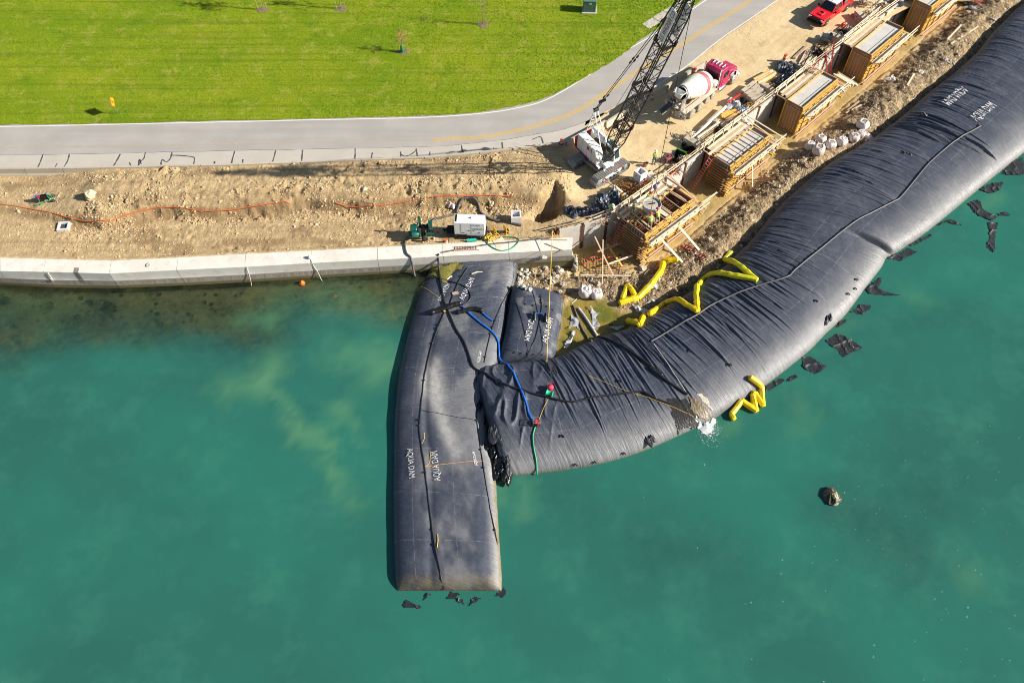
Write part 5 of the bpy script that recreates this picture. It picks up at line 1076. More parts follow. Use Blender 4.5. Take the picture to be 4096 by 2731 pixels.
# gantry, boom, lines
G = CI @ Vector((7.8, 59.95, 6.0)); FT_ = CI @ Vector((8.98, 57.85, 1.5)); TP = CI @ Vector((12.79, 51.81, 24.0))
mb = MB()
for s in (-.42, .42):
    mb.bar((-2.0, s, 2.85), G + Vector((0, s * .35, 0)), .065); mb.bar((.4, s * .9, 2.75), G + Vector((0, s * .35, 0)), .065); mb.bar((-1.4, s, 2.0), (-2.0, s, 2.9), .09)
for k in range(3): f = .3 + .25 * k; mb.bar(Vector((-2.0, -.42, 2.85)).lerp(G, f), Vector((-2.0, .42, 2.85)).lerp(G, f), .05); mb.bar(Vector((-2.0, -.42, 2.85)).lerp(G, f - .2), Vector((-2.0, .42, 2.85)).lerp(G, f), .04)
mb.bar(G + Vector((0, -.25, 0)), G + Vector((0, .25, 0)), .16); mb.build('gantry', M_crw, t)
mb = MB().tf(Matrix.Translation(G) @ Matrix.Rotation(math.pi / 2, 4, 'X')); mb.lathe([(.2, -.2), (.16, -.1), (.2, 0), (.16, .1), (.2, .2)], 14); mb.build('gantry_sheaves', M_black, t)
ax = (TP - FT_); BL = ax.length; ax.normalize(); bv = ax.cross(Vector((0, 0, 1))).normalized(); cv = bv.cross(ax)
def hw(d): return .10 + .46 * min(1, max(0, d / 3.6)) if d < BL - 4 else .56 - .36 * (d - BL + 4) / 4
M_boom = mk('boom_black', (.014, .014, .016), .42, .3, .3, 3, dirt=(.09, .035, .02), dscale=1.2, damt=.25, spec=.6)
JT = [0.3, .255 * BL, .485 * BL, .72 * BL, .93 * BL, BL]
for i in range(5):
    d0, d1 = JT[i] + (.04 if i else 0), JT[i + 1] - .04; n = max(3, int((d1 - d0) / .72)); mb = MB()
    C = lambda d, a, b_: FT_ + ax * d + bv * a * (max(hw(d), .42 if i == 0 else 0)) + cv * b_ * hw(d)
    for a in (-1, 1):
        for b_ in (-1, 1):
            for k in range(n): mb.bar(C(d0 + (d1 - d0) * k / n, a, b_), C(d0 + (d1 - d0) * (k + 1) / n, a, b_), .088)
    for k in range(n):
        e0, e1 = d0 + (d1 - d0) * k / n, d0 + (d1 - d0) * (k + 1) / n; s = 1 if k % 2 else -1
        for b_ in (-1, 1): mb.bar(C(e0, -s, b_), C(e1, s, b_), .042)
        for a in (-1, 1): mb.bar(C(e0, a, -s), C(e1, a, s), .042)
        if k % 2 == 0: mb.bar(C(e0, -1, 1), C(e0, 1, 1), .045); mb.bar(C(e0, -1, -1), C(e0, 1, -1), .045)
    mb.build('boom_section', M_boom, t)
    if i:
        d = JT[i]; mb = MB()
        for a in (-1, 1):
            for b_ in (-1, 1): mb.bar(C(d - .28, a, b_), C(d + .28, a, b_), .19)
        mb.bar(C(d - .22, -1, 1), C(d - .22, 1, 1), .15); mb.bar(C(d - .22, -1, -1), C(d - .22, 1, -1), .13); mb.bar(C(d - .22, 1, 1), C(d - .22, 1, -1), .11); mb.bar(C(d - .22, -1, 1), C(d - .22, -1, -1), .11); mb.build('boom_joint', M_boom, t)
mb = MB(); mb.bar(FT_ + ax * 1.2, FT_ + ax * (BL - .5), .07, .10); mb.build('boom_walk_pipe', M_boom, t)
mb = MB().tf(Matrix.Translation(FT_ + ax * 5.0 + cv * .75) @ Matrix.Rotation(math.pi / 2, 4, 'X')); mb.lathe([(.3, -.1), (.3, .1)], 14); mb.build('boom_sheave', M_black, t)
mb = MB().tf(Matrix.Translation(TP) @ Matrix.Rotation(math.pi / 2, 4, 'X')); mb.lathe([(.35, -.3), (.28, -.1), (.35, 0), (.28, .1), (.35, .3)], 16); mb.build('tip_sheaves', M_black, t)
# banner on the boom: name board
M_bann = mk('banner_white', (.80, .80, .80), .5, var=.03); M_bred = mk('banner_red', (.45, .03, .08), .5, var=.05)
d = .80 * BL; P0 = FT_ + ax * (d - 1.45) - bv * .66; mb = MB(); e1, e2 = FT_ + ax * (d - 1.6), FT_ + ax * (d + 1.6); sgn = 1
# which side of the boom looks to the camera's left
sgn = -1 if ((WM[t.name].to_3x3() @ bv).x > 0) else 1
camdir = -1 if ((WM[t.name].to_3x3() @ cv).y > 0) else 1
for nm, off in (('name_board', 1), ('name_board', -1)):
    mb = MB(); c_ = lambda dd, w_: FT_ + ax * dd + bv * sgn * off * .64 + cv * camdir * (w_)
    mb.add([c_(d - 1.6, -.36), c_(d + 1.6, -.36), c_(d + 1.6, .36), c_(d - 1.6, .36)] + [c_(d - 1.6, -.36) + bv * sgn * off * .03, c_(d + 1.6, -.36) + bv * sgn * off * .03, c_(d + 1.6, .36) + bv * sgn * off * .03, c_(d - 1.6, .36) + bv * sgn * off * .03], [(0, 1, 2, 3), (7, 6, 5, 4), (0, 4, 5, 1), (1, 5, 6, 2), (2, 6, 7, 3), (3, 7, 4, 0)])
    bd = mb.build(nm, M_bann, t)
def text_on(parent, body, o, ux, uy, L, h, mat, name='lettering'):
    c = bpy.data.curves.new('t', 'FONT'); c.body = body; c.resolution_u = 2; c.offset = .008; ob = bpy.data.objects.new('t', c); COL.objects.link(ob); dg = bpy.context.evaluated_depsgraph_get(); dg.update(); me = bpy.data.meshes.new_from_object(ob.evaluated_get(dg)); bpy.data.objects.remove(ob)
    xs = [v.co.x for v in me.vertices]; ys = [v.co.y for v in me.vertices]; x0, x1, y0, y1 = min(xs), max(xs), min(ys), max(ys)
    for v in me.vertices: v.co = o + ux * (L * (v.co.x - x0) / (x1 - x0)) + uy * (h * (v.co.y - y0) / (y1 - y0))
    me.materials.clear(); me.materials.append(mat); me.name = name; r = bpy.data.objects.new(name, me); COL.objects.link(r); r.parent = parent; return r
o_ = FT_ + ax * (d - 1.45) + bv * sgn * .685 + cv * camdir * (.20 if True else 0)
text_on(t, 'E.S. WAGNER CO', FT_ + ax * (d - 1.45) + bv * sgn * .685 - cv * camdir * -.20, ax, cv * -camdir, 2.9, .40, M_bred)
mb = MB()
for s in (-.22, .22):
    mb.bar(G + bv * s * .6, TP + bv * s, .045)
    for f in (.13, .43, .46, .70, .73): p = G.lerp(TP, f) + bv * s; mb.bar(p - (TP - G).normalized() * .16, p + (TP - G).normalized() * .16, .12)
mb.build('pendant_lines', M_black, t)
mb = MB(); p = G.lerp(TP, .085); mb.bar(p - bv * .35, p + bv * .35, .2); 
for s in (-.2, -.07, .07, .2): mb.bar(G + bv * s, p + bv * s, .03)
mb.build('bridle_block', M_black, t)
mb = MB(); mb.bar(TP, CI @ Vector((12.79, 51.81, 4.3)), .035); mb.build('hoist_rope', M_black, t)
mb = MB(); mb.bar(TP, Vector((-.2, .05, 2.3)), .025); mb.bar(TP, Vector((-1.1, .05, 2.3)), .025); mb.build('drum_rope', M_black, t)
hk = CI @ Vector((12.79, 51.81, 4.1)); mb = MB(); mb.lathe([(.03, -.32), (.16, -.2), (.2, 0), (.16, .2), (.03, .32)], 14, Matrix.Translation(hk)); mb.build('hook_ball', mk('hook_blue_white', (.12, .16, .4), .5, var=.3, dirt=(.7, .1, .1), dscale=5, damt=.9), t)
# ---------------------------------------------------------------- hanging concrete bucket
bc = Vector((12.79, 51.81, 1.05)); t = thing('concrete_bucket', 'round grey concrete bucket full of wet concrete hanging over the nearest formwork', 'concrete bucket', bc)
M_bk = mk('bucket_grey', (.50, .52, .52), .5, .3, .15, 4, dirt=(.33, .31, .28), dscale=3)
mb = MB(); mb.lathe([(.32, -.25), (.40, .0), (.78, .35), (.82, .42), (.82, .82), (.86, .84), (.86, .95), (.80, .95), (.78, .6)], 24, None, False); mb.build('bucket_shell', M_bk, t)
mb = MB(); mb.lathe([(.79, .80), (.4, .83), (.01, .84)], 20, None, False); mb.build('wet_concrete', mk('wet_concrete_mix', (.46, .42, .34), .6, var=.15, scale=4, bump=.5, bscale=9), t)
mb = MB()
for a in (.3, 2.4, 4.5): mb.bar((.82 * math.cos(a), .82 * math.sin(a), .9), (0, 0, 2.75), .045)
mb.bar((-.3, 0, .9), (.3, .1, .9), .08); mb.build('bail', M_black, t)
mb = MB(); mb.bar((.0, .0, -.3), (.35, .2, -.3), .12); mb.box((0, 0, -.3), (.5, .5, .14)); mb.build('gate', M_grey, t)
# ---------------------------------------------------------------- generator trailer
c0, c1 = P(*Z7(962, 490), .5), P(*Z7(1275, 500), .5); hd = math.atan2(c1.y - c0.y, c1.x - c0.x); L = 2.78; gp = Vector((c0.x, c0.y, 0))
t = thing('generator_trailer', 'white box generator on a two axle trailer behind the seawall', 'generator', gp, hd)
mb = MB(); mb.bbox((L / 2, .56, 1.27), (L, 1.12, 1.50), .05); mb.build('enclosure', M_wht, t)
mb = MB(); mb.box((L / 2 - .3, .56, .44), (L + .9, 1.1, .14)); mb.bar((-.2, .3, .45), (-1.15, .56, .45), .1); mb.bar((-.2, .8, .45), (-1.15, .56, .45), .1); mb.bar((-1.0, .56, .1), (-1.0, .56, .6), .07); mb.build('trailer_frame', M_black, t)
for x in (1.55, 2.35):
    for y in (.0, 1.12): wheel(t, (x, y, .33), .33, .22, M_tyre, M_grey)
mb = MB(); mb.box((1.95, -.05, .66), (1.6, .34, .05)); mb.build('mudguard', M_grey, t)
mb = MB(); mb.box((.62, -.005, 1.25), (.012, .012, 1.3)); mb.box((1.55, -.005, 1.25), (.012, .012, 1.3)); mb.box((1.35, -.006, 1.05), (.14, .02, .07)); mb.box((1.75, -.006, 1.05), (.14, .02, .07)); mb.build('door_seam', M_black, t)
mb = MB(); mb.box((2.0, -.005, 1.78), (.7, .015, .1)); mb.build('vent_strip', M_grey, t); mb = MB(); mb.box((.17, .6, 2.025), (.16, .9, .02)); mb.build('roof_vent', M_black, t)
mb = MB(); mb.lathe([(.09, 0), (.09, .06), (.05, .1)], 12, Matrix.Translation(Vector((1.5, .65, 2.02)))); mb.build('exhaust_cap', M_grey, t)
mb = MB(); mb.lathe([(.03, 0), (.03, .06)], 8, Matrix.Translation(Vector((1.5, .65, 2.1)))); mb.build('lifting_eye', M_black, t)
text_on(t, 'DOOSAN', Vector((1.62, -.012, 1.18)), Vector((1, 0, 0)), Vector((.05, 0, 1)).normalized(), 1.05, .20, M_black)
mb = MB(); mb.box((.36, -.004, .66), (.26, .01, .07)); mb.build('green_sticker', mk('sticker_green', (.2, .55, .1), .5), t)
mb = MB(); mb.box((.8, -.004, .78), (.26, .01, .08)); mb.lathe([(.07, 0), (.07, .012)], 10, Matrix.Translation(Vector((2.25, -.003, .82))) @ Matrix.Rotation(math.pi / 2, 4, 'X')); mb.build('blue_sticker', mk('sticker_blue', (.04, .10, .3), .5), t)
# ---------------------------------------------------------------- green pump trailer
gp = P(*Z7(500, 575)); t = thing('pump_trailer', 'dark green diesel pump trailer between the seawall and the white generator', 'pump trailer', (gp.x, gp.y, 0), R_(4))
M_green = mk('pump_green', (.008, .105, .075), .4, .1, .2, 3, spec=.6)
mb = MB(); mb.box((1.0, .35, .38), (2.3, .1, .12)); mb.box((1.0, .95, .38), (2.3, .1, .12)); mb.box((0, .65, .38), (.1, .7, .12)); mb.box((2.1, .65, .38), (.1, .7, .12)); mb.bar((2.1, .65, .4), (2.75, .65, .4), .08); mb.build('trailer_frame', M_green, t)
mb = MB(); mb.bbox((.42, .75, .85), (.62, .75, .8), .06); mb.lathe([(.28, 0), (.28, .5), (.18, .6)], 14, Matrix.Translation(Vector((.25, .25, .75))) @ Matrix.Rotation(math.pi / 2, 4, 'Y')); mb.build('pump_body', M_green, t)
mb = MB(); mb.bbox((1.45, .70, .85), (1.0, .62, .75), .05); mb.box((1.3, .7, 1.3), (.3, .3, .2)); mb.build('engine', M_black, t)
mb = MB(); mb.box((1.0, .95, 1.55), (.22, .14, 1.5)); mb.build('lifting_mast', M_green, t); mb = MB(); mb.box((1.95, .75, 1.35), (.34, .55, .75)); mb.build('radiator', M_green, t)
mb = MB(); mb.box((1.75, .3, .7), (.5, .04, .4)); mb.box((.95, .35, .9), (.2, .1, .5)); mb.build('control_panel', M_green, t)
for k in range(6): mb = MB(); mb.bar((.5 + .25 * k, .28, .5), (.5 + .25 * k, .45, 1.1 + .1 * (k % 3)), .06); mb.build('hose_pipe', M_black if k % 2 else M_grey, t)
for y in (.12, 1.2): wheel(t, (1.35, y, .3), .3, .18, M_tyre, M_grey)
# ================================================================== HOSES, ROPES, CURTAINS ON THE DAMS
M_hose = mk('black_hose', (.018, .018, .02), .4, var=.2); M_ghose = mk('grey_hose', (.10, .095, .09), .6, var=.25, dirt=(.3, .26, .2), dscale=2); M_conduit = mk('grey_conduit', (.06, .063, .072), .45, var=.2)
M_blue = mk('blue_hose', (.01, .13, .55), .45, var=.2); M_gr = mk('green_hose', (.02, .30, .13), .45, var=.2); M_rope = mk('yellow_rope', (.72, .46, .06), .7, var=.2); M_wrope = mk('white_rope', (.62, .58, .5), .7, var=.2)
M_oc = mk('orange_cable', (.68, .13, .03), .55, var=.15); M_bag = mk('black_plastic_bag', (.012, .012, .014), .28, var=.3, bump=1, bscale=9)
def hose(pts, r, m, label, cat='hose', name='hose', n=6, group=None, seg=6, sink=0.8):
    l = drape(pts, r * sink, n); mb = MB(); mb.tube(l, r, seg); return tag(mb.build(name, m), label, cat, group)
def cord(par, pts, r, m, name='seam_cord', n=5, knots=0):
    l = drape(pts, r * .7, n); mb = MB(); mb.tube([p + Vector((random.uniform(-.02, .02), random.uniform(-.02, .02), 0)) for p in l], r, 5)
    for k in range(knots): p = random.choice(l); mb.blob(p + Vector((0, 0, .03)), .09, k, 6, 4, .4)
    return mb.build(name, m, par, world=True)
main = zz(Z7, (800, 705), (796, 800), (812, 960), (850, 1180)) + zz(Y1, (770, 500), (870, 740), (960, 880), (1020, 1040), (1062, 1155)) + zz(Y3, (200, 470), (390, 580), (600, 645), (830, 712), (1075, 768), (1350, 715), (1620, 680), (1790, 668), (1930, 735)) + zz(Y4, (50, 830), (190, 905), (340, 955))
hose(main, .085, M_hose, 'long black hose from the seawall down the jetty dam and across the curved dam', n=5)
hose(zz(Z7, (1965, 535), (1760, 553), (1500, 582), (1280, 606), (1050, 645), (830, 684)), .07, M_ghose, 'grey hose lying along the top of the seawall')
hose(zz(Y3, (1345, 122), (1420, 135), (1560, 200), (1760, 330), (1991, 510)) + zz(Y4, (120, 580), (300, 715), (520, 862)), .10, M_hose, 'thick black hose ending at the water splash on the curved dam')
hose(zz(Y5, (125, 655), (175, 800), (230, 930), (290, 1030), (345, 1075)), .09, M_ghose, 'dark hose rising from the puddle to the curved dam edge')
hose(zz(Y5, (185, 690), (260, 790), (330, 900), (405, 1020)), .13, mk('plastic_wrapped_pipe', (.45, .45, .47), .3, var=.4, scale=5), 'plastic wrapped pipe lying over the puddle to the curved dam', 'pipe', 'pipe')
hose(zz(Y5, (250, 440), (200, 540), (105, 635)), .04, M_wrope, 'white strap running from the white bag to the puddle hose', 'strap', 'strap')
hose([(2604, 1367), (2700, 1310), (2785, 1262), (2860, 1215), (3000, 1156), (3143, 1110), (3179, 1080), (3290, 990), (3408, 896), (3500, 845), (3577, 807), (3602, 789), (3660, 720), (3714, 656), (3793, 586), (3850, 545), (3921, 507)], .085, M_conduit, 'long grey pipe running lengthwise along the top of the curved dam', 'pipe', 'pipe', n=4)
hose(zz(Y1, (945, 510), (1030, 590), (1150, 690), (1270, 785), (1330, 880), (1342, 1000), (1352, 1085), (1430, 1132), (1500, 1220), (1570, 1390), (1640, 1568)) + zz(Y3, (660, 880), (705, 968)), .085, M_blue, 'long bright blue hose crossing both dams', n=5)
hose(zz(Y1, (1162, 575), (1210, 620), (1270, 660)), .075, M_blue, 'short blue hose end beside the black wrapped bundles')
hose(zz(Y3, (722, 1020), (700, 1110), (712, 1240), (732, 1340), (741, 1495)), .06, M_gr, 'green hose running from the red pump down to the lake')
hose(zz(Y1, (480, 290), (530, 230), (650, 200), (800, 235), (960, 285), (1030, 370), (1020, 440), (948, 492)), .05, M_hose, 'thin black hose loop on the upper jetty dam', n=6)
hose(zz(Y1, (1740, 582), (1800, 577)), .06, M_blue, 'tiny blue hose stub on the short dam')
hose(zz(Z7, (470, 522), (445, 590), (460, 690), (520, 830), (550, 935)), .09, M_ghose, 'pale grey suction hose from the green pump over the seawall into the lake', n=5)
hose(zz(Z7, (1660, 405), (1530, 375), (1380, 350), (1290, 310), (1232, 265), (1205, 165), (1110, 122), (1020, 175), (985, 275)), .12, M_ghose, 'thick dark hose looping behind the white generator')
hose(zz(Z7, (955, 292), (850, 315), (760, 340), (712, 385), (705, 420)), .10, M_ghose, 'dark hose between the green pump and the white generator')
hose(zz(Z7, (1480, 518), (1590, 525), (1636, 560), (1560, 640), (1440, 664), (1330, 612), (1268, 552)), .05, M_gr, 'green hose looped over the seawall cap beside the generator')
hose(cable_px[:9] + [(1090, 822), (1160, 816)], .042, M_oc, 'long orange cable lying along the dirt strip at left', 'cable', 'cable', n=5); hose([(1345, 815)] + cable_px[12:], .042, M_oc, 'second piece of orange cable showing above the green pump', 'cable', 'cable', n=5)
hose(zz(Z8, (490, 1330), (525, 1380), (550, 1440)), .025, M_wrope, 'first white rope hanging down the seawall face from the left', 'rope', 'rope', sink=1.5); hose(zz(Z9, (475, 1290), (500, 1350), (505, 1430)), .025, M_wrope, 'white rope hanging down the seawall left of the buoy', 'rope', 'rope', sink=1.5); hose(zz(Z9, (1085, 1165), (1115, 1250), (1160, 1320), (1200, 1385)), .025, M_wrope, 'white rope hanging down the seawall right of the buoy', 'rope', 'rope', sink=1.5)
hose(zz(Y3, (1255, 505), (1400, 565), (1560, 632), (1740, 695)) + zz(Y4, (10, 860), (300, 960), (620, 1112)), .016, M_rope, 'thin yellow rope crossing the creased part of the curved dam', 'rope', 'rope', sink=2)
hose(zz(Y3, (852, 735), (800, 850), (755, 955)), .016, M_rope, 'thin yellow rope from the green spool to the red pump', 'rope', 'rope', sink=2)
hose(zz(Y2, (370, 492), (560, 468), (795, 450)), .02, mk('orange_rope', (.6, .3, .08), .7), 'tan rope tied straight across the jetty dam', 'rope', 'rope', sink=2)
hose(zz(Y2, (340, 330), (362, 290), (366, 240)), .016, M_rope, 'short yellow cord beside the upper seam of the jetty dam', 'rope', 'rope'); hose(zz(Y2, (372, 490), (402, 460), (410, 385)), .016, M_rope, 'yellow cord at the left end of the tan rope', 'rope', 'rope'); hose(zz(Y2, (458, 1088), (464, 1040), (462, 990)), .03, M_rope, 'yellow cord near the lake end of the jetty dam', 'rope', 'rope')
hose(zz(Y1, (485, 288), (580, 330), (680, 400)), .016, M_rope, 'yellow cord on the upper left edge of the jetty dam', 'rope', 'rope'); hose(zz(Y4, (170, 330), (330, 560), (500, 830)), .025, M_wrope, 'pale rope from the conduit end to the splash hose', 'rope', 'rope', sink=2)
cord(left_dam, zz(Y1, (1005, 85), (900, 250), (810, 480), (760, 560), (680, 740), (610, 950), (540, 1240), (500, 1560)) + zz(Y2, (328, 230), (365, 480), (400, 780), (440, 1070), (510, 1400)), .045, M_hose, knots=14)
cord(left_dam, zz(Y1, (1470, 330), (1370, 480), (1250, 800), (1180, 1115)), .035, M_hose, knots=6); cord(left_dam, zz(Y2, (752, 60), (750, 150), (790, 430), (850, 800), (905, 1060)), .035, M_hose, knots=6); cord(left_dam, zz(Y2, (345, 75), (600, 125), (750, 148)), .02, M_hose)
cord(stub_dam, zz(Y1, (1788, 380), (1802, 490), (1782, 650), (1722, 880), (1625, 1090)), .04, M_hose, knots=3); cord(stub_dam, zz(Y1, (1508, 400), (1600, 700), (1652, 1000)), .025, M_hose)
for p in zz(Y1, (1510, 1003), (1583, 1015), (1655, 1020), (1722, 1027), (1810, 1025), (1628, 480), (1710, 495), (1858, 508), (1922, 543)): q = S(*p); mb = MB(); mb.tube([q + Vector((-.1, .08, .03)), q + Vector((0, -.08, .06)), q + Vector((.08, .1, .03))], .03, 5); mb.build('tie_tab', M_hose, stub_dam, world=True)
for p in zz(Y3, (1480, 1), (1560, 560), (990, 1110), (1600, 1280), (1310, 1370), (1120, 1395)) + zz(Y6, (765, 1130), (515, 1185), (830, 1020), (820, 1090), (615, 1320)) + zz(Y4, (540, 405), (960, 550), (1260, 720)):
    q = S(*p); mb = MB(); mb.tube([q + Vector((-.18, .12, .03)), q + Vector((-.05, -.1, .10)), q + Vector((.05, .1, .06)), q + Vector((.18, -.1, .03))], .05, 5); mb.build('tie_tab', M_hose, long_dam, world=True)
# fill-sleeve lumps on the curved dam
def crumple(c, rx, ry, h, rz, m, seed, name, label=None, cat=None, parent=None, fold=.35, n=44, k=16, group=None, base=None):
    """crumpled sheet or sack: a dome with sharp folds"""
    th = np.linspace(0, 2 * math.pi, n, endpoint=False); rr = np.linspace(0, 1, k); vs = []
    rd = random.Random(seed); o1 = rd.uniform(0, 50)
    for i, r in enumerate(rr):
        for a in th:
            x, y = math.cos(a) * r, math.sin(a) * r; q = 1 + .18 * math.sin(3 * a + o1) + .12 * math.sin(5 * a + 2 * o1)
            f = 1 - abs(2 * float(vn(x * 2.3 + o1, y * 1.6 + o1, 3)) - 1); g = 1 - abs(2 * float(vn(x * 4.2 - o1, y * 4.6 + o1, 6)) - 1)
            z = h * (max(0, 1 - r ** 2.6)) ** .6 * (1 - fold + fold * 1.5 * (.65 * f ** 2 + .45 * g ** 2)) * (.75 + .4 * math.sin(2 * a + o1) * r)
            X, Y = x * rx * q, y * ry * q; vs.append((c[0] + X * math.cos(rz) - Y * math.sin(rz), c[1] + X * math.sin(rz) + Y * math.cos(rz), (base if base is not None else c[2]) + z - .02 * (r > .99)))
    fs = [(i * n + j, (i + 1) * n + j, (i + 1) * n + (j + 1) % n, i * n + (j + 1) % n) for i in range(k - 1) for j in range(n)]
    mb = MB(); mb.add(vs, fs, False); o = mb.build(name, m, parent, world=parent is not None)
    if label: tag(o, label, cat, group)
    return o
for i, (p, rx, ry, rz_) in enumerate([(Y7(630, 1160), .75, .45, -.6), (Y3(905, 470), .45, 1.1, .25), (Y7(830, 720), .5, .25, -.2), (Y3(1850, 1120), .5, .9, .5), (Y3(340, 1080), .75, 1.3, .3), (Y3(445, 1340), .4, 1.5, .1), (Y7(1440, 850), .35, .25, .5), (Y6(615, 1310), .35, .9, -.4)]):
    q = S(*p); crumple(q, rx * .85, ry * .85, .24, rz_, mk('fabric_fold', (.028, .031, .038), .5, var=.3), 20 + i, 'gathered_sleeve', parent=long_dam, base=q.z - .10, fold=.5)
for i, (p, rx, ry, rz_) in enumerate([(Y3(150, 520), .35, 1.6, -.12), (Y3(175, 760), .4, 1.5, -.15), (Y3(230, 960), .5, 1.5, -.2), (Y3(310, 1150), .7, 1.3, -.25), (Y3(390, 1360), .65, 1.6, -.12), (Y3(440, 1440), .5, 1.2, -.1)]):
    q = S(*p); crumple(q, rx, ry, .45, rz_, M_bag, 220 + i, 'gathered_end_sheet', parent=long_dam, base=min(q.z, -.9) - .25, fold=.5)
def fat(pts, r, label, m=M_bag):
    l = drape(pts, r * .7, 8); rs = [r * (.88 + .2 * float(vn(i * .35, r * 9, 5)) + .06 * random.random()) for i in range(len(l))]; rs[0] = rs[-1] = r * .6; mb = MB(); mb.tube(l, rs, 10); return tag(mb.build('wrapped_bundle', m), label, 'bundle', 'black wrapped bundles on the jetty dam')
fat(zz(Y1, (600, 590), (680, 560), (760, 535), (850, 500), (935, 480)), .24, 'larger black plastic wrapped bundle with a yellow tie on the jetty dam'); fat(zz(Y1, (880, 580), (960, 560), (1050, 540), (1110, 540), (1165, 562)), .21, 'smaller black plastic wrapped bundle touching the blue hose')
q = S(*Y1(745, 540)); mb = MB(); mb.lathe([(.27, -.08), (.29, 0), (.27, .08)], 10, Matrix.Translation(q + Vector((0, 0, .02))) @ Matrix.Rotation(.35, 4, 'Z') @ Matrix.Rotation(math.pi / 2, 4, 'Y')); tag(mb.build('tie_band', M_rope), 'yellow tie around the larger black bundle', 'tie')
for p, lb in ((Y1(1722, 625), 'left black filling port standing on the short dam'), (Y1(1845, 640), 'right black filling port standing on the short dam')):
    q = S(*p); mb = MB(); mb.tube([q + Vector((0, -.35, .05)), q + Vector((0, 0, .18)), q + Vector((.02, .4, .32))], [.14, .17, .13], 9); tag(mb.build('filling_port', M_bag), lb, 'hose port')
# taut yellow line from the seawall trestle to the dam corner
a_, b_ = P(*Z7(1985, 455), 1.3), S(*Y1(1857, 1100)); mb = MB(); mb.tube([a_.lerp(b_, k / 12) + Vector((0, 0, -.25 * math.sin(math.pi * k / 12))) for k in range(13)], .03, 5); tag(mb.build('rope', M_rope), 'taut yellow rope from the seawall end down to the corner of the short dam', 'rope')
mb = MB(); q = P(*Z7(1985, 530), .35)
for dx in (-.35, .35): mb.bar(q + Vector((dx, 0, 0)), q + Vector((0, 0, 1.0)), .05)
mb.bar(q + Vector((0, .5, 0)), q + Vector((0, 0, 1.0)), .05); tag(mb.build('rope_trestle', mk('orange_wood', (.6, .3, .08), .7)), 'small orange tripod trestle on the seawall end', 'trestle')
# spools and the small red pump
q = S(*Y3(865, 695)); mb = MB(); mb.lathe([(.26, -.26), (.26, -.22), (.2, -.2), (.2, .2), (.26, .22), (.26, .26)], 14, Matrix.Translation(q + Vector((0, 0, .24))) @ Matrix.Rotation(1.2, 4, 'Z') @ Matrix.Rotation(math.pi / 2, 4, 'X')); tag(mb.build('rope_spool', mk('spool_green', (.01, .42, .20), .45)), 'bright green rope spool on the curved dam', 'spool', 'spools on the curved dam')
q = S(*Y3(872, 638)); mb = MB(); mb.lathe([(.24, 0), (.26, .1), (.26, .4), (.2, .46), (.06, .5)], 12, Matrix.Translation(q)); mb.tube([q + Vector((0, 0, .45)), q + Vector((.12, .1, .7)), q + Vector((.25, .2, .75))], .025, 5); tag(mb.build('rope_spool', mk('spool_red', (.6, .03, .09), .5, var=.3)), 'pinkish red spool above the green one', 'spool', 'spools on the curved dam')
q = S(*Y3(740, 985)); t = thing('trash_pump', 'small red pump in a wire frame where blue and green hoses meet', 'pump', q); mb = MB(); mb.bbox((0, 0, .3), (.36, .3, .4), .05); mb.build('motor', M_redlad, t); mb = MB()
for x in (-.3, .3):
    for y in (-.25, .25): mb.bar((x, y, 0), (x, y, .6), .035)
    mb.bar((x, -.25, .6), (x, .25, .6), .035); mb.bar((x, -.25, .05), (x, .25, .05), .035)
for y in (-.25, .25): mb.bar((-.3, y, .6), (.3, y, .6), .035); mb.bar((-.3, y, .05), (.3, y, .05), .035)
mb.build('frame', M_grey, t); mb = MB(); mb.lathe([(.15, 0), (.15, .2)], 10, Matrix.Translation(Vector((-.1, -.15, .05)))); mb.build('pump_housing', M_black, t)
# yellow turbidity curtains
M_curt = mk('curtain_yellow', (.80, .56, .004), .45, var=.10, scale=4, bump=1.6, bscale=3.5, dirt=(.55, .38, .03), dscale=2.5); M_curt2 = mk('curtain_olive', (.60, .57, .01), .45, var=.12, scale=4, bump=.6, bscale=5)
def curtain(pts, label, r=.25, mats=None):
    w_ = [S(*p) for p in pts]; t = thing('turbidity_curtain', label, 'curtain', w_[len(w_) // 2], 0, 'yellow turbidity curtain floats')
    for k, (a, b_) in enumerate(zip(w_, w_[1:])):
        L = (b_ - a).length; n = max(2, int(L / .36)); l = []
        for i in range(n + 1): p = a.lerp(b_, i / n); l.append(Vector((p.x, p.y, max(p.z, zsm(p.x, p.y)) + r * .8)))
        for _ in range(2): l = [l[0]] + [Vector((l[i].x, l[i].y, max(l[i].z, (l[i - 1].z + l[i + 1].z) / 2))) for i in range(1, n)] + [l[-1]]
        d = (l[-1] - l[0]).normalized(); l = [l[0] - d * .10] + l + [l[-1] + d * .10]; rs = [r * .45] + [r * random.uniform(.84, 1.12) for _ in range(n + 1)] + [r * .45]; rs[1] = rs[-2] = r * .95
        mb = MB(); mb.tube(l, rs, 8); o = mb.build('float_section', (mats[k] if mats else M_curt), t, world=True, smooth=False)
    return t
curtain(zz(Z6, (1860, 812), (1680, 838), (1640, 975), (1500, 1160), (1330, 1335), (1095, 1395)), 'yellow curtain roll lying on the bank below the nearest formwork', .30)
curtain(zz(Z6, (1125, 1345), (1195, 1155), (1300, 1300)), 'short bent yellow curtain piece at the left tip of the bank roll', .24)
curtain(zz(Y5, (1980, 45), (1895, 135), (2010, 160), (2140, 260), (2275, 370), (2000, 318), (1810, 290), (1660, 360), (1595, 425)) , 'olive yellow curtain looping over the inner edge of the curved dam', .26, [M_curt2] * 8)
curtain(zz(Y5, (1575, 440), (1565, 545), (1580, 735), (1450, 660), (1330, 595), (1190, 650), (1020, 768)), 'yellow curtain zigzag on the inner edge of the curved dam', .26, [M_curt2, M_curt, M_curt, M_curt, M_curt, M_curt])
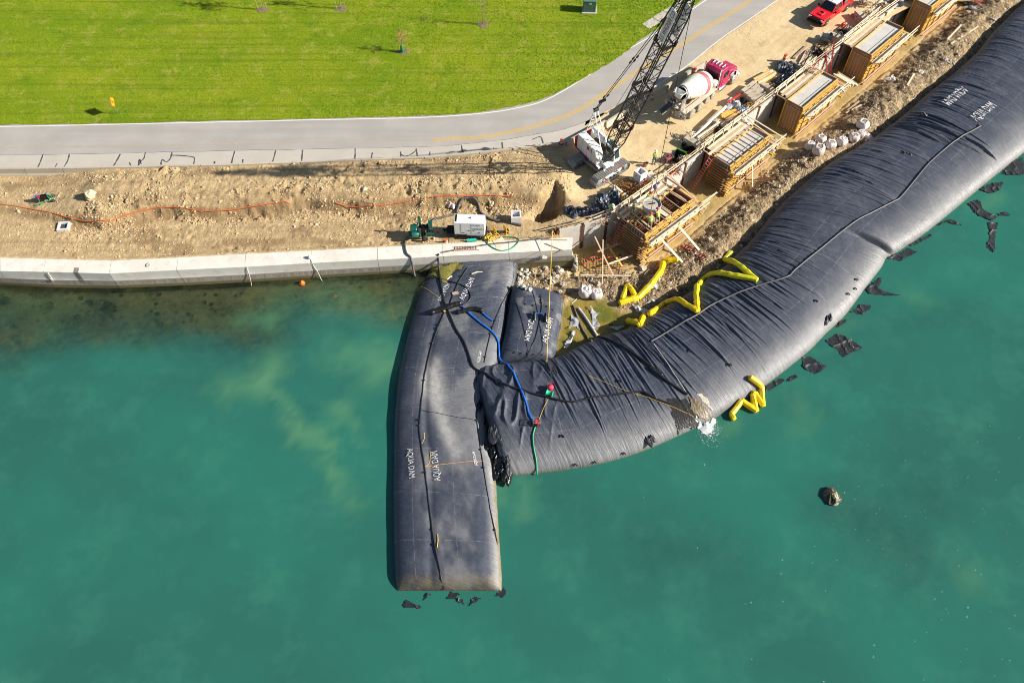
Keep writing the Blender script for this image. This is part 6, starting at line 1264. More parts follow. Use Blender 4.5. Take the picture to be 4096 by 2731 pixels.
curtain(zz(Y5, (965, 775), (905, 895), (765, 850)), 'lowest yellow curtain hook at the puddle end of the curved dam', .28)
curtain(zz(Y4, (1168, 690), (1285, 810), (1305, 985), (1215, 865), (1190, 880), (1235, 1040), (1075, 945), (975, 1075), (1000, 1125)), 'yellow curtain zigzag hanging over the outer edge into the lake', .25)
# ---- patches lying on the dams: wet stain, flowing water, weed
def patch(px, z_off, mat, name, label=None, cat=None, parent=None, kind=None, res=.05, jit=.0, world_poly=None):
    poly = world_poly or [S(*p) for p in px]; xs = [p.x for p in poly]; ys = [p.y for p in poly]; gx = np.arange(min(xs) - res, max(xs) + res, res); gy = np.arange(min(ys) - res, max(ys) + res, res); X, Y = np.meshgrid(gx, gy, indexing='ij')
    sd_ = sdist(X, Y, [(p.x, p.y) for p in poly]) + jit * (fbm(X * 2.2, Y * 2.2, 4, 33) - .5); ii = np.clip(np.round((X - GX0) / GS).astype(int), 1, GNX - 2); jj = np.clip(np.round((Y - GY0) / GS).astype(int), 1, GNY - 2); Z = np.maximum(HG[ii, jj], .25 * (HG[ii + 1, jj] + HG[ii - 1, jj] + HG[ii, jj + 1] + HG[ii, jj - 1])) + z_off
    k = sd_ > 0; kk = k[:-1, :-1] & k[1:, 1:] & k[1:, :-1] & k[:-1, 1:]; V = np.stack([X, Y, Z], -1).reshape(-1, 3)
    if parent is not None: V = V - np.array(parent.location)
    o = grid_mesh(name, V, len(gx), len(gy), mat, True, kk)
    if parent is not None: o.parent = parent
    if label: tag(o, label, cat)
    if kind: o['kind'] = kind
    return o
M_wet = mk('wet_fabric', (.028, .027, .027), .2, var=.3); M_flow = mk('muddy_water', (.12, .088, .045), .42, var=.3, scale=3, aniso=(1, 1, 1)); M_lime = mk('lime_stain', (.46, .42, .34), .8, var=.2, dirt=(.3, .2, .08), dscale=3)
patch(zz(Y4, (305, 905), (500, 900), (600, 1000), (640, 1170), (420, 1275), (360, 1090)), .012, M_wet, 'wet_stain', parent=long_dam, jit=.5)
patch(zz(Y4, (600, 850), (660, 850), (745, 935), (790, 1020), (770, 1030), (690, 940)), .012, M_lime, 'lime_stain', parent=long_dam, jit=.45)
patch(zz(Y4, (530, 880), (580, 885), (680, 945), (760, 1030), (795, 1090), (740, 1135), (640, 1120), (560, 1010)), .05, M_flow, 'outflow', 'brown water pouring from the hose over the outer edge of the curved dam', 'water', jit=.35)
M_weed = mk('green_weed', (.17, .16, .025), .9, var=.45, scale=5, dirt=(.24, .16, .06), dscale=2.5, damt=.8, bump=1, bscale=12)
patch(zz(Y1, (640, 55), (980, 40), (920, 110), (830, 150), (780, 230), (725, 240), (700, 200), (560, 190), (620, 100)), .06, M_weed, 'weed_mat', 'green weed and mud washed onto the top corner of the jetty dam', 'weed', None, 'stuff', jit=.9)
# foam splash
M_foam = mk('foam', (.85, .87, .88), .5, var=.03)
patch(zz(Y4, (640, 1130), (700, 1150), (790, 1120), (815, 1150), (780, 1220), (720, 1265), (670, 1230)), .03, mk('churned_water', (.62, .68, .66), .4, var=.3, scale=5), 'churned_water', 'pale churned water under the white splash', 'water', jit=1.3, res=.05)
q = S(*Y4(720, 1185)); mb = MB(); rd = random.Random(4)
for k in range(900):
    a, r = rd.gauss(-1.35, .75), abs(rd.gauss(0, .65)); p = q + Vector((math.cos(a) * r, math.sin(a) * r * 1.3 + .25, rd.uniform(.0, .25) * math.exp(-r))); mb.blob((p.x, p.y, WZ + .02 + max(0, p.z - q.z)), rd.uniform(.008, .034) * (1.2 - .3 * r), k, 5, 3, .3, (1, 1, .5))
tag(mb.build('splash_foam', M_foam), 'white splash where the hose water falls into the lake', 'splash', None, 'stuff')
mb = MB()
for k in range(170):
    px, py = rd.uniform(2500, 4090), rd.uniform(1700, 2725)
    if rd.random() > .15 + .85 * (px - 2500) / 1600: continue
    p = P(px, py, WZ + .012); mb.box(p, (rd.uniform(.015, .05), rd.uniform(.02, .08), .012), rd.uniform(0, 3))
tag(mb.build('white_flecks', M_foam), 'tiny white flecks scattered on the open lake at lower right', 'foam', None, 'stuff')  # small white flecks laid on the open water
# ---- torn black sheeting in the water
M_shred = mk('torn_plastic', (.016, .019, .022), .48, var=.3, bump=.7, bscale=6)
def shred(px, label, seed, hgt=.12, z=WZ, m=M_shred, group='torn black sheets in the lake'):
    """ragged crumpled sheet, some of it dipping under"""
    poly = [P(x, y, z) for x, y in px]; xs = [p.x for p in poly]; ys = [p.y for p in poly]; r = .09; gx = np.arange(min(xs) - .5, max(xs) + .5, r); gy = np.arange(min(ys) - .5, max(ys) + .5, r); X, Y = np.meshgrid(gx, gy, indexing='ij')
    d = sdist(X, Y, [(p.x, p.y) for p in poly]); d = d + .34 * (fbm(X * 1.5, Y * 1.5, 4, seed, .62) - .48) + .06
    f = 1 - np.abs(2 * vn(X * 1.7 + Y * .5, Y * 1.1 - X * .4, seed) - 1); Z = z + .03 + hgt * (1.3 * f ** 3 - .25) + hgt * .6 * (fbm(X * 3, Y * 3, 3, seed + 5) - .5)
    k = d > 0; kk = k[:-1, :-1] & k[1:, 1:] & k[1:, :-1] & k[:-1, 1:]
    if not kk.any(): kk[:] = True
    c = np.array([np.mean(xs), np.mean(ys), z]); o = grid_mesh('torn_sheet', np.stack([X, Y, Z], -1).reshape(-1, 3) - c, len(gx), len(gy), m, False, kk); o.location = c; return tag(o, label, 'plastic sheet', group)
for i, (px, lb) in enumerate([(zz(Y4, (1960, 290), (2090, 225), (2230, 290), (2340, 370), (2150, 460), (2100, 400)), 'large square torn black sheet floating off the curved dam'), (zz(Y4, (1720, 470), (1800, 450), (1985, 570), (1860, 640), (1740, 590)), 'pointed torn black sheet left of the large square one'), (zz(Y4, (1560, 700), (1640, 640), (1680, 680), (1560, 740)), 'small torn black scrap beside the pointed sheet'), (zz(Y4, (1310, 790), (1510, 690), (1530, 710), (1340, 830)), 'thin torn strip hugging the dam above the lake curtain'),
                              (zz(Y6, (900, 1090), (1030, 1000), (1000, 1090), (1190, 1145), (1080, 1140), (940, 1130)), 'forked torn sheet with weed beside the dam edge'), (zz(Y6, (790, 1270), (870, 1210), (950, 1225), (890, 1290)), 'ragged torn sheet below the forked one'), (zz(Y6, (690, 1350), (760, 1320), (750, 1350), (690, 1390)), 'dark scrap beside the pale dam patch'), (zz(Y6, (1080, 850), (1240, 770), (1300, 800), (1170, 870)), 'torn sheet below the pinch in the curved dam'), (zz(Y6, (1250, 745), (1410, 660), (1420, 680), (1270, 760)), 'narrow torn strip right of the dam pinch'),
                              (zz(Y6, (1470, 590), (1560, 540), (1690, 600), (1640, 590), (1540, 570)), 'torn sheet with ragged tail along the right dam edge'), (zz(Y6, (1690, 420), (1800, 390), (1830, 470), (1930, 520), (1900, 560), (1780, 510)), 'upper half of the long ragged sheet at the right'), (zz(Y6, (1860, 570), (1950, 560), (1920, 700), (1910, 800), (1850, 760), (1880, 660)), 'lower half of the long ragged sheet at the right'), (zz(Y6, (1940, 500), (2000, 485), (2035, 515), (1950, 520)), 'small curl of torn sheet near the right edge'), (zz(Y6, (1800, 310), (1900, 260), (1990, 250), (1960, 310), (1880, 345)), 'matted torn sheet close to the right dam edge'), (zz(Y6, (1960, 190), (2060, 90), (2140, 60), (2148, 190), (2080, 200)), 'dark torn sheet at the right photo edge'),
                              (zz(Y2, (195, 1525), (240, 1480), (335, 1525)), 'black triangular flap left below the jetty dam end'), (zz(Y2, (350, 1480), (385, 1420), (500, 1450), (390, 1440)), 'thin black flap touching the jetty dam end'), (zz(Y2, (535, 1460), (560, 1415), (620, 1430), (560, 1470)), 'crumpled black flap mid below the jetty dam end'), (zz(Y2, (590, 1460), (640, 1470), (662, 1510)), 'slim black flap right of the crumpled one'), (zz(Y2, (690, 1510), (740, 1450), (795, 1465)), 'black flap at right below the jetty dam end'), (zz(Y2, (885, 1440), (950, 1380), (970, 1430), (945, 1450)), 'torn black corner hanging off the jetty dam end')]): shred(px, lb, 300 + i, .065)
M_clear = mk('clear_plastic', (.42, .43, .45), .25, var=.45, scale=4, bump=1, bscale=7)
for i, (px, lb) in enumerate([(zz(Y5, (985, 630), (1120, 540), (1290, 430), (1420, 350), (1500, 395), (1300, 480), (1150, 580)), 'long grey plastic sheet lying along the inner dam shadow'), (zz(Y5, (320, 650), (370, 710), (450, 755), (380, 790), (430, 900), (360, 930), (350, 760)), 'ragged grey plastic strip in the algae puddle'), (zz(Y5, (80, 930), (110, 770), (180, 830), (220, 970), (160, 880)), 'crumpled grey plastic beside the puddle hose'), (zz(Y5, (815, 640), (860, 620), (900, 690), (1000, 700), (1070, 685), (990, 745), (880, 720)), 'twisted grey plastic below the yellow bank roll'), (zz(Y5, (560, 910), (710, 890), (640, 940)), 'small grey plastic scrap at the inner dam edge'), (zz(Y5, (0, 1160), (130, 950), (155, 980), (60, 1160)), 'grey plastic strip at the corner of the short dam'), (zz(Y5, (1060, 450), (1130, 290), (1150, 330), (1100, 470)), 'dark plastic skirt of the yellow bank roll')]):
    c = S(*px[0]); shred(px, lb, 400 + i, .16, c.z + .06, M_clear, 'grey plastic scraps by the puddle')
# ---- rocks: in the lake, by the seawall corner, on the bank
M_wrock = mk('dark_wet_rock', (.055, .05, .03), .45, var=.3, bump=1, bscale=5, dirt=(.32, .30, .2), dscale=2.5); M_brock = mk('brown_lake_rock', (.16, .085, .03), .8, var=.3, bump=1, bscale=4); M_pale = mk('pale_rock', (.56, .53, .47), .85, var=.15, bump=.8, bscale=6, rnd=.2)
p = P(3328, 1992, WZ); mb = MB(); mb.blob(p + Vector((0, 0, -.15)), .68, 8, 12, 9, .3, (1, 1.05, .85)); mb.cur = 1; mb.blob(p + Vector((.14, .08, .40)), .27, 9, 8, 6, .4, (1, 1.2, .6)); tag(mb.build('lake_rock', [M_wrock, mk('guano_rock', (.34, .33, .20), .8, var=.4, scale=5)]), 'single dark rock with a pale top breaking the lake surface', 'rock')
for i, (x, y, r, lb) in enumerate([(620, 490, .45, 'left of a touching pair of brown sunken stones'), (678, 490, .42, 'right of a touching pair of brown sunken stones'), (350, 515, .35, 'brown sunken stone left of the stone pair'), (820, 440, .38, 'faint brown sunken stone right of the stone pair'), (365, 600, .26, 'smallest brown sunken stone below the others'), (1955, 135, .72, 'big flat brown stone under water below the seawall'), (1970, 195, .33, 'dark stone just under the big flat brown stone'), (2040, 205, .35, 'dark stone right of the big flat brown stone'), (1880, 215, .3, 'dark stone left of the big flat brown stone'), (290, 170, .32, 'dark sunken stone near the seawall at far left'), (620, 180, .55, 'large dark sunken stone near the left seawall bend'), (20, 135, .4, 'dark sunken stone at the left photo edge'), (940, 290, .3, 'dark sunken stone off the middle of the seawall'), (1460, 525, .3, 'dark sunken stone below the pale sand plume'), (1395, 545, .32, 'faint sunken stone beside the sand plume stone'), (2180, 445, .3, 'sunken stone close to the jetty dam'), (450, 240, .3, 'dark sunken stone left of the large one at the bend'), (520, 155, .28, 'small dark sunken stone right at the seawall bend')]):
    q = P(*Y8(x, y), WZ - .12); mb = MB(); mb.blob(q - Vector((0, 0, r * .5)), r, 30 + i, 9, 7, .3, (1.1, .95, .6)); tag(mb.build('sunken_stone', M_brock if ('brown' in lb) else M_wrock), lb, 'stone', 'sunken stones off the seawall')
for i, (x, y) in enumerate([(1585, 110), (1620, 140), (1570, 160), (1600, 190), (1640, 120), (1670, 150), (1560, 215), (1585, 240), (1555, 285), (1600, 290), (1630, 315), (1670, 325), (1650, 165), (1565, 255), (1640, 200)]):
    q = S(*Y1(x, y)); mb = MB(); mb.blob(q + Vector((0, 0, .08)), random.uniform(.16, .26), 60 + i, 8, 6, .3, (1, .9, .75)); tag(mb.build('pale_stone', M_pale), 'pale rounded stone in the heap between seawall and short dam', 'stone', 'pale stones between the seawall and the short dam')
BR = [Z6(100, 910), Z6(270, 910), Z6(300, 960), Z6(210, 990), Z6(60, 1010), Z6(120, 1190), Z6(330, 1130), Z6(200, 1100), Z6(300, 1230), Z6(700, 1060), Z6(800, 1130), Z6(1400, 920), Z6(1360, 910), Z6(2290, 530), Z6(1890, 700), Z6(1210, 1340), Z6(60, 890), Z6(240, 1040), Z6(160, 1050), Z5(1210, 1260), Z5(1500, 1400), Z5(1380, 1500), Z2(1300, 1265), Z2(1870, 970), Z3(1580, 175), Z3(1680, 190), Z3(1270, 810), Z3(1330, 840), Z3(950, 985), Z3(1390, 870), Z3(1940, 270)]
for i, p in enumerate(BR):
    q = S(*p); mb = MB(); mb.blob(q + Vector((0, 0, .06)), random.uniform(.18, .34), 90 + i, 8, 6, .4, (1.1, .9, .7)); tag(mb.build('bank_stone', M_stone), 'grey broken stone lying loose on the rubble bank', 'stone', 'broken stones on the rubble bank')
q = S(*Z8(890, 560)); mb = MB(); mb.blob(q + Vector((0, 0, .25)), .55, 5, 9, 7, .35, (.9, 1.1, .75)); tag(mb.build('boulder', mk('sandstone', (.60, .48, .30), .9, var=.15, bump=.6, bscale=5)), 'tan boulder at the left end of the dirt mound', 'boulder')
q = S(*Z7(1345, 185)); mb = MB(); mb.blob(q + Vector((0, 0, .12)), .28, 6, 8, 6, .35); tag(mb.build('boulder', MATS['sandstone']), 'tan stone on the dirt above the generator', 'stone')
# orange buoy
q = P(*Z9(1003, 1410), WZ); mb = MB(); mb.lathe([(.02, -.28), (.18, -.22), (.28, 0), (.2, .2), (.07, .27), (.05, .34), (.0, .35)], 16, Matrix.Translation(q + Vector((0, 0, .1)))); tag(mb.build('buoy', mk('buoy_orange', (.85, .13, .01), .35)), 'round orange buoy floating by the seawall', 'buoy')
# ================================================================== SITE CLUTTER
# bulk bags
M_bulk = mk('bulk_bag', (.66, .60, .58), .8, var=.08, scale=4, bump=1, bscale=5, dirt=(.5, .4, .32), dscale=2); M_soil = mk('bag_soil', (.30, .20, .12), .9, var=.3, scale=6, bump=1, bscale=12)
def bulkbag(p, r, label, open_=True, seed=0, h=None):
    q = S(*p); h = h or r * 1.5; t = thing('bulk_bag', label, 'bulk bag', q, random.uniform(0, 1.5), 'white bulk bags on the bank'); rd = random.Random(seed); n = 20; prof = [(.8, -.05), (.98, .15), (1.06, .45), (1.0, .75), (.78, .95), (.5, 1.02), (.42, .97)]
    vs = []
    for rr, zz_ in prof:
        for k in range(n):
            a = 2 * math.pi * k / n; sq = 1 / max(abs(math.cos(a)), abs(math.sin(a))) ** .45; w_ = 1 + .08 * math.sin(5 * a + seed) * (zz_ > .3) + rd.uniform(-.05, .05); vs.append((math.cos(a) * r * rr * sq * w_, math.sin(a) * r * rr * sq * w_, h * zz_ * (1 + rd.uniform(-.04, .04))))
    m_ = len(prof); fs = [(i * n + k, i * n + (k + 1) % n, (i + 1) * n + (k + 1) % n, (i + 1) * n + k) for i in range(m_ - 1) for k in range(n)]; mb = MB(); mb.add(vs, fs, True)
    if not open_: vs2 = [vs[(m_ - 1) * n + k] for k in range(n)] + [(0, 0, h * 1.12)]; mb.add(vs2, [(k, (k + 1) % n, n) for k in range(n)])
    mb.build('sack', M_bulk, t)
    if open_: mb = MB(); mb.lathe([(r * .55, h * .93), (r * .3, h * .98), (.01, h * 1.0)], 10, None, False); mb.build('soil_fill', M_soil, t)
    for k in range(4): a = math.pi / 4 + k * math.pi / 2; c = Vector((math.cos(a) * r * .75, math.sin(a) * r * .75, h * .9)); mb = MB(); mb.tube([c + Vector((-.1, 0, 0)), c + Vector((-.05, 0, .22)), c + Vector((.08, 0, .2)), c + Vector((.1, .05, -.02))], .025, 5); mb.build('lifting_loop', M_bulk, t)
for i, (p, r, o_, lb) in enumerate([((3237, 592), .48, False, 'tied white bulk bag at the left end of the bag cluster'), ((3270, 610), .58, True, 'largest white bulk bag, soil showing, front of the bag cluster'), ((3279, 566), .48, True, 'white bulk bag with an open soil top behind the largest one'), ((3318, 590), .48, True, 'white bulk bag right of the largest one'), ((3362, 578), .50, False, 'tied white bulk bag between cluster and upright bag'), ((3446, 510), .58, True, 'upright white bulk bag, open top, upper end of the row'), ((3412, 560), .50, True, 'white bulk bag below the upright one'), ((3440, 545), .42, False, 'small tied white bag beside the upright one'), ((2340, 1178), .58, False, 'larger white bulk bag of the pair beside the puddle'), ((2384, 1185), .52, False, 'smaller white bulk bag of the pair beside the puddle')]): bulkbag(p, r, lb, o_, i + 3)
q = S(*Z2(1960, 940)); crumple(q, .75, .45, .35, -.4, M_bulk, 71, 'torn_bag', 'torn white bag lying alone on the gravel bank', 'bag'); q = S(*Y7(190, 975)); crumple(q, .75, .4, .35, -.5, M_bulk, 72, 'torn_bag', 'flattened white bag at the dam end of the bag row', 'bag'); q = S(*Z3(1690, 130)); crumple(q, .8, .35, .3, -.5, M_clear, 73, 'plastic_heap', 'grey plastic heap on the bank at the top', 'plastic'); q = S(*Z3(1570, 60)); crumple(q, .9, .6, .3, -.5, M_bag, 74, 'plastic_heap', 'black plastic heap in the trench at the top', 'plastic')
# tarps
M_tarp = mk('dark_tarp', (.045, .055, .075), .3, var=.35, scale=3, bump=.6, bscale=8, dirt=(.16, .17, .19), dscale=1.6, damt=.8); M_gtarp = mk('grey_tarp', (.36, .37, .39), .35, var=.35, scale=4, bump=.8, bscale=7)
for i, (p, rx, ry, h, rz_, m, lb) in enumerate([(Z4(250, 1310), .55, .6, .5, .2, M_tarp, 'small dark tarp bundle at the far left of the row'), (Z4(350, 1350), .75, .65, .7, .4, M_tarp, 'dark tarp bundle second from the left'), (Z4(470, 1340), .5, .9, .7, .5, M_tarp, 'narrow dark tarp bundle third from the left'), (Z4(580, 1360), .8, .7, .5, .3, M_tarp, 'low dark tarp bundle behind the left guard rail'), (Z4(650, 1250), .6, .95, .8, .7, M_tarp, 'dark tarp bundle beside the leaning worker'), (Z4(760, 1150), 1.3, .8, .8, .6, M_tarp, 'big blue black tarp heap behind the leaning worker'), (Z4(880, 1190), .7, 1.0, .75, .3, M_tarp, 'dark tarp fold against the timber bundle'), (Z4(860, 1100), .45, .75, .95, .2, M_gtarp, 'crumpled grey tarp on top of the dark heap'),
                                                (Z2(700, 790), 1.3, .8, .9, .6, M_tarp, 'upper black tarp heap above the third formwork'), (Z2(760, 900), 1.2, .9, .9, .9, M_tarp, 'middle black tarp heap above the third formwork'), (Z2(640, 960), .9, .7, .6, .6, M_tarp, 'lower left black tarp heap above the third formwork'), (Z2(640, 1030), .7, .5, .5, .6, M_tarp, 'lowest black tarp flap beside the wall'), (Z5(760, 400), 1.0, .7, .7, .5, M_gtarp, 'grey tarp heap beside two dark pails'), (Z5(890, 480), .75, .9, .6, .2, M_gtarp, 'grey tarp draped over the lumber'), (Z2(2000, 60), .9, .7, .6, .6, M_tarp, 'dark tarp by the wall at the top')]):
    q = S(*p); crumple(q, rx, ry, h, rz_, m, 130 + i, 'tarp', lb, 'tarp', None, .45, 52, 20, 'crumpled tarps behind the wall')
# blocks, slabs and boxes in world frame from pixel corners
M_blk = mk('block_concrete', (.50, .43, .32), .85, var=.12, scale=2, dirt=(.36, .29, .2), dscale=1.5, bump=.5, bscale=6, rnd=.08); M_box = mk('precast_white', (.66, .66, .68), .7, var=.06, dirt=(.5, .48, .45), dscale=1.2, damt=.4)
def block(a, b_, wd, h, label, m=None, name='concrete_block', z=None, cat='concrete block', group='concrete blocks behind the wall'):
    """block whose long axis runs between two ground pixels"""
    p, q = S(*a), S(*b_); p.z = q.z = (z if z is not None else 0.0); c = (p + q) / 2; L = (q - p).length; t = thing(name, label, cat, c, math.atan2(q.y - p.y, q.x - p.x), group)
    mb = MB(); mb.bbox((0, 0, h / 2 - .04), (L, wd, h + .06), .04); mb.build('block_body', m or M_blk, t)
    mb = MB(); mb.tube([(-.1, 0, h - .02), (-.08, 0, h + .09), (.08, 0, h + .09), (.1, 0, h - .02)], .018, 5); mb.build('lifting_loop', M_rust, t); return t
for a, b_, lb in [(Z5(1000, 390), Z5(1150, 270), 'concrete block'), ]: pass
rows = [Z5(885, 300), Z5(925, 335), Z5(968, 375), Z5(1010, 420)]
for k, p in enumerate(rows): block(p, (p[0] + 48, p[1] - 38), .62, .75, ['farthest', 'second', 'third', 'nearest'][k] + ' of four pale blocks lying side by side above the second formwork')
block(Z5(1120, 190), Z5(1290, 290), .6, .85, 'long sandy block above the four side by side blocks'); block(Z5(470, 640), Z5(560, 680), .55, .6, 'small grey block at the upper end of the panel'); block(Z5(590, 690), Z5(740, 745), .6, .65, 'grey block beside the brown lumber stack'); block(Z5(120, 900), Z5(310, 1010), .7, .8, 'grey block with debris piled on top beside the black crate')
block(Z2(1530, 190), Z2(1690, 270), .75, .75, 'large sandy block below the pickup, near the wall'); block(Z2(1420, 370), Z2(1490, 395), .55, .5, 'grey block beside a red fuel can'); block(Z2(1190, 440), Z2(1350, 510), .7, .7, 'grey block above the red ladder pair'); block(Z2(770, 770), Z2(880, 840), .4, .6, 'pale block peeking behind the black tarps'); block(Z2(1480, 190), Z2(1530, 225), .3, .3, 'low brown timber block under the large sandy one', M_old)
block(Z5(275, 920), Z5(570, 715), .2, .85, 'long cream form panel with ribs standing above the second formwork', mk('cream_panel', (.66, .58, .42), .7, var=.1), 'form_panel', cat='form panel', group=None)
p, q = P(*Z5(225, 850), .5), P(*Z5(675, 425), .5); mb = MB(); mb.tube([p, q], .15, 12); tag(mb.build('white_pipe', M_wht), 'long white pipe lying on the yard above the second formwork', 'pipe')
mb = MB(); a = zz(Z5, (700, 370), (930, 220)); p, q = P(*a[0], .5), P(*a[1], .5); mb.bar(p, q, .14, .12); tag(mb.build('red_beam', M_redlad), 'red and orange beam lying behind the blocks', 'beam')
# precast box and neighbours
q = P(*X1(840, 700)); b4 = [P(*X1(x, y), 1.35) for x, y in ((720, 450), (855, 350), (990, 455), (850, 545))]; cc = sum(b4, Vector()) / 4; rzb = math.atan2((b4[2] - b4[3]).y, (b4[2] - b4[3]).x)
t = thing('precast_box', 'tall white precast concrete box with an open top beside the crane track', 'precast box', (cc.x, cc.y, 0), rzb, None); Wb = .92
for s in (-1, 1): mb = MB(); mb.box((0, s * (Wb / 2 - .06), .68), (Wb, .12, 1.4)); mb.build('side_wall', M_box, t); mb = MB(); mb.box((s * (Wb / 2 - .06), 0, .679), (.12, Wb - .24, 1.398)); mb.build('end_wall', M_box, t)
mb = MB(); mb.box((0, 0, .3), (Wb - .2, Wb - .2, .6)); mb.build('inner_floor', M_blk, t); mb = MB(); mb.lathe([(.11, 0), (.11, .04), (.02, .04)], 14, Matrix.Translation(Vector((.1, -Wb / 2 + .005, .65))) @ Matrix.Rotation(math.pi / 2, 4, 'X')); mb.build('port_hole', M_black, t); mb = MB(); mb.lathe([(.05, 0), (.05, .03)], 8, Matrix.Translation(Vector((-Wb / 2 + .0, .1, 1.0))) @ Matrix.Rotation(-math.pi / 2, 4, 'Y')); mb.build('lift_socket', M_black, t)
block(X1(1000, 540), X1(1150, 690), .75, .5, 'tan precast slab lying against the white box', M_box and mk('tan_precast', (.66, .54, .40), .8, var=.1), 'precast_slab', cat='precast slab', group=None)
def pail(p, r, h, m, label, z=None, rim=None):
    q = S(*p); t = thing('pail', label, 'bucket', q, random.uniform(0, 3), 'buckets and pails on the site'); mb = MB(); mb.lathe([(r * .85, 0), (r, h), (r * 1.06, h), (r * 1.06, h * .93)], 14, None); mb.build('pail_body', m, t); mb = MB(); mb.lathe([(r * .9, h + .004), (.01, h + .004)], 14, None, False); mb.build('pail_content', rim or M_black, t); mb = MB(); mb.tube([(-r, 0, h), (-r * .5, 0, h + .12), (r * .5, 0, h + .12), (r, 0, h)], .012, 4); mb.build('handle', M_grey, t)
pail(X1(970, 340), .2, .42, M_wht, 'white pail behind the tall precast box'); pail(X1(930, 345), .17, .4, M_redlad, 'red pail behind the tall precast box'); pail(X1(1030, 490), .16, .25, M_wht, 'white pail on the tan slab'); pail(Z4(1765, 405), .16, .35, M_box, 'pale blue pail above the black crate'); pail(Z4(1775, 450), .2, .38, M_black, 'black pail with dark rim beside the crate', rim=M_chute); pail(Z5(885, 350), .2, .35, M_chute, 'left dark pail beside the four blocks'); pail(Z5(925, 385), .2, .35, M_chute, 'right dark pail beside the four blocks'); pail(Z2(1540, 235), .17, .42, M_wht, 'white pail on the timber below the pickup'); pail(Z5(740, 500), .16, .28, M_wht, 'white pail standing on the yellow lumber'); pail(Z6(1095, 790), .17, .5, M_wht, 'white pipe stub pail standing in the pit'); pail(Z3(75, 255), .15, .3, M_wht, 'small white pail near the sandy block')
q = S(*Z2(1385, 310)); t = thing('fuel_can', 'red fuel can on the dirt below the pickup', 'fuel can', q, .6); mb = MB(); mb.bbox((0, 0, .2), (.5, .3, .4), .05); mb.build('can_body', M_redlad, t); mb = MB(); mb.tube([(-.15, 0, .4), (-.1, 0, .5), (.1, 0, .5), (.15, 0, .4)], .025, 5); mb.build('handle', M_redlad, t); mb = MB(); mb.tube([(.2, 0, .38), (.32, 0, .52)], .03, 6); mb.build('spout', M_black, t)
q = S(*X1(1425, 235)); t = thing('portable_generator', 'small maroon portable generator near the standing worker', 'generator', q, R_(25)); mb = MB(); mb.bbox((0, 0, .34), (.68, .5, .45), .05); mb.build('engine', mk('maroon', (.30, .06, .06), .5, var=.2), t); mb = MB()
for x in (-.38, .38):
    for y in (-.28, .28): mb.bar((x, y, 0), (x, y, .62), .035)
    mb.bar((x, -.28, .62), (x, .28, .62), .035)
for y in (-.28, .28): mb.bar((-.38, y, .62), (.38, y, .62), .035); mb.bar((-.38, y, .08), (.38, y, .08), .035)
mb.build('frame', M_grey, t); mb = MB(); mb.lathe([(.09, 0), (.09, .12)], 10, Matrix.Translation(Vector((-.1, .1, .56)))); mb.build('fuel_cap', M_black, t)
q = S(*X1(1610, 210)); t = thing('mortar_tub', 'black mortar tub with a lime green side near the maroon generator', 'tub', q, R_(-35)); mb = MB(); mb.add([(-.4, -.5, .1), (.4, -.5, .1), (.4, .5, .1), (-.4, .5, .1), (-.5, -.65, .6), (.5, -.65, .6), (.5, .65, .6), (-.5, .65, .6)], [(0, 3, 2, 1), (0, 1, 5, 4), (1, 2, 6, 5), (2, 3, 7, 6), (3, 0, 4, 7)]); mb.add([(-.38, -.5, .12), (.38, -.5, .12), (.38, .5, .12), (-.38, .5, .12)], [(0, 1, 2, 3)]); mb.build('tub_body', M_black, t); mb = MB(); mb.side([(-.5, .1), (.55, .1), (.6, .75), (-.55, .75)], .66, .7); mb.build('green_side', mk('lime_green', (.16, .60, .04), .5), t); mb = MB(); mb.bar((-.3, -.5, 0), (-.3, -.5, .15), .05); mb.bar((.3, -.5, 0), (.3, -.5, .15), .05); mb.bar((.3, .5, 0), (.3, .5, .15), .05); mb.bar((-.3, .5, 0), (-.3, .5, .15), .05); mb.build('foot', M_grey, t)
q = S(*Z4(1835, 540)); t = thing('steel_crate', 'open black steel crate beside the wall', 'crate', q, R_(10)); 
for c, d in (((0, -.35, .25), (1.2, .04, .5)), ((0, .35, .25), (1.2, .04, .5)), ((-.6, 0, .25), (.04, .74, .5)), ((.6, 0, .25), (.04, .74, .5)), ((0, 0, .04), (1.18, .68, .05))): mb = MB(); mb.box(c, d); mb.build('crate_side', M_black, t)
# rebar tangle, debris heaps
def tangle(p, r, n, m, label, h=.4, seed=0, name='rebar_heap', th=.03):
    q = S(*p); rd = random.Random(seed); mb = MB()
    for _ in range(n):
        a = rd.uniform(0, math.pi); l = r * rd.uniform(.4, 1.2); c = q + Vector((rd.gauss(0, r * .35), rd.gauss(0, r * .35), rd.uniform(.03, h))); d = Vector((math.cos(a), math.sin(a), rd.uniform(-.25, .25))) * l / 2; b2 = Vector((rd.uniform(-.15, .15), rd.uniform(-.15, .15), rd.uniform(0, .12)))
        mb.tube([c - d, c + b2, c + d], th, 4, False)
    o = mb.build(name, m); return tag(o, label, 'rebar heap' if 'rebar' in name else 'debris heap')
tangle(X1(600, 820), 1.3, 110, mk('bright_rebar', (.34, .17, .06), .7, .2, .35, 6), 'orange brown rebar tangle in front of the tall precast box', .45, 1); tangle(X1(1590, 430), .8, 40, M_rebar, 'small dark rebar tangle near the mortar tub', .35, 2); tangle(X1(1000, 760), .7, 26, M_orange, 'orange mesh scraps at the foot of the precast box', .3, 3, 'mesh_scraps', .025); tangle(X1(1500, 560), .6, 18, M_orange, 'orange netting by the wall next to the rebar', .5, 4, 'mesh_scraps', .025)
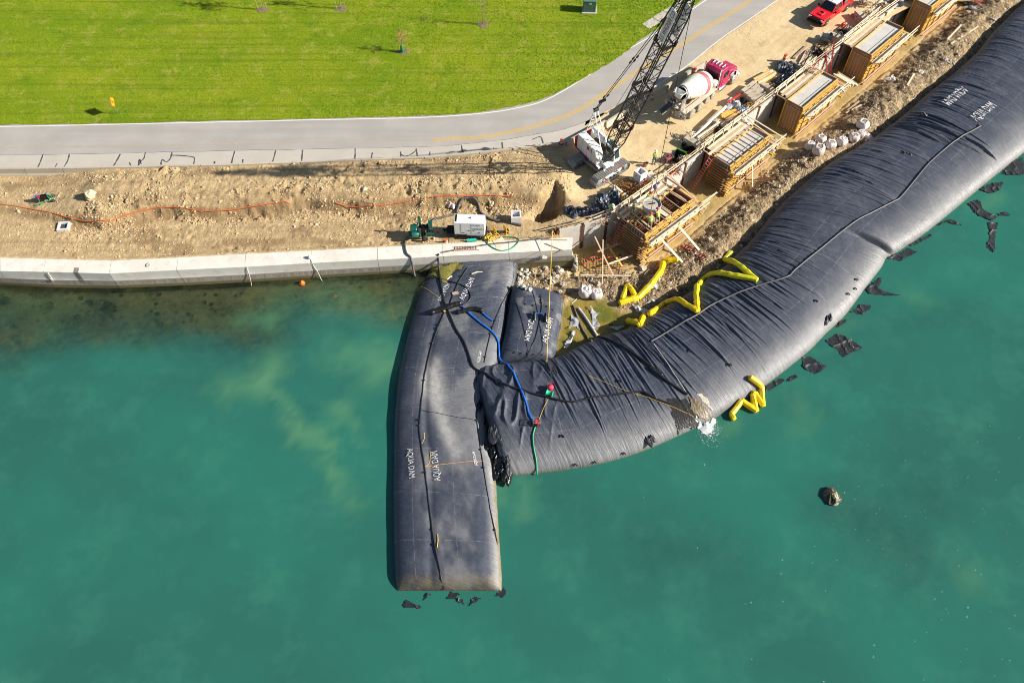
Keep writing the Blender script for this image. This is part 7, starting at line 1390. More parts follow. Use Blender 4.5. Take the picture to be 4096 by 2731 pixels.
tangle(Z2(1110, 660), 1.3, 60, M_black, 'black pipe and wire heap left of the red ladders', .5, 5, 'wire_heap'); tangle(Z2(1640, 60), 1.0, 70, M_new, 'splintered lumber heap right of the pickup', .8, 6, 'lumber_scraps', .045); tangle(Z2(1370, 390), .8, 40, M_black, 'dark wire heap beside the red fuel can', .3, 7, 'wire_heap'); tangle(Z4(1850, 350), .6, 50, M_new, 'wood scraps piled on the debris block', .9, 8, 'lumber_scraps', .03); tangle(Z6(230, 440), .5, 20, M_rust, 'rusty scraps behind the seawall end', .3, 9, 'wire_heap'); tangle(Z4(700, 1450), 1.0, 30, M_old, 'twigs and scraps behind the left guard rail', .25, 10, 'lumber_scraps', .025)
q0, q1 = S(*Z5(1020, 1560)), S(*Z5(1340, 1385)); mb = MB()
for k in range(16): o = Vector((random.uniform(-.25, .25), random.uniform(-.25, .25), .05 + .02 * (k % 4))); md = (q0 + q1) / 2 + Vector((-.35, .5, .06)) + o * 1.4; mb.tube([q0 + o, md, q1 + o * .6], .025, 4, False)
tag(mb.build('rebar_bundle', M_rebar), 'long rusty rebar bundle bent over the mud bank', 'rebar bundle')
for i, (p, r, n, m, lb) in enumerate([(Z5(650, 720), .6, 30, M_old, 'wood scraps by the grey block beside the brown lumber'), (Z5(400, 960), .7, 36, M_new, 'wood scraps along the cream form panel'), (Z5(60, 1150), .5, 24, M_new, 'wood scraps on the wall beside the mortar tub'), (Z2(280, 1270), .6, 26, M_beam, 'yellow scraps under the grey tarp'), (Z2(1000, 840), .7, 36, M_old, 'wood scraps between tan boards and the wall'), (Z2(1330, 450), .7, 30, M_grey, 'grey metal scraps beside the leaf cart'), (Z2(1690, 175), .7, 34, M_new, 'wood scraps between sandy block and wall'), (Z2(1850, 100), .9, 40, M_old, 'wood scraps by the plank pile at the top'), (Z5(560, 760), .6, 30, M_rebar, 'rusty rod scraps behind the form panel'), (Z2(520, 1060), .6, 30, M_old, 'wood scraps on the wall behind the third formwork'), (Z2(820, 880), .5, 22, M_alu, 'bright metal scraps right of the black tarps')]): tangle(p, r, n, m, lb, .5, 60 + i, 'lumber_scraps' if m in (M_old, M_new, M_beam) else 'wire_heap', .04)
# lumber stacks: every board its own part
def stack(a, b_, cols, rows, bw, bh, label, m, z=0.0, name='lumber_stack', jit=.06):
    p, q = P(*a, z + .1), P(*b_, z + .1); c = (p + q) / 2; L = (q - p).length; t = thing(name, label, 'lumber', (c.x, c.y, z), math.atan2(q.y - p.y, q.x - p.x), 'lumber stacks behind the wall')
    for r in range(rows):
        for k in range(cols - (r % 2)):
            l = L * random.uniform(.88, 1.04); mb = MB(); mb.box((random.uniform(-.1, .1) * L, (k - (cols - 1 - (r % 2)) / 2) * bw * 1.08 + random.uniform(-.02, .02), bh / 2 + r * bh * 1.05 + .03), (l, bw, bh), random.uniform(-jit, jit) * .5); mb.build('board', random.choice(m), t)
stack(Z2(340, 990), Z2(555, 870), 6, 3, .14, .14, 'bright yellow beam stack beside the black tarps', [M_beam, M_beam, M_new]); stack(Z5(610, 560), Z5(820, 490), 4, 2, .18, .14, 'yellow beam stack under the grey tarp', [M_beam]); stack(Z5(700, 625), Z5(880, 560), 6, 1, .2, .1, 'brown board stack beside the yellow beams', [M_ply, M_old]); stack(Z2(800, 690), Z2(975, 535), 2, 1, .16, .1, 'two dark boards lying apart on the yard', [M_old]); stack(Z2(885, 780), Z2(975, 600), 4, 2, .16, .1, 'grey and tan board stack on the yard', [M_old, M_new]); stack(Z2(950, 780), Z2(1035, 600), 3, 2, .16, .1, 'tan board stack beside the black pipe heap', [M_new, M_old]); stack(Z2(1035, 730), Z2(1090, 520), 4, 2, .1, .1, 'rusty narrow beam stack beside the small cart', [M_rebar, M_ply]); stack(Z2(1720, 150), Z2(1890, 30), 8, 2, .14, .07, 'loose pale plank pile by the wall at the top', [M_new, M_new, M_old], jit=.2); stack(Z4(850, 1010), Z4(1020, 1150), 3, 2, .22, .16, 'pale timber bundle between tarps and rebar tangle', [M_new, M_beam]); stack(Z1(700, 1530), Z1(850, 1430), 5, 1, .1, .08, 'rusty rods and boards lying against the sunlit barrier', [M_rebar, M_old])
stack(Z2(1310, 880), Z2(1520, 1010), 5, 2, .18, .12, 'long tan planks bridging behind the third formwork', [M_new, M_old], -.6); stack(Z2(1300, 20), Z2(1330, 5), 2, 1, .1, .1, 'short boards near the pickup', [M_old])
# small cart with straw
q = S(*Z2(1170, 500)); t = thing('dump_cart', 'small grey dump cart filled with orange leaves beside the wall', 'cart', q, R_(-35)); mb = MB(); mb.add([(-.5, -.35, .3), (.5, -.35, .3), (.5, .35, .3), (-.5, .35, .3), (-.65, -.48, .75), (.65, -.48, .75), (.65, .48, .75), (-.65, .48, .75)], [(0, 3, 2, 1), (0, 1, 5, 4), (1, 2, 6, 5), (2, 3, 7, 6), (3, 0, 4, 7)]); mb.build('tub', M_grey, t); wheel(t, (.3, -.48, .2), .2, .1, M_tyre, M_wht); wheel(t, (.3, .48, .2), .2, .1, M_tyre, M_wht); crumple((0, 0, 0), .6, .42, .25, 0, mk('orange_leaves', (.50, .30, .06), .9, var=.4, scale=8, bump=1, bscale=15), 77, 'leaf_fill', fold=.5).parent = t; t.children[-1].location = (0, 0, .66)
# cones and barrels
def barrel(p, label, h=.95, r=.24):
    q = S(*p); t = thing('traffic_drum', label, 'traffic drum', q, 0, 'orange traffic drums')
    for k in range(5): mb = MB(); mb.lathe([(r * (1 - .06 * k), h * k / 5), (r * (1 - .06 * (k + 1)) + .01, h * (k + 1) / 5 - .005)], 16); mb.build('band', M_orange if k % 2 == 0 else M_wht, t)
    mb = MB(); mb.bbox((0, 0, .03), (r * 2.6, r * 2.6, .07), .02); mb.build('base', M_tyre, t)
barrel(Z1(1690, 895), 'orange drum with white bands beside the mixer cab'); barrel(Z2(690, 730), 'orange drum behind the black tarps'); barrel(X2(135, 590), 'orange and white drum at the barrier left of the crane', .6, .16); barrel(Z1(1195, 1165), 'small orange drum by the barrier under the boom', .5, .14); barrel(Z7(875, 572), 'yellow orange cap drum behind the seawall', .35, .2)
# tripod stand and A-frame on the dirt
q = S(*Z11(1378, 1262)); t = thing('survey_tripod', 'rusty tripod frame standing on the dirt strip', 'tripod', q); 
for a in (.3, 2.4, 4.5): mb = MB(); mb.bar((.45 * math.cos(a), .45 * math.sin(a), 0), (.05 * math.cos(a), .05 * math.sin(a), 1.5), .05); mb.build('leg', M_rust, t)
mb = MB(); mb.lathe([(.14, 0), (.14, .08)], 10, Matrix.Translation(Vector((0, 0, 1.48)))); mb.build('head', M_rust, t); mb = MB(); mb.bar((-.3, -.1, .5), (.3, -.1, .5), .04); mb.bar((-.9, -.1, .05), (.5, -.1, .05), .04); mb.build('crossbar', M_rust, t)
# small two-legged green machine at left
q = S(*Z8(450, 605)); t = thing('pump_cart', 'small green wheeled machine with handles on the smooth dirt at left', 'machine', q, R_(20)); mb = MB()
for y in (-.3, .3): mb.bar((-.9, y, .1), (.9, y, .35), .05); mb.bar((-.5, y, 0), (-.3, y, .75), .05); mb.bar((.6, y, 0), (.5, y, .8), .05)
mb.bar((-.5, -.3, .0), (-.5, .3, .0), .05); mb.bar((.6, -.3, 0), (.6, .3, 0), .05); mb.build('frame', mk('frame_green', (.03, .32, .16), .5), t); mb = MB(); mb.bbox((.15, 0, .6), (.7, .45, .4), .05); mb.build('motor', M_black, t); mb = MB(); mb.bbox((-.35, .05, .65), (.3, .3, .25), .04); mb.build('red_tank', mk('tank_red', (.5, .02, .06), .4), t); mb = MB(); mb.bbox((-.55, .2, .7), (.25, .25, .2), .04); mb.build('blue_box', M_blue, t); mb = MB(); mb.lathe([(.12, 0), (.14, .2)], 10, Matrix.Translation(Vector((.45, .05, .78)))); mb.build('air_filter', M_grey, t)
for y in (-.38, .38): wheel(t, (.75, y, .2), .2, .1, M_tyre, M_grey)
# catch basins
def basin(a, label, sz, h, rz_, wall=.14):
    q = P(*a, zat(S(*a).x, S(*a).y)); t = thing('catch_basin', label, 'catch basin', q, rz_, 'concrete catch basins on the dirt'); hh = sz / 2
    for s in (-1, 1): mb = MB(); mb.box((0, s * (hh - wall / 2), h / 2 - .1), (sz, wall, h + .2)); mb.build('side_wall', M_box, t); mb = MB(); mb.box((s * (hh - wall / 2), 0, h / 2 - .101), (wall, sz - 2 * wall, h + .198)); mb.build('end_wall', M_box, t)
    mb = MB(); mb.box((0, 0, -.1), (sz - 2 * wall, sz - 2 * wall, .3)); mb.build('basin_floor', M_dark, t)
basin(Z8(630, 855), 'low square concrete basin frame set in the dirt at left', 1.05, .22, .12, .17); basin(Z7(1605, 345), 'concrete basin box beside the excavated hollow', .95, .85, .05)
# things beside the generator
def yframe(p, label):
    q = S(*p); t = thing('yellow_frame', label, 'machine frame', q, .5, 'yellow folding frames by the generator'); mb = MB()
    for y in (-.22, .22): mb.bar((0, y, 0), (0, y, 1.0), .05); mb.bar((.4, y, 0), (0, y, .6), .05)
    mb.bar((0, -.22, 1.0), (0, .22, 1.0), .05); mb.bar((0, -.22, .5), (0, .22, .5), .05); mb.build('tube_frame', mk('machine_yellow', (.75, .45, .02), .4), t); mb = MB(); mb.box((.02, 0, .75), (.03, .4, .45)); mb.build('guard_mesh', MATS['machine_yellow'], t); mb = MB(); mb.bbox((.2, 0, .2), (.35, .32, .3), .04); mb.build('motor', M_black, t)
yframe(Z7(1385, 500), 'left yellow folding frame beside the generator'); yframe(Z7(1490, 480), 'right yellow folding frame beside the generator'); tangle(Z7(1325, 545), .8, 40, M_rope, 'yellow rope heap beside the generator wheels', .25, 21, 'rope_heap', .035)
p, q = S(*Z7(1092, 566)), S(*Z7(1192, 560)); mb = MB(); mb.tube([p + Vector((0, 0, .16)), q + Vector((0, 0, .16))], .15, 12); tag(mb.build('turquoise_pipe', mk('turquoise', (.02, .50, .42), .4)), 'short turquoise pipe lying behind the seawall', 'pipe')
q = P(*Z7(1425, 560), .37); mb = MB(); mb.box(q, (1.0, .5, .04), .45); tag(mb.build('plywood_piece', M_new), 'plywood offcut lying on the seawall back edge', 'plywood', 'plywood offcuts on the seawall'); q = P(*Z7(1423, 622), .365); mb = MB(); mb.box(q, (.45, .75, .025), .05); tag(mb.build('plywood_piece', M_new), 'square plywood offcut under the green hose', 'plywood', 'plywood offcuts on the seawall')
for a, b_, lb in [(Z7(1880, 545), Z7(2140, 550), 'thin grey board lying along the seawall end'), (Z7(1912, 585), Z7(2110, 665), 'thin brown board lying askew on the seawall end')]: p, q = P(*a, .39), P(*b_, .39); plank(p, q, lb, M_old, .09, .05)
for a, b_, lb in [(Y1(1045, 155), Y1(1165, 132), 'bare driftwood stick on the upper jetty dam'), (Y1(780, 215), Y1(835, 180), 'broken wood piece in the weed on the jetty dam')]: p, q = S(*a), S(*b_); mb = MB(); mb.tube([p + Vector((0, 0, .05)), (p + q) / 2 + Vector((0, .08, .07)), q + Vector((0, 0, .05))], [.06, .07, .04], 7); tag(mb.build('driftwood', M_new), lb, 'driftwood')
q = S(*Y1(870, 365)); mb = MB(); mb.box(q + Vector((0, 0, .05)), (.55, .3, .05), .3); tag(mb.build('cardboard_scrap', M_old), 'brown scrap lying on the seam of the jetty dam', 'scrap')
q = S(*Z9(1080, 1160)); mb = MB(); mb.lathe([(.16, 0), (.18, .2), (.08, .32), (.02, .36)], 10, Matrix.Translation(q)); tag(mb.build('mooring_post', M_wht), 'white mooring bollard at a seawall joint', 'bollard')
q = S(*Z7(930, 190)); crumple(q, .35, .5, .35, .2, M_bulk, 91, 'feed_bag', 'crumpled white sack behind the looped dark hose', 'sack')
# ---- lawn furniture: transformer, sign, young trees
q = P(*Z1(460, 155)); t = thing('transformer_box', 'green utility transformer box on a concrete pad in the lawn', 'transformer', q, R_(-3)); M_tr = mk('transformer_green', (.085, .165, .135), .5, var=.08); mb = MB(); mb.box((0, .45, .06), (1.75, 1.5, .14)); mb.build('pad', M_pave, t); mb = MB(); mb.bbox((0, .5, .78), (1.5, 1.2, 1.35), .05); mb.build('cabinet', M_tr, t); mb = MB(); mb.bbox((0, .5, 1.48), (1.56, 1.26, .08), .03); mb.build('lid', M_tr, t); mb = MB(); mb.box((.05, -.105, 1.2), (.34, .012, .16)); mb.build('notice_label', M_wht, t); mb = MB(); mb.box((.08, -.113, 1.22), (.26, .012, .03)); mb.box((.08, -.113, 1.17), (.2, .012, .025)); mb.build('label_lines', M_grey, t); mb = MB(); mb.box((.62, -.11, .75), (.05, .03, .12)); mb.build('latch', M_black, t)
q = P(*Z10(1112, 1075), .03); t = thing('warning_sign', 'orange diamond road sign with a black bent arrow on a steel post', 'road sign', q, R_(-78) + math.pi / 2 + R_(0)); t.rotation_euler[2] = R_(99); WM[t.name] = Matrix.Translation(q) @ Matrix.Rotation(R_(99), 4, 'Z')
mb = MB(); mb.bar((0, 0, 0), (0, .0, 2.0), .06, .04); mb.build('post', M_grey, t); dm = .62; mb = MB(); mb.add([(x * k, y, z) for k in (1,) for y in (-.045, -.03) for x, z in ((0, 1.55 - dm), (dm, 1.55), (0, 1.55 + dm), (-dm, 1.55))], [(0, 1, 2, 3), (7, 6, 5, 4), (0, 4, 5, 1), (1, 5, 6, 2), (2, 6, 7, 3), (3, 7, 4, 0)]); mb.build('panel', M_orange, t)
mb = MB(); mb.add([(x, -.049, 1.55 + z) for x, z in ((0, -dm * .88), (dm * .88, 0), (0, dm * .88), (-dm * .88, 0))], [(0, 1, 2, 3)]); mb.build('panel_face', mk('sign_amber', (.85, .36, .01), .4, var=.03), t)
mb = MB(); mb.box((.1, -.054, 1.40), (.09, .006, .3)); mb.box((0, -.054, 1.54), (.29, .006, .09)); mb.box((-.1, -.054, 1.64), (.09, .006, .2)); mb.add([(-.22, -.057, 1.72), (.02, -.057, 1.72), (-.1, -.057, 1.9)], [(0, 1, 2)]); mb.build('arrow', M_black, t)
M_bark = mk('young_bark', (.24, .19, .14), .85, var=.2); M_mulch = mk('mulch', (.20, .145, .095), .95, var=.35, scale=8, bump=1, bscale=14); M_leaf = mk('autumn_leaf', (.40, .24, .03), .8, var=.3, rnd=.2); M_gleaf = mk('green_leaf', (.075, .105, .014), .8, var=.3)
def sapling(p, h, label, leaves, lm, seed, stakes=2, bag=False):
    q = P(*p, .03); t = thing('young_tree', label, 'tree', q, 0, 'young trees planted in the lawn'); rd = random.Random(seed); mb = MB(); tr = [Vector((0, 0, 0)), Vector((.02, .01, h * .4)), Vector((-.02, .03, h * .75)), Vector((0, 0, h))]; mb.tube(tr, [.05, .045, .03, .012], 6); mb.build('trunk', M_bark, t); mb = MB(); tips = []
    for k in range(26):
        f = rd.uniform(.35, .98); b0 = Vector((0, 0, h * f)); a = rd.uniform(0, 6.28); l = (1.05 - f) * h * .32 + .25; e = b0 + Vector((math.cos(a) * l, math.sin(a) * l, l * rd.uniform(.5, 1.1))); mb.tube([b0, b0.lerp(e, .5) + Vector((0, 0, -.04)), e], [.022, .014, .006], 4, False); tips.append((b0, e))
        for _ in range(2): f2 = rd.uniform(.4, .9); c = b0.lerp(e, f2); e2 = c + Vector((rd.uniform(-.3, .3), rd.uniform(-.3, .3), rd.uniform(.1, .35))); mb.tube([c, e2], [.01, .005], 3, False); tips.append((c, e2))
    mb.build('branches', M_bark, t); mb = MB()
    for _ in range(leaves): b0, e = rd.choice(tips); c = b0.lerp(e, rd.uniform(.4, 1.1)) + Vector((rd.gauss(0, .07), rd.gauss(0, .07), rd.gauss(0, .07))); u = Vector((rd.gauss(0, 1), rd.gauss(0, 1), rd.gauss(0, 1))).normalized(); v = u.orthogonal().normalized(); s_ = rd.uniform(.05, .10); mb.add([c - u * s_, c + v * s_ * .6, c + u * s_, c - v * s_ * .6], [(0, 1, 2, 3)])
    if leaves: mb.build('crown', lm, t)['kind'] = 'stuff'
    crumple(Vector((0, 0, 0)), .75, .6, .06, 0, M_mulch, seed, 'mulch_ring', fold=.6).parent = t
    for k in range(stakes): a = k * math.pi * 2 / stakes + .2; mb = MB(); mb.bar((.5 * math.cos(a), .3 * math.sin(a), 0), (.55 * math.cos(a), .3 * math.sin(a), 1.6), .05); mb.build('stake', M_old, t)
    if bag: mb = MB(); mb.lathe([(.2, 0), (.22, .3), (.14, .75), (.07, .85)], 10, Matrix.Translation(Vector((-.05, -.12, 0)))); mb.build('watering_bag', mk('bag_green', (.02, .16, .06), .5), t)
sapling((1050, 40), 5.2, 'staked young tree at the top, left of its twin', 900, M_gleaf, 1); sapling((1364, 36), 4.6, 'staked young tree at the top, right of its twin', 500, M_gleaf, 2); sapling((1931, 99), 4.6, 'bare young tree between two stakes near the lawn centre', 0, M_leaf, 3); sapling((1612, 207), 2.6, 'small tree with yellow leaves and a green watering bag', 130, M_leaf, 4, 2, True)
# ================================================================== PEOPLE
M_skin = mk('skin', (.46, .27, .19), .6, var=.05); M_hv = mk('hi_vis', (.52, .80, .02), .6, var=.08); M_jean = mk('denim', (.06, .10, .20), .85, var=.15); M_tan = mk('tan_trousers', (.40, .30, .18), .85, var=.15); M_boot = mk('work_boot', (.14, .08, .04), .7); M_shirt = mk('teal_sleeve', (.16, .50, .40), .7); M_refl = mk('reflective_tape', (.70, .71, .68), .35, .1); M_grn = mk('olive_cloth', (.16, .20, .08), .8, var=.2); M_hair = mk('dark_hair', (.03, .02, .015), .8)
def person(loc, rz, pose, label, helmet, trousers, sleeve, vest=M_hv):
    """facing local +x; one skinned body, helmet and vest as children"""
    t = thing('person', label, 'person', loc, rz, 'construction workers'); lean = {'stand': 0.0, 'bend': .75, 'reach': .28}[pose]
    ca, sa = math.cos(lean), math.sin(lean); hip = Vector((0, 0, .94))
    def up(x, y, z): return hip + Vector((x * ca + z * sa, y, -x * sa + z * ca))     # torso frame
    V = []; E = []; Rr = []; tagm = []
    def add(p, r, m, par=None):
        V.append(Vector(p)); Rr.append(r); tagm.append(m)
        if par is not None: E.append((par, len(V) - 1))
        return len(V) - 1
    pel = add(hip, .145, 'trousers'); sp = add(up(0, 0, .22), .14, 'vest', pel); chs = add(up(.01, 0, .43), .15, 'vest', sp); nk = add(up(.01, 0, .57), .06, 'skin', chs); hb = add(up(.04, 0, .66), .085, 'skin', nk); ht = add(up(.05, 0, .76), .092, 'skin', hb); add(up(.05, 0, .83), .07, 'hair', ht); add(up(.145, 0, .685), .016, 'skin', hb)
    for s in (-1, 1):
        fx = .10 * s if pose != 'stand' else .03 * s
        h = add(hip + Vector((0, s * .10, -.05)), .095, 'trousers', pel); k = add((fx * 1.2 + .03, s * .12, .50), .065, 'trousers', h); a = add((fx - .02, s * .12, .10), .048, 'trousers', k); add((fx - .03, s * .125, .04), .048, 'boot', a); add((fx + .16, s * .135, .035), .04, 'boot', len(V) - 1)
        sh = add(up(0, s * .19, .46), .066, 'vest', chs)
        if pose == 'stand': el, wr, hd = up(.05, s * .27, .20), up(.22, s * .06, .25), up(.23, -s * .04, .27)
        elif pose == 'bend': el, wr, hd = up(.22, s * .24, .30), up(.40, s * .20, .12), up(.45, s * .18, .04)
        else: el, wr, hd = up(.16, s * .27, .28), up(.36, s * .20, .30), up(.45, s * .18, .33)
        e = add(el, .047, 'sleeve', sh); w_ = add(wr, .034, 'skin', e); pm = add(hd, .036, 'skin', w_); d = (hd - wr).normalized(); sv = d.cross(Vector((0, 0, 1))).normalized()
        for f in range(4):
            b0 = hd + d * .03 + sv * (-.027 + .018 * f); f1 = add(b0, .011, 'skin', pm); f2 = add(b0 + d * (.035 + .006 * (f in (1, 2))) + Vector((0, 0, -.008)), .0095, 'skin', f1); add(V[f2] + d * .022 + Vector((0, 0, -.02)), .008, 'skin', f2)
        th = add(hd + sv * s * -.035 - d * .01, .012, 'skin', pm); add(V[th] + d * .03 + sv * s * -.02, .0095, 'skin', th)
    me = bpy.data.meshes.new('body'); me.from_pydata([tuple(p) for p in V], E, []); o = bpy.data.objects.new('body', me); COL.objects.link(o)
    md = o.modifiers.new('skin', 'SKIN'); sv_ = me.skin_vertices[0].data
    for i, r in enumerate(Rr): sv_[i].radius = (r * (1.25 if tagm[i] == 'vest' and r > .1 else 1), r)
    sv_[0].use_root = True; o.modifiers.new('sub', 'SUBSURF').levels = 1
    dg = bpy.context.evaluated_depsgraph_get(); dg.update(); nm = bpy.data.meshes.new_from_object(o.evaluated_get(dg)); o.modifiers.clear(); o.data = nm; bpy.data.meshes.remove(me); nm.name = 'body'; o.parent = t
    keys = ['trousers', 'vest', 'skin', 'sleeve', 'boot', 'hair']; nm.materials.clear()
    for m in (trousers, vest, M_skin, sleeve, M_boot, M_hair): nm.materials.append(m)
    seg = [(V[a], V[b_], tagm[b_] if tagm[b_] != 'skin' or tagm[a] in ('skin', 'hair') else tagm[a], tagm[b_]) for a, b_ in E]
    for p in nm.polygons:
        c = p.center; best = 9; tg = 'vest'
        for a, b_, m1, m2 in seg:
            d = b_ - a; k = max(0, min(1, (c - a).dot(d) / d.length_squared)); dist = (c - a - d * k).length
            if dist < best: best = dist; tg = m2 if k > .6 or m1 == m2 else m1
        p.material_index = keys.index(tg); p.use_smooth = True
    hm = Matrix.Translation(up(.045, 0, .765)) @ Matrix.Rotation(lean * .8, 4, 'Y'); mb = MB(); mb.lathe([(.128, -.01), (.125, .04), (.105, .10), (.06, .135), (.01, .145)], 16, hm); mb.add([hm @ Vector((.17 * math.cos(a) + (.04 if abs(a) < 1.2 else 0), .15 * math.sin(a), -.012 + .016 * k)) for k in (0, 1) for a in [2 * math.pi * i / 16 if i <= 8 else 2 * math.pi * i / 16 - 2 * math.pi for i in range(16)]], [tuple(range(15, -1, -1)), tuple(range(16, 32))] + [(i, (i + 1) % 16, 16 + (i + 1) % 16, 16 + i) for i in range(16)]); mb.build('hard_hat', helmet, t)
    for s in (-1, 1): mb = MB(); mb.blob(up(.128, s * .034, .715), .014, 3, 6, 4, 0); mb.build('eye', M_black, t)
    mb = MB(); q = up(.128, 0, .645); mb.bar(q - Vector((0, .025, 0)), q + Vector((0, .025, 0)), .012); mb.build('mouth', mk('lips', (.32, .12, .10), .6), t)
    for z in (.16, .30):
        mb = MB(); n = 18; mb.add([up(.01 + .168 * math.cos(2 * math.pi * i / n), .205 * math.sin(2 * math.pi * i / n), z + dz) for dz in (0, .055) for i in range(n)], [(i, (i + 1) % n, n + (i + 1) % n, n + i) for i in range(n)]); mb.build('reflective_band', M_refl, t)
    return t
M_hw = mk('hat_white', (.82, .82, .84), .35); M_hp = mk('hat_pink', (.72, .04, .16), .35)
q = S(*Z4(1380, 690)); person((q.x, q.y, q.z), R_(-75), 'stand', 'worker in a lime vest, jeans and white hard hat standing arms crossed on the yard', M_hw, M_jean, M_hv)
a_ = P(*Z4(1322, 1545), .62); person((a_.x, a_.y, .62), R_(95), 'reach', 'worker in lime vest and pink hard hat at the front corner of the formwork', M_hp, M_tan, M_shirt)
a_ = P(*Z4(1425, 1475), .62); person((a_.x, a_.y, .62), R_(120), 'reach', 'worker in lime vest and pink hard hat just below the concrete bucket', M_hp, M_tan, M_skin)
a_ = P(*Z4(1090, 1345), .62); person((a_.x, a_.y, .62), R_(-20), 'reach', 'worker in olive clothes and white hard hat left of the concrete bucket', M_hw, M_grn, M_grn, mk('olive_vest', (.30, .42, .08), .7, var=.2))
a_ = P(*Z4(1290, 1215), .62); person((a_.x, a_.y, .62), R_(-60), 'reach', 'worker mostly hidden behind the hanging concrete bucket, red hard hat showing', mk('hat_red', (.7, .04, .05), .35), M_jean, M_hv)
a_ = P(*Z4(775, 1340), .25); person((a_.x, a_.y, max(.2, zat(a_.x, a_.y))), R_(-55), 'bend', 'worker in a lime vest bending over beside the dark tarps at the wall', M_hw, M_jean, M_shirt)
# ================================================================== GRAVEL, CLODS, GRASS
def scatter(name, X, Y, Z, sz, mat, label, cat, flatz=.6, tone=None, seed=0):
    rd = np.random.RandomState(seed); n = len(X); base = np.array([(1, 0, 0), (-.5, .87, 0), (-.5, -.87, 0), (.3, .3, .8), (-.4, .1, .7), (.1, -.35, .75)]); fc = np.array([(0, 1, 3), (1, 4, 3), (1, 2, 4), (2, 5, 4), (2, 0, 5), (0, 3, 5), (3, 4, 5)])
    a = rd.rand(n) * 6.28; s = sz[:, None] * (.6 + .8 * rd.rand(n, 3)); s[:, 2] *= flatz
    v = base[None] * s[:, None, :] * (1 + .35 * (rd.rand(n, 6, 3) - .5)); c, s2 = np.cos(a)[:, None], np.sin(a)[:, None]
    x = v[..., 0] * c - v[..., 1] * s2; y = v[..., 0] * s2 + v[..., 1] * c; V = np.stack([x + X[:, None], y + Y[:, None], v[..., 2] + Z[:, None] - .15 * sz[:, None]], -1).reshape(-1, 3)
    Fc = (fc[None] + 6 * np.arange(n)[:, None, None]).reshape(-1, 3); me = bpy.data.meshes.new(name); me.vertices.add(len(V)); me.vertices.foreach_set('co', V.astype(np.float32).ravel()); me.loops.add(Fc.size); me.loops.foreach_set('vertex_index', Fc.astype(np.int32).ravel()); me.polygons.add(len(Fc)); me.polygons.foreach_set('loop_start', np.arange(0, Fc.size, 3, dtype=np.int32)); me.polygons.foreach_set('loop_total', np.full(len(Fc), 3, np.int32)); me.update(calc_edges=True); me.materials.append(mat)
    at = me.attributes.new('tone', 'FLOAT', 'POINT'); at.data.foreach_set('value', np.repeat(rd.rand(n), 6).astype(np.float32)); o = bpy.data.objects.new(name, me); COL.objects.link(o); return tag(o, label, cat, None, 'stuff')
def _grv(nt, b, pos, L):
    setin(b, Roughness=.9); tn = attr(nt, 'tone'); c = mixc(nt, rmp(nt, tn, 0, 1), (.17, .115, .06), (.44, .335, .20)); c = mixc(nt, rmp(nt, tn, .88, .97), c, (.66, .62, .54)); L(c, b.inputs['Base Color'])
M_gravel = noise_mat('gravel', _grv)
def _cld(nt, b, pos, L):
    setin(b, Roughness=.95); tn = attr(nt, 'tone'); c = mixc(nt, rmp(nt, tn, 0, .8), (.38, .26, .13), (.60, .45, .25)); c = mixc(nt, rmp(nt, tn, .86, .96), c, (.58, .50, .38)); L(c, b.inputs['Base Color'])
M_clod = noise_mat('clods', _cld)
rd = np.random.RandomState(3)
def pick(n, mask_w):
    """random points weighted by a map on the height grid"""
    w_ = mask_w.ravel(); w_ = w_ / w_.sum(); idx = rd.choice(len(w_), n, p=w_); i, j = np.unravel_index(idx, HG.shape); return HX[i, j] + (rd.rand(n) - .5) * GS, HY[i, j] + (rd.rand(n) - .5) * GS, EZ[i, j]
hh, lo_, pd_, toe_, wm_, sm_, inn_ = earth_height(HX, HY); EZ = hh
inside = in_poly(HX, HY, earth_poly) & (np.abs(HX) < 36 + HY * .37); free = (np.abs(HG - EZ) < .3)
nzm = fbm(HX * .35, HY * .35, 4, 101); patchy = .15 + 1.6 * sstep(.45, .65, nzm)
bankm = inside & free & lo_ & (pd_ < 0) & (wm_ < .3)
X, Y, Z = pick(26000, bankm * patchy * sstep(.2, .9, toe_)); scatter('bank_gravel', X, Y, Z, np.exp(rd.normal(-2.75, .45, len(X))), M_gravel, 'grey and tan rubble covering the bank between excavation and curved dam', 'gravel', seed=1)
stripm = inside & free & ~lo_ & (sm_ > .4) & (dist_line(HX, HY, SW_BACK) > .3)
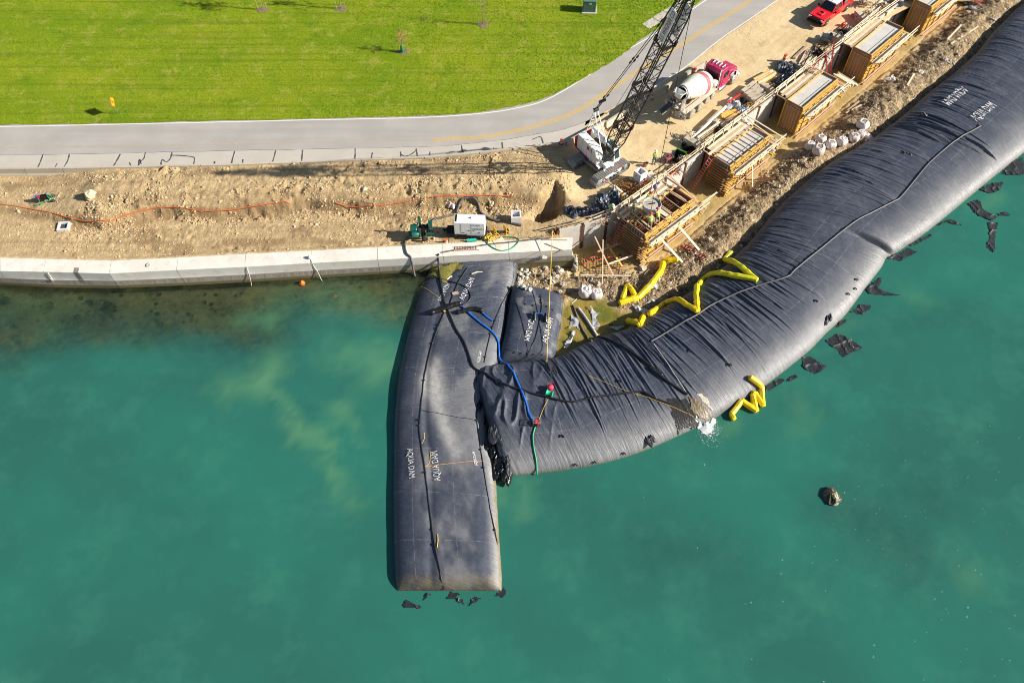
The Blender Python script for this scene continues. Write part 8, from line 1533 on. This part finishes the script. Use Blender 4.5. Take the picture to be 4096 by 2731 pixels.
dyc = HY - np.interp(HX, [p.x for p in CAB], [p.y for p in CAB]); dens = .2 + 1.5 * np.exp(-((dyc + .9) / .9) ** 2) + 1.3 * np.exp(-((dyc - 1.6) / .8) ** 2) + .9 * np.exp(-((dyc - 5.4) / .5) ** 2); dens = dens * (.2 + 1.5 * sstep(.42, .62, fbm(HX * .7, HY * .7, 4, 104))) * np.where(HX < -40, .35, 1)
X, Y, Z = pick(20000, stripm * dens); scatter('dirt_clods', X, Y, Z, np.exp(rd.normal(-2.95, .5, len(X))), M_clod, 'tan clods and pebbles strewn over the dirt strip', 'clods', .75, seed=2)
yardm = inside & free & ~lo_ & (sm_ < .4); X, Y, Z = pick(5000, yardm * (.05 + sstep(.5, .7, fbm(HX * .3, HY * .3, 4, 106)))); scatter('yard_pebbles', X, Y, Z, np.exp(rd.normal(-3.3, .4, len(X))), M_clod, 'small pebbles on the packed dirt yard', 'pebbles', .7, seed=3)
# short grass over the lawn
n = 90000; lx = rd.uniform(-72, 40, n * 2); ly = rd.uniform(60, 96, n * 2); lp = [(p.x, p.y) for p in gr] + [(60, 140), (-120, 140)]
ok = in_poly(lx, ly, lp) & (np.abs(lx) < 36 + ly * .37); lx, ly = lx[ok][:n], ly[ok][:n]; n = len(lx); a = rd.rand(n) * 6.28; wd = rd.uniform(.03, .08, n); hg = rd.uniform(.03, .10, n); tx, ty = rd.normal(0, .05, n), rd.normal(0, .05, n)
V = np.stack([np.stack([lx - np.cos(a) * wd, ly - np.sin(a) * wd, np.full(n, .028)], -1), np.stack([lx + np.cos(a) * wd, ly + np.sin(a) * wd, np.full(n, .028)], -1), np.stack([lx + tx, ly + ty, .03 + hg], -1)], 1).reshape(-1, 3)
me = bpy.data.meshes.new('grass'); me.vertices.add(3 * n); me.vertices.foreach_set('co', V.astype(np.float32).ravel()); me.loops.add(3 * n); me.loops.foreach_set('vertex_index', np.arange(3 * n, dtype=np.int32)); me.polygons.add(n); me.polygons.foreach_set('loop_start', np.arange(0, 3 * n, 3, dtype=np.int32)); me.polygons.foreach_set('loop_total', np.full(n, 3, np.int32)); me.update(calc_edges=True); me.materials.append(M_grass)
o = bpy.data.objects.new('grass', me); COL.objects.link(o); tag(o, 'short mown grass covering the lawn above the road', 'grass', None, 'stuff')
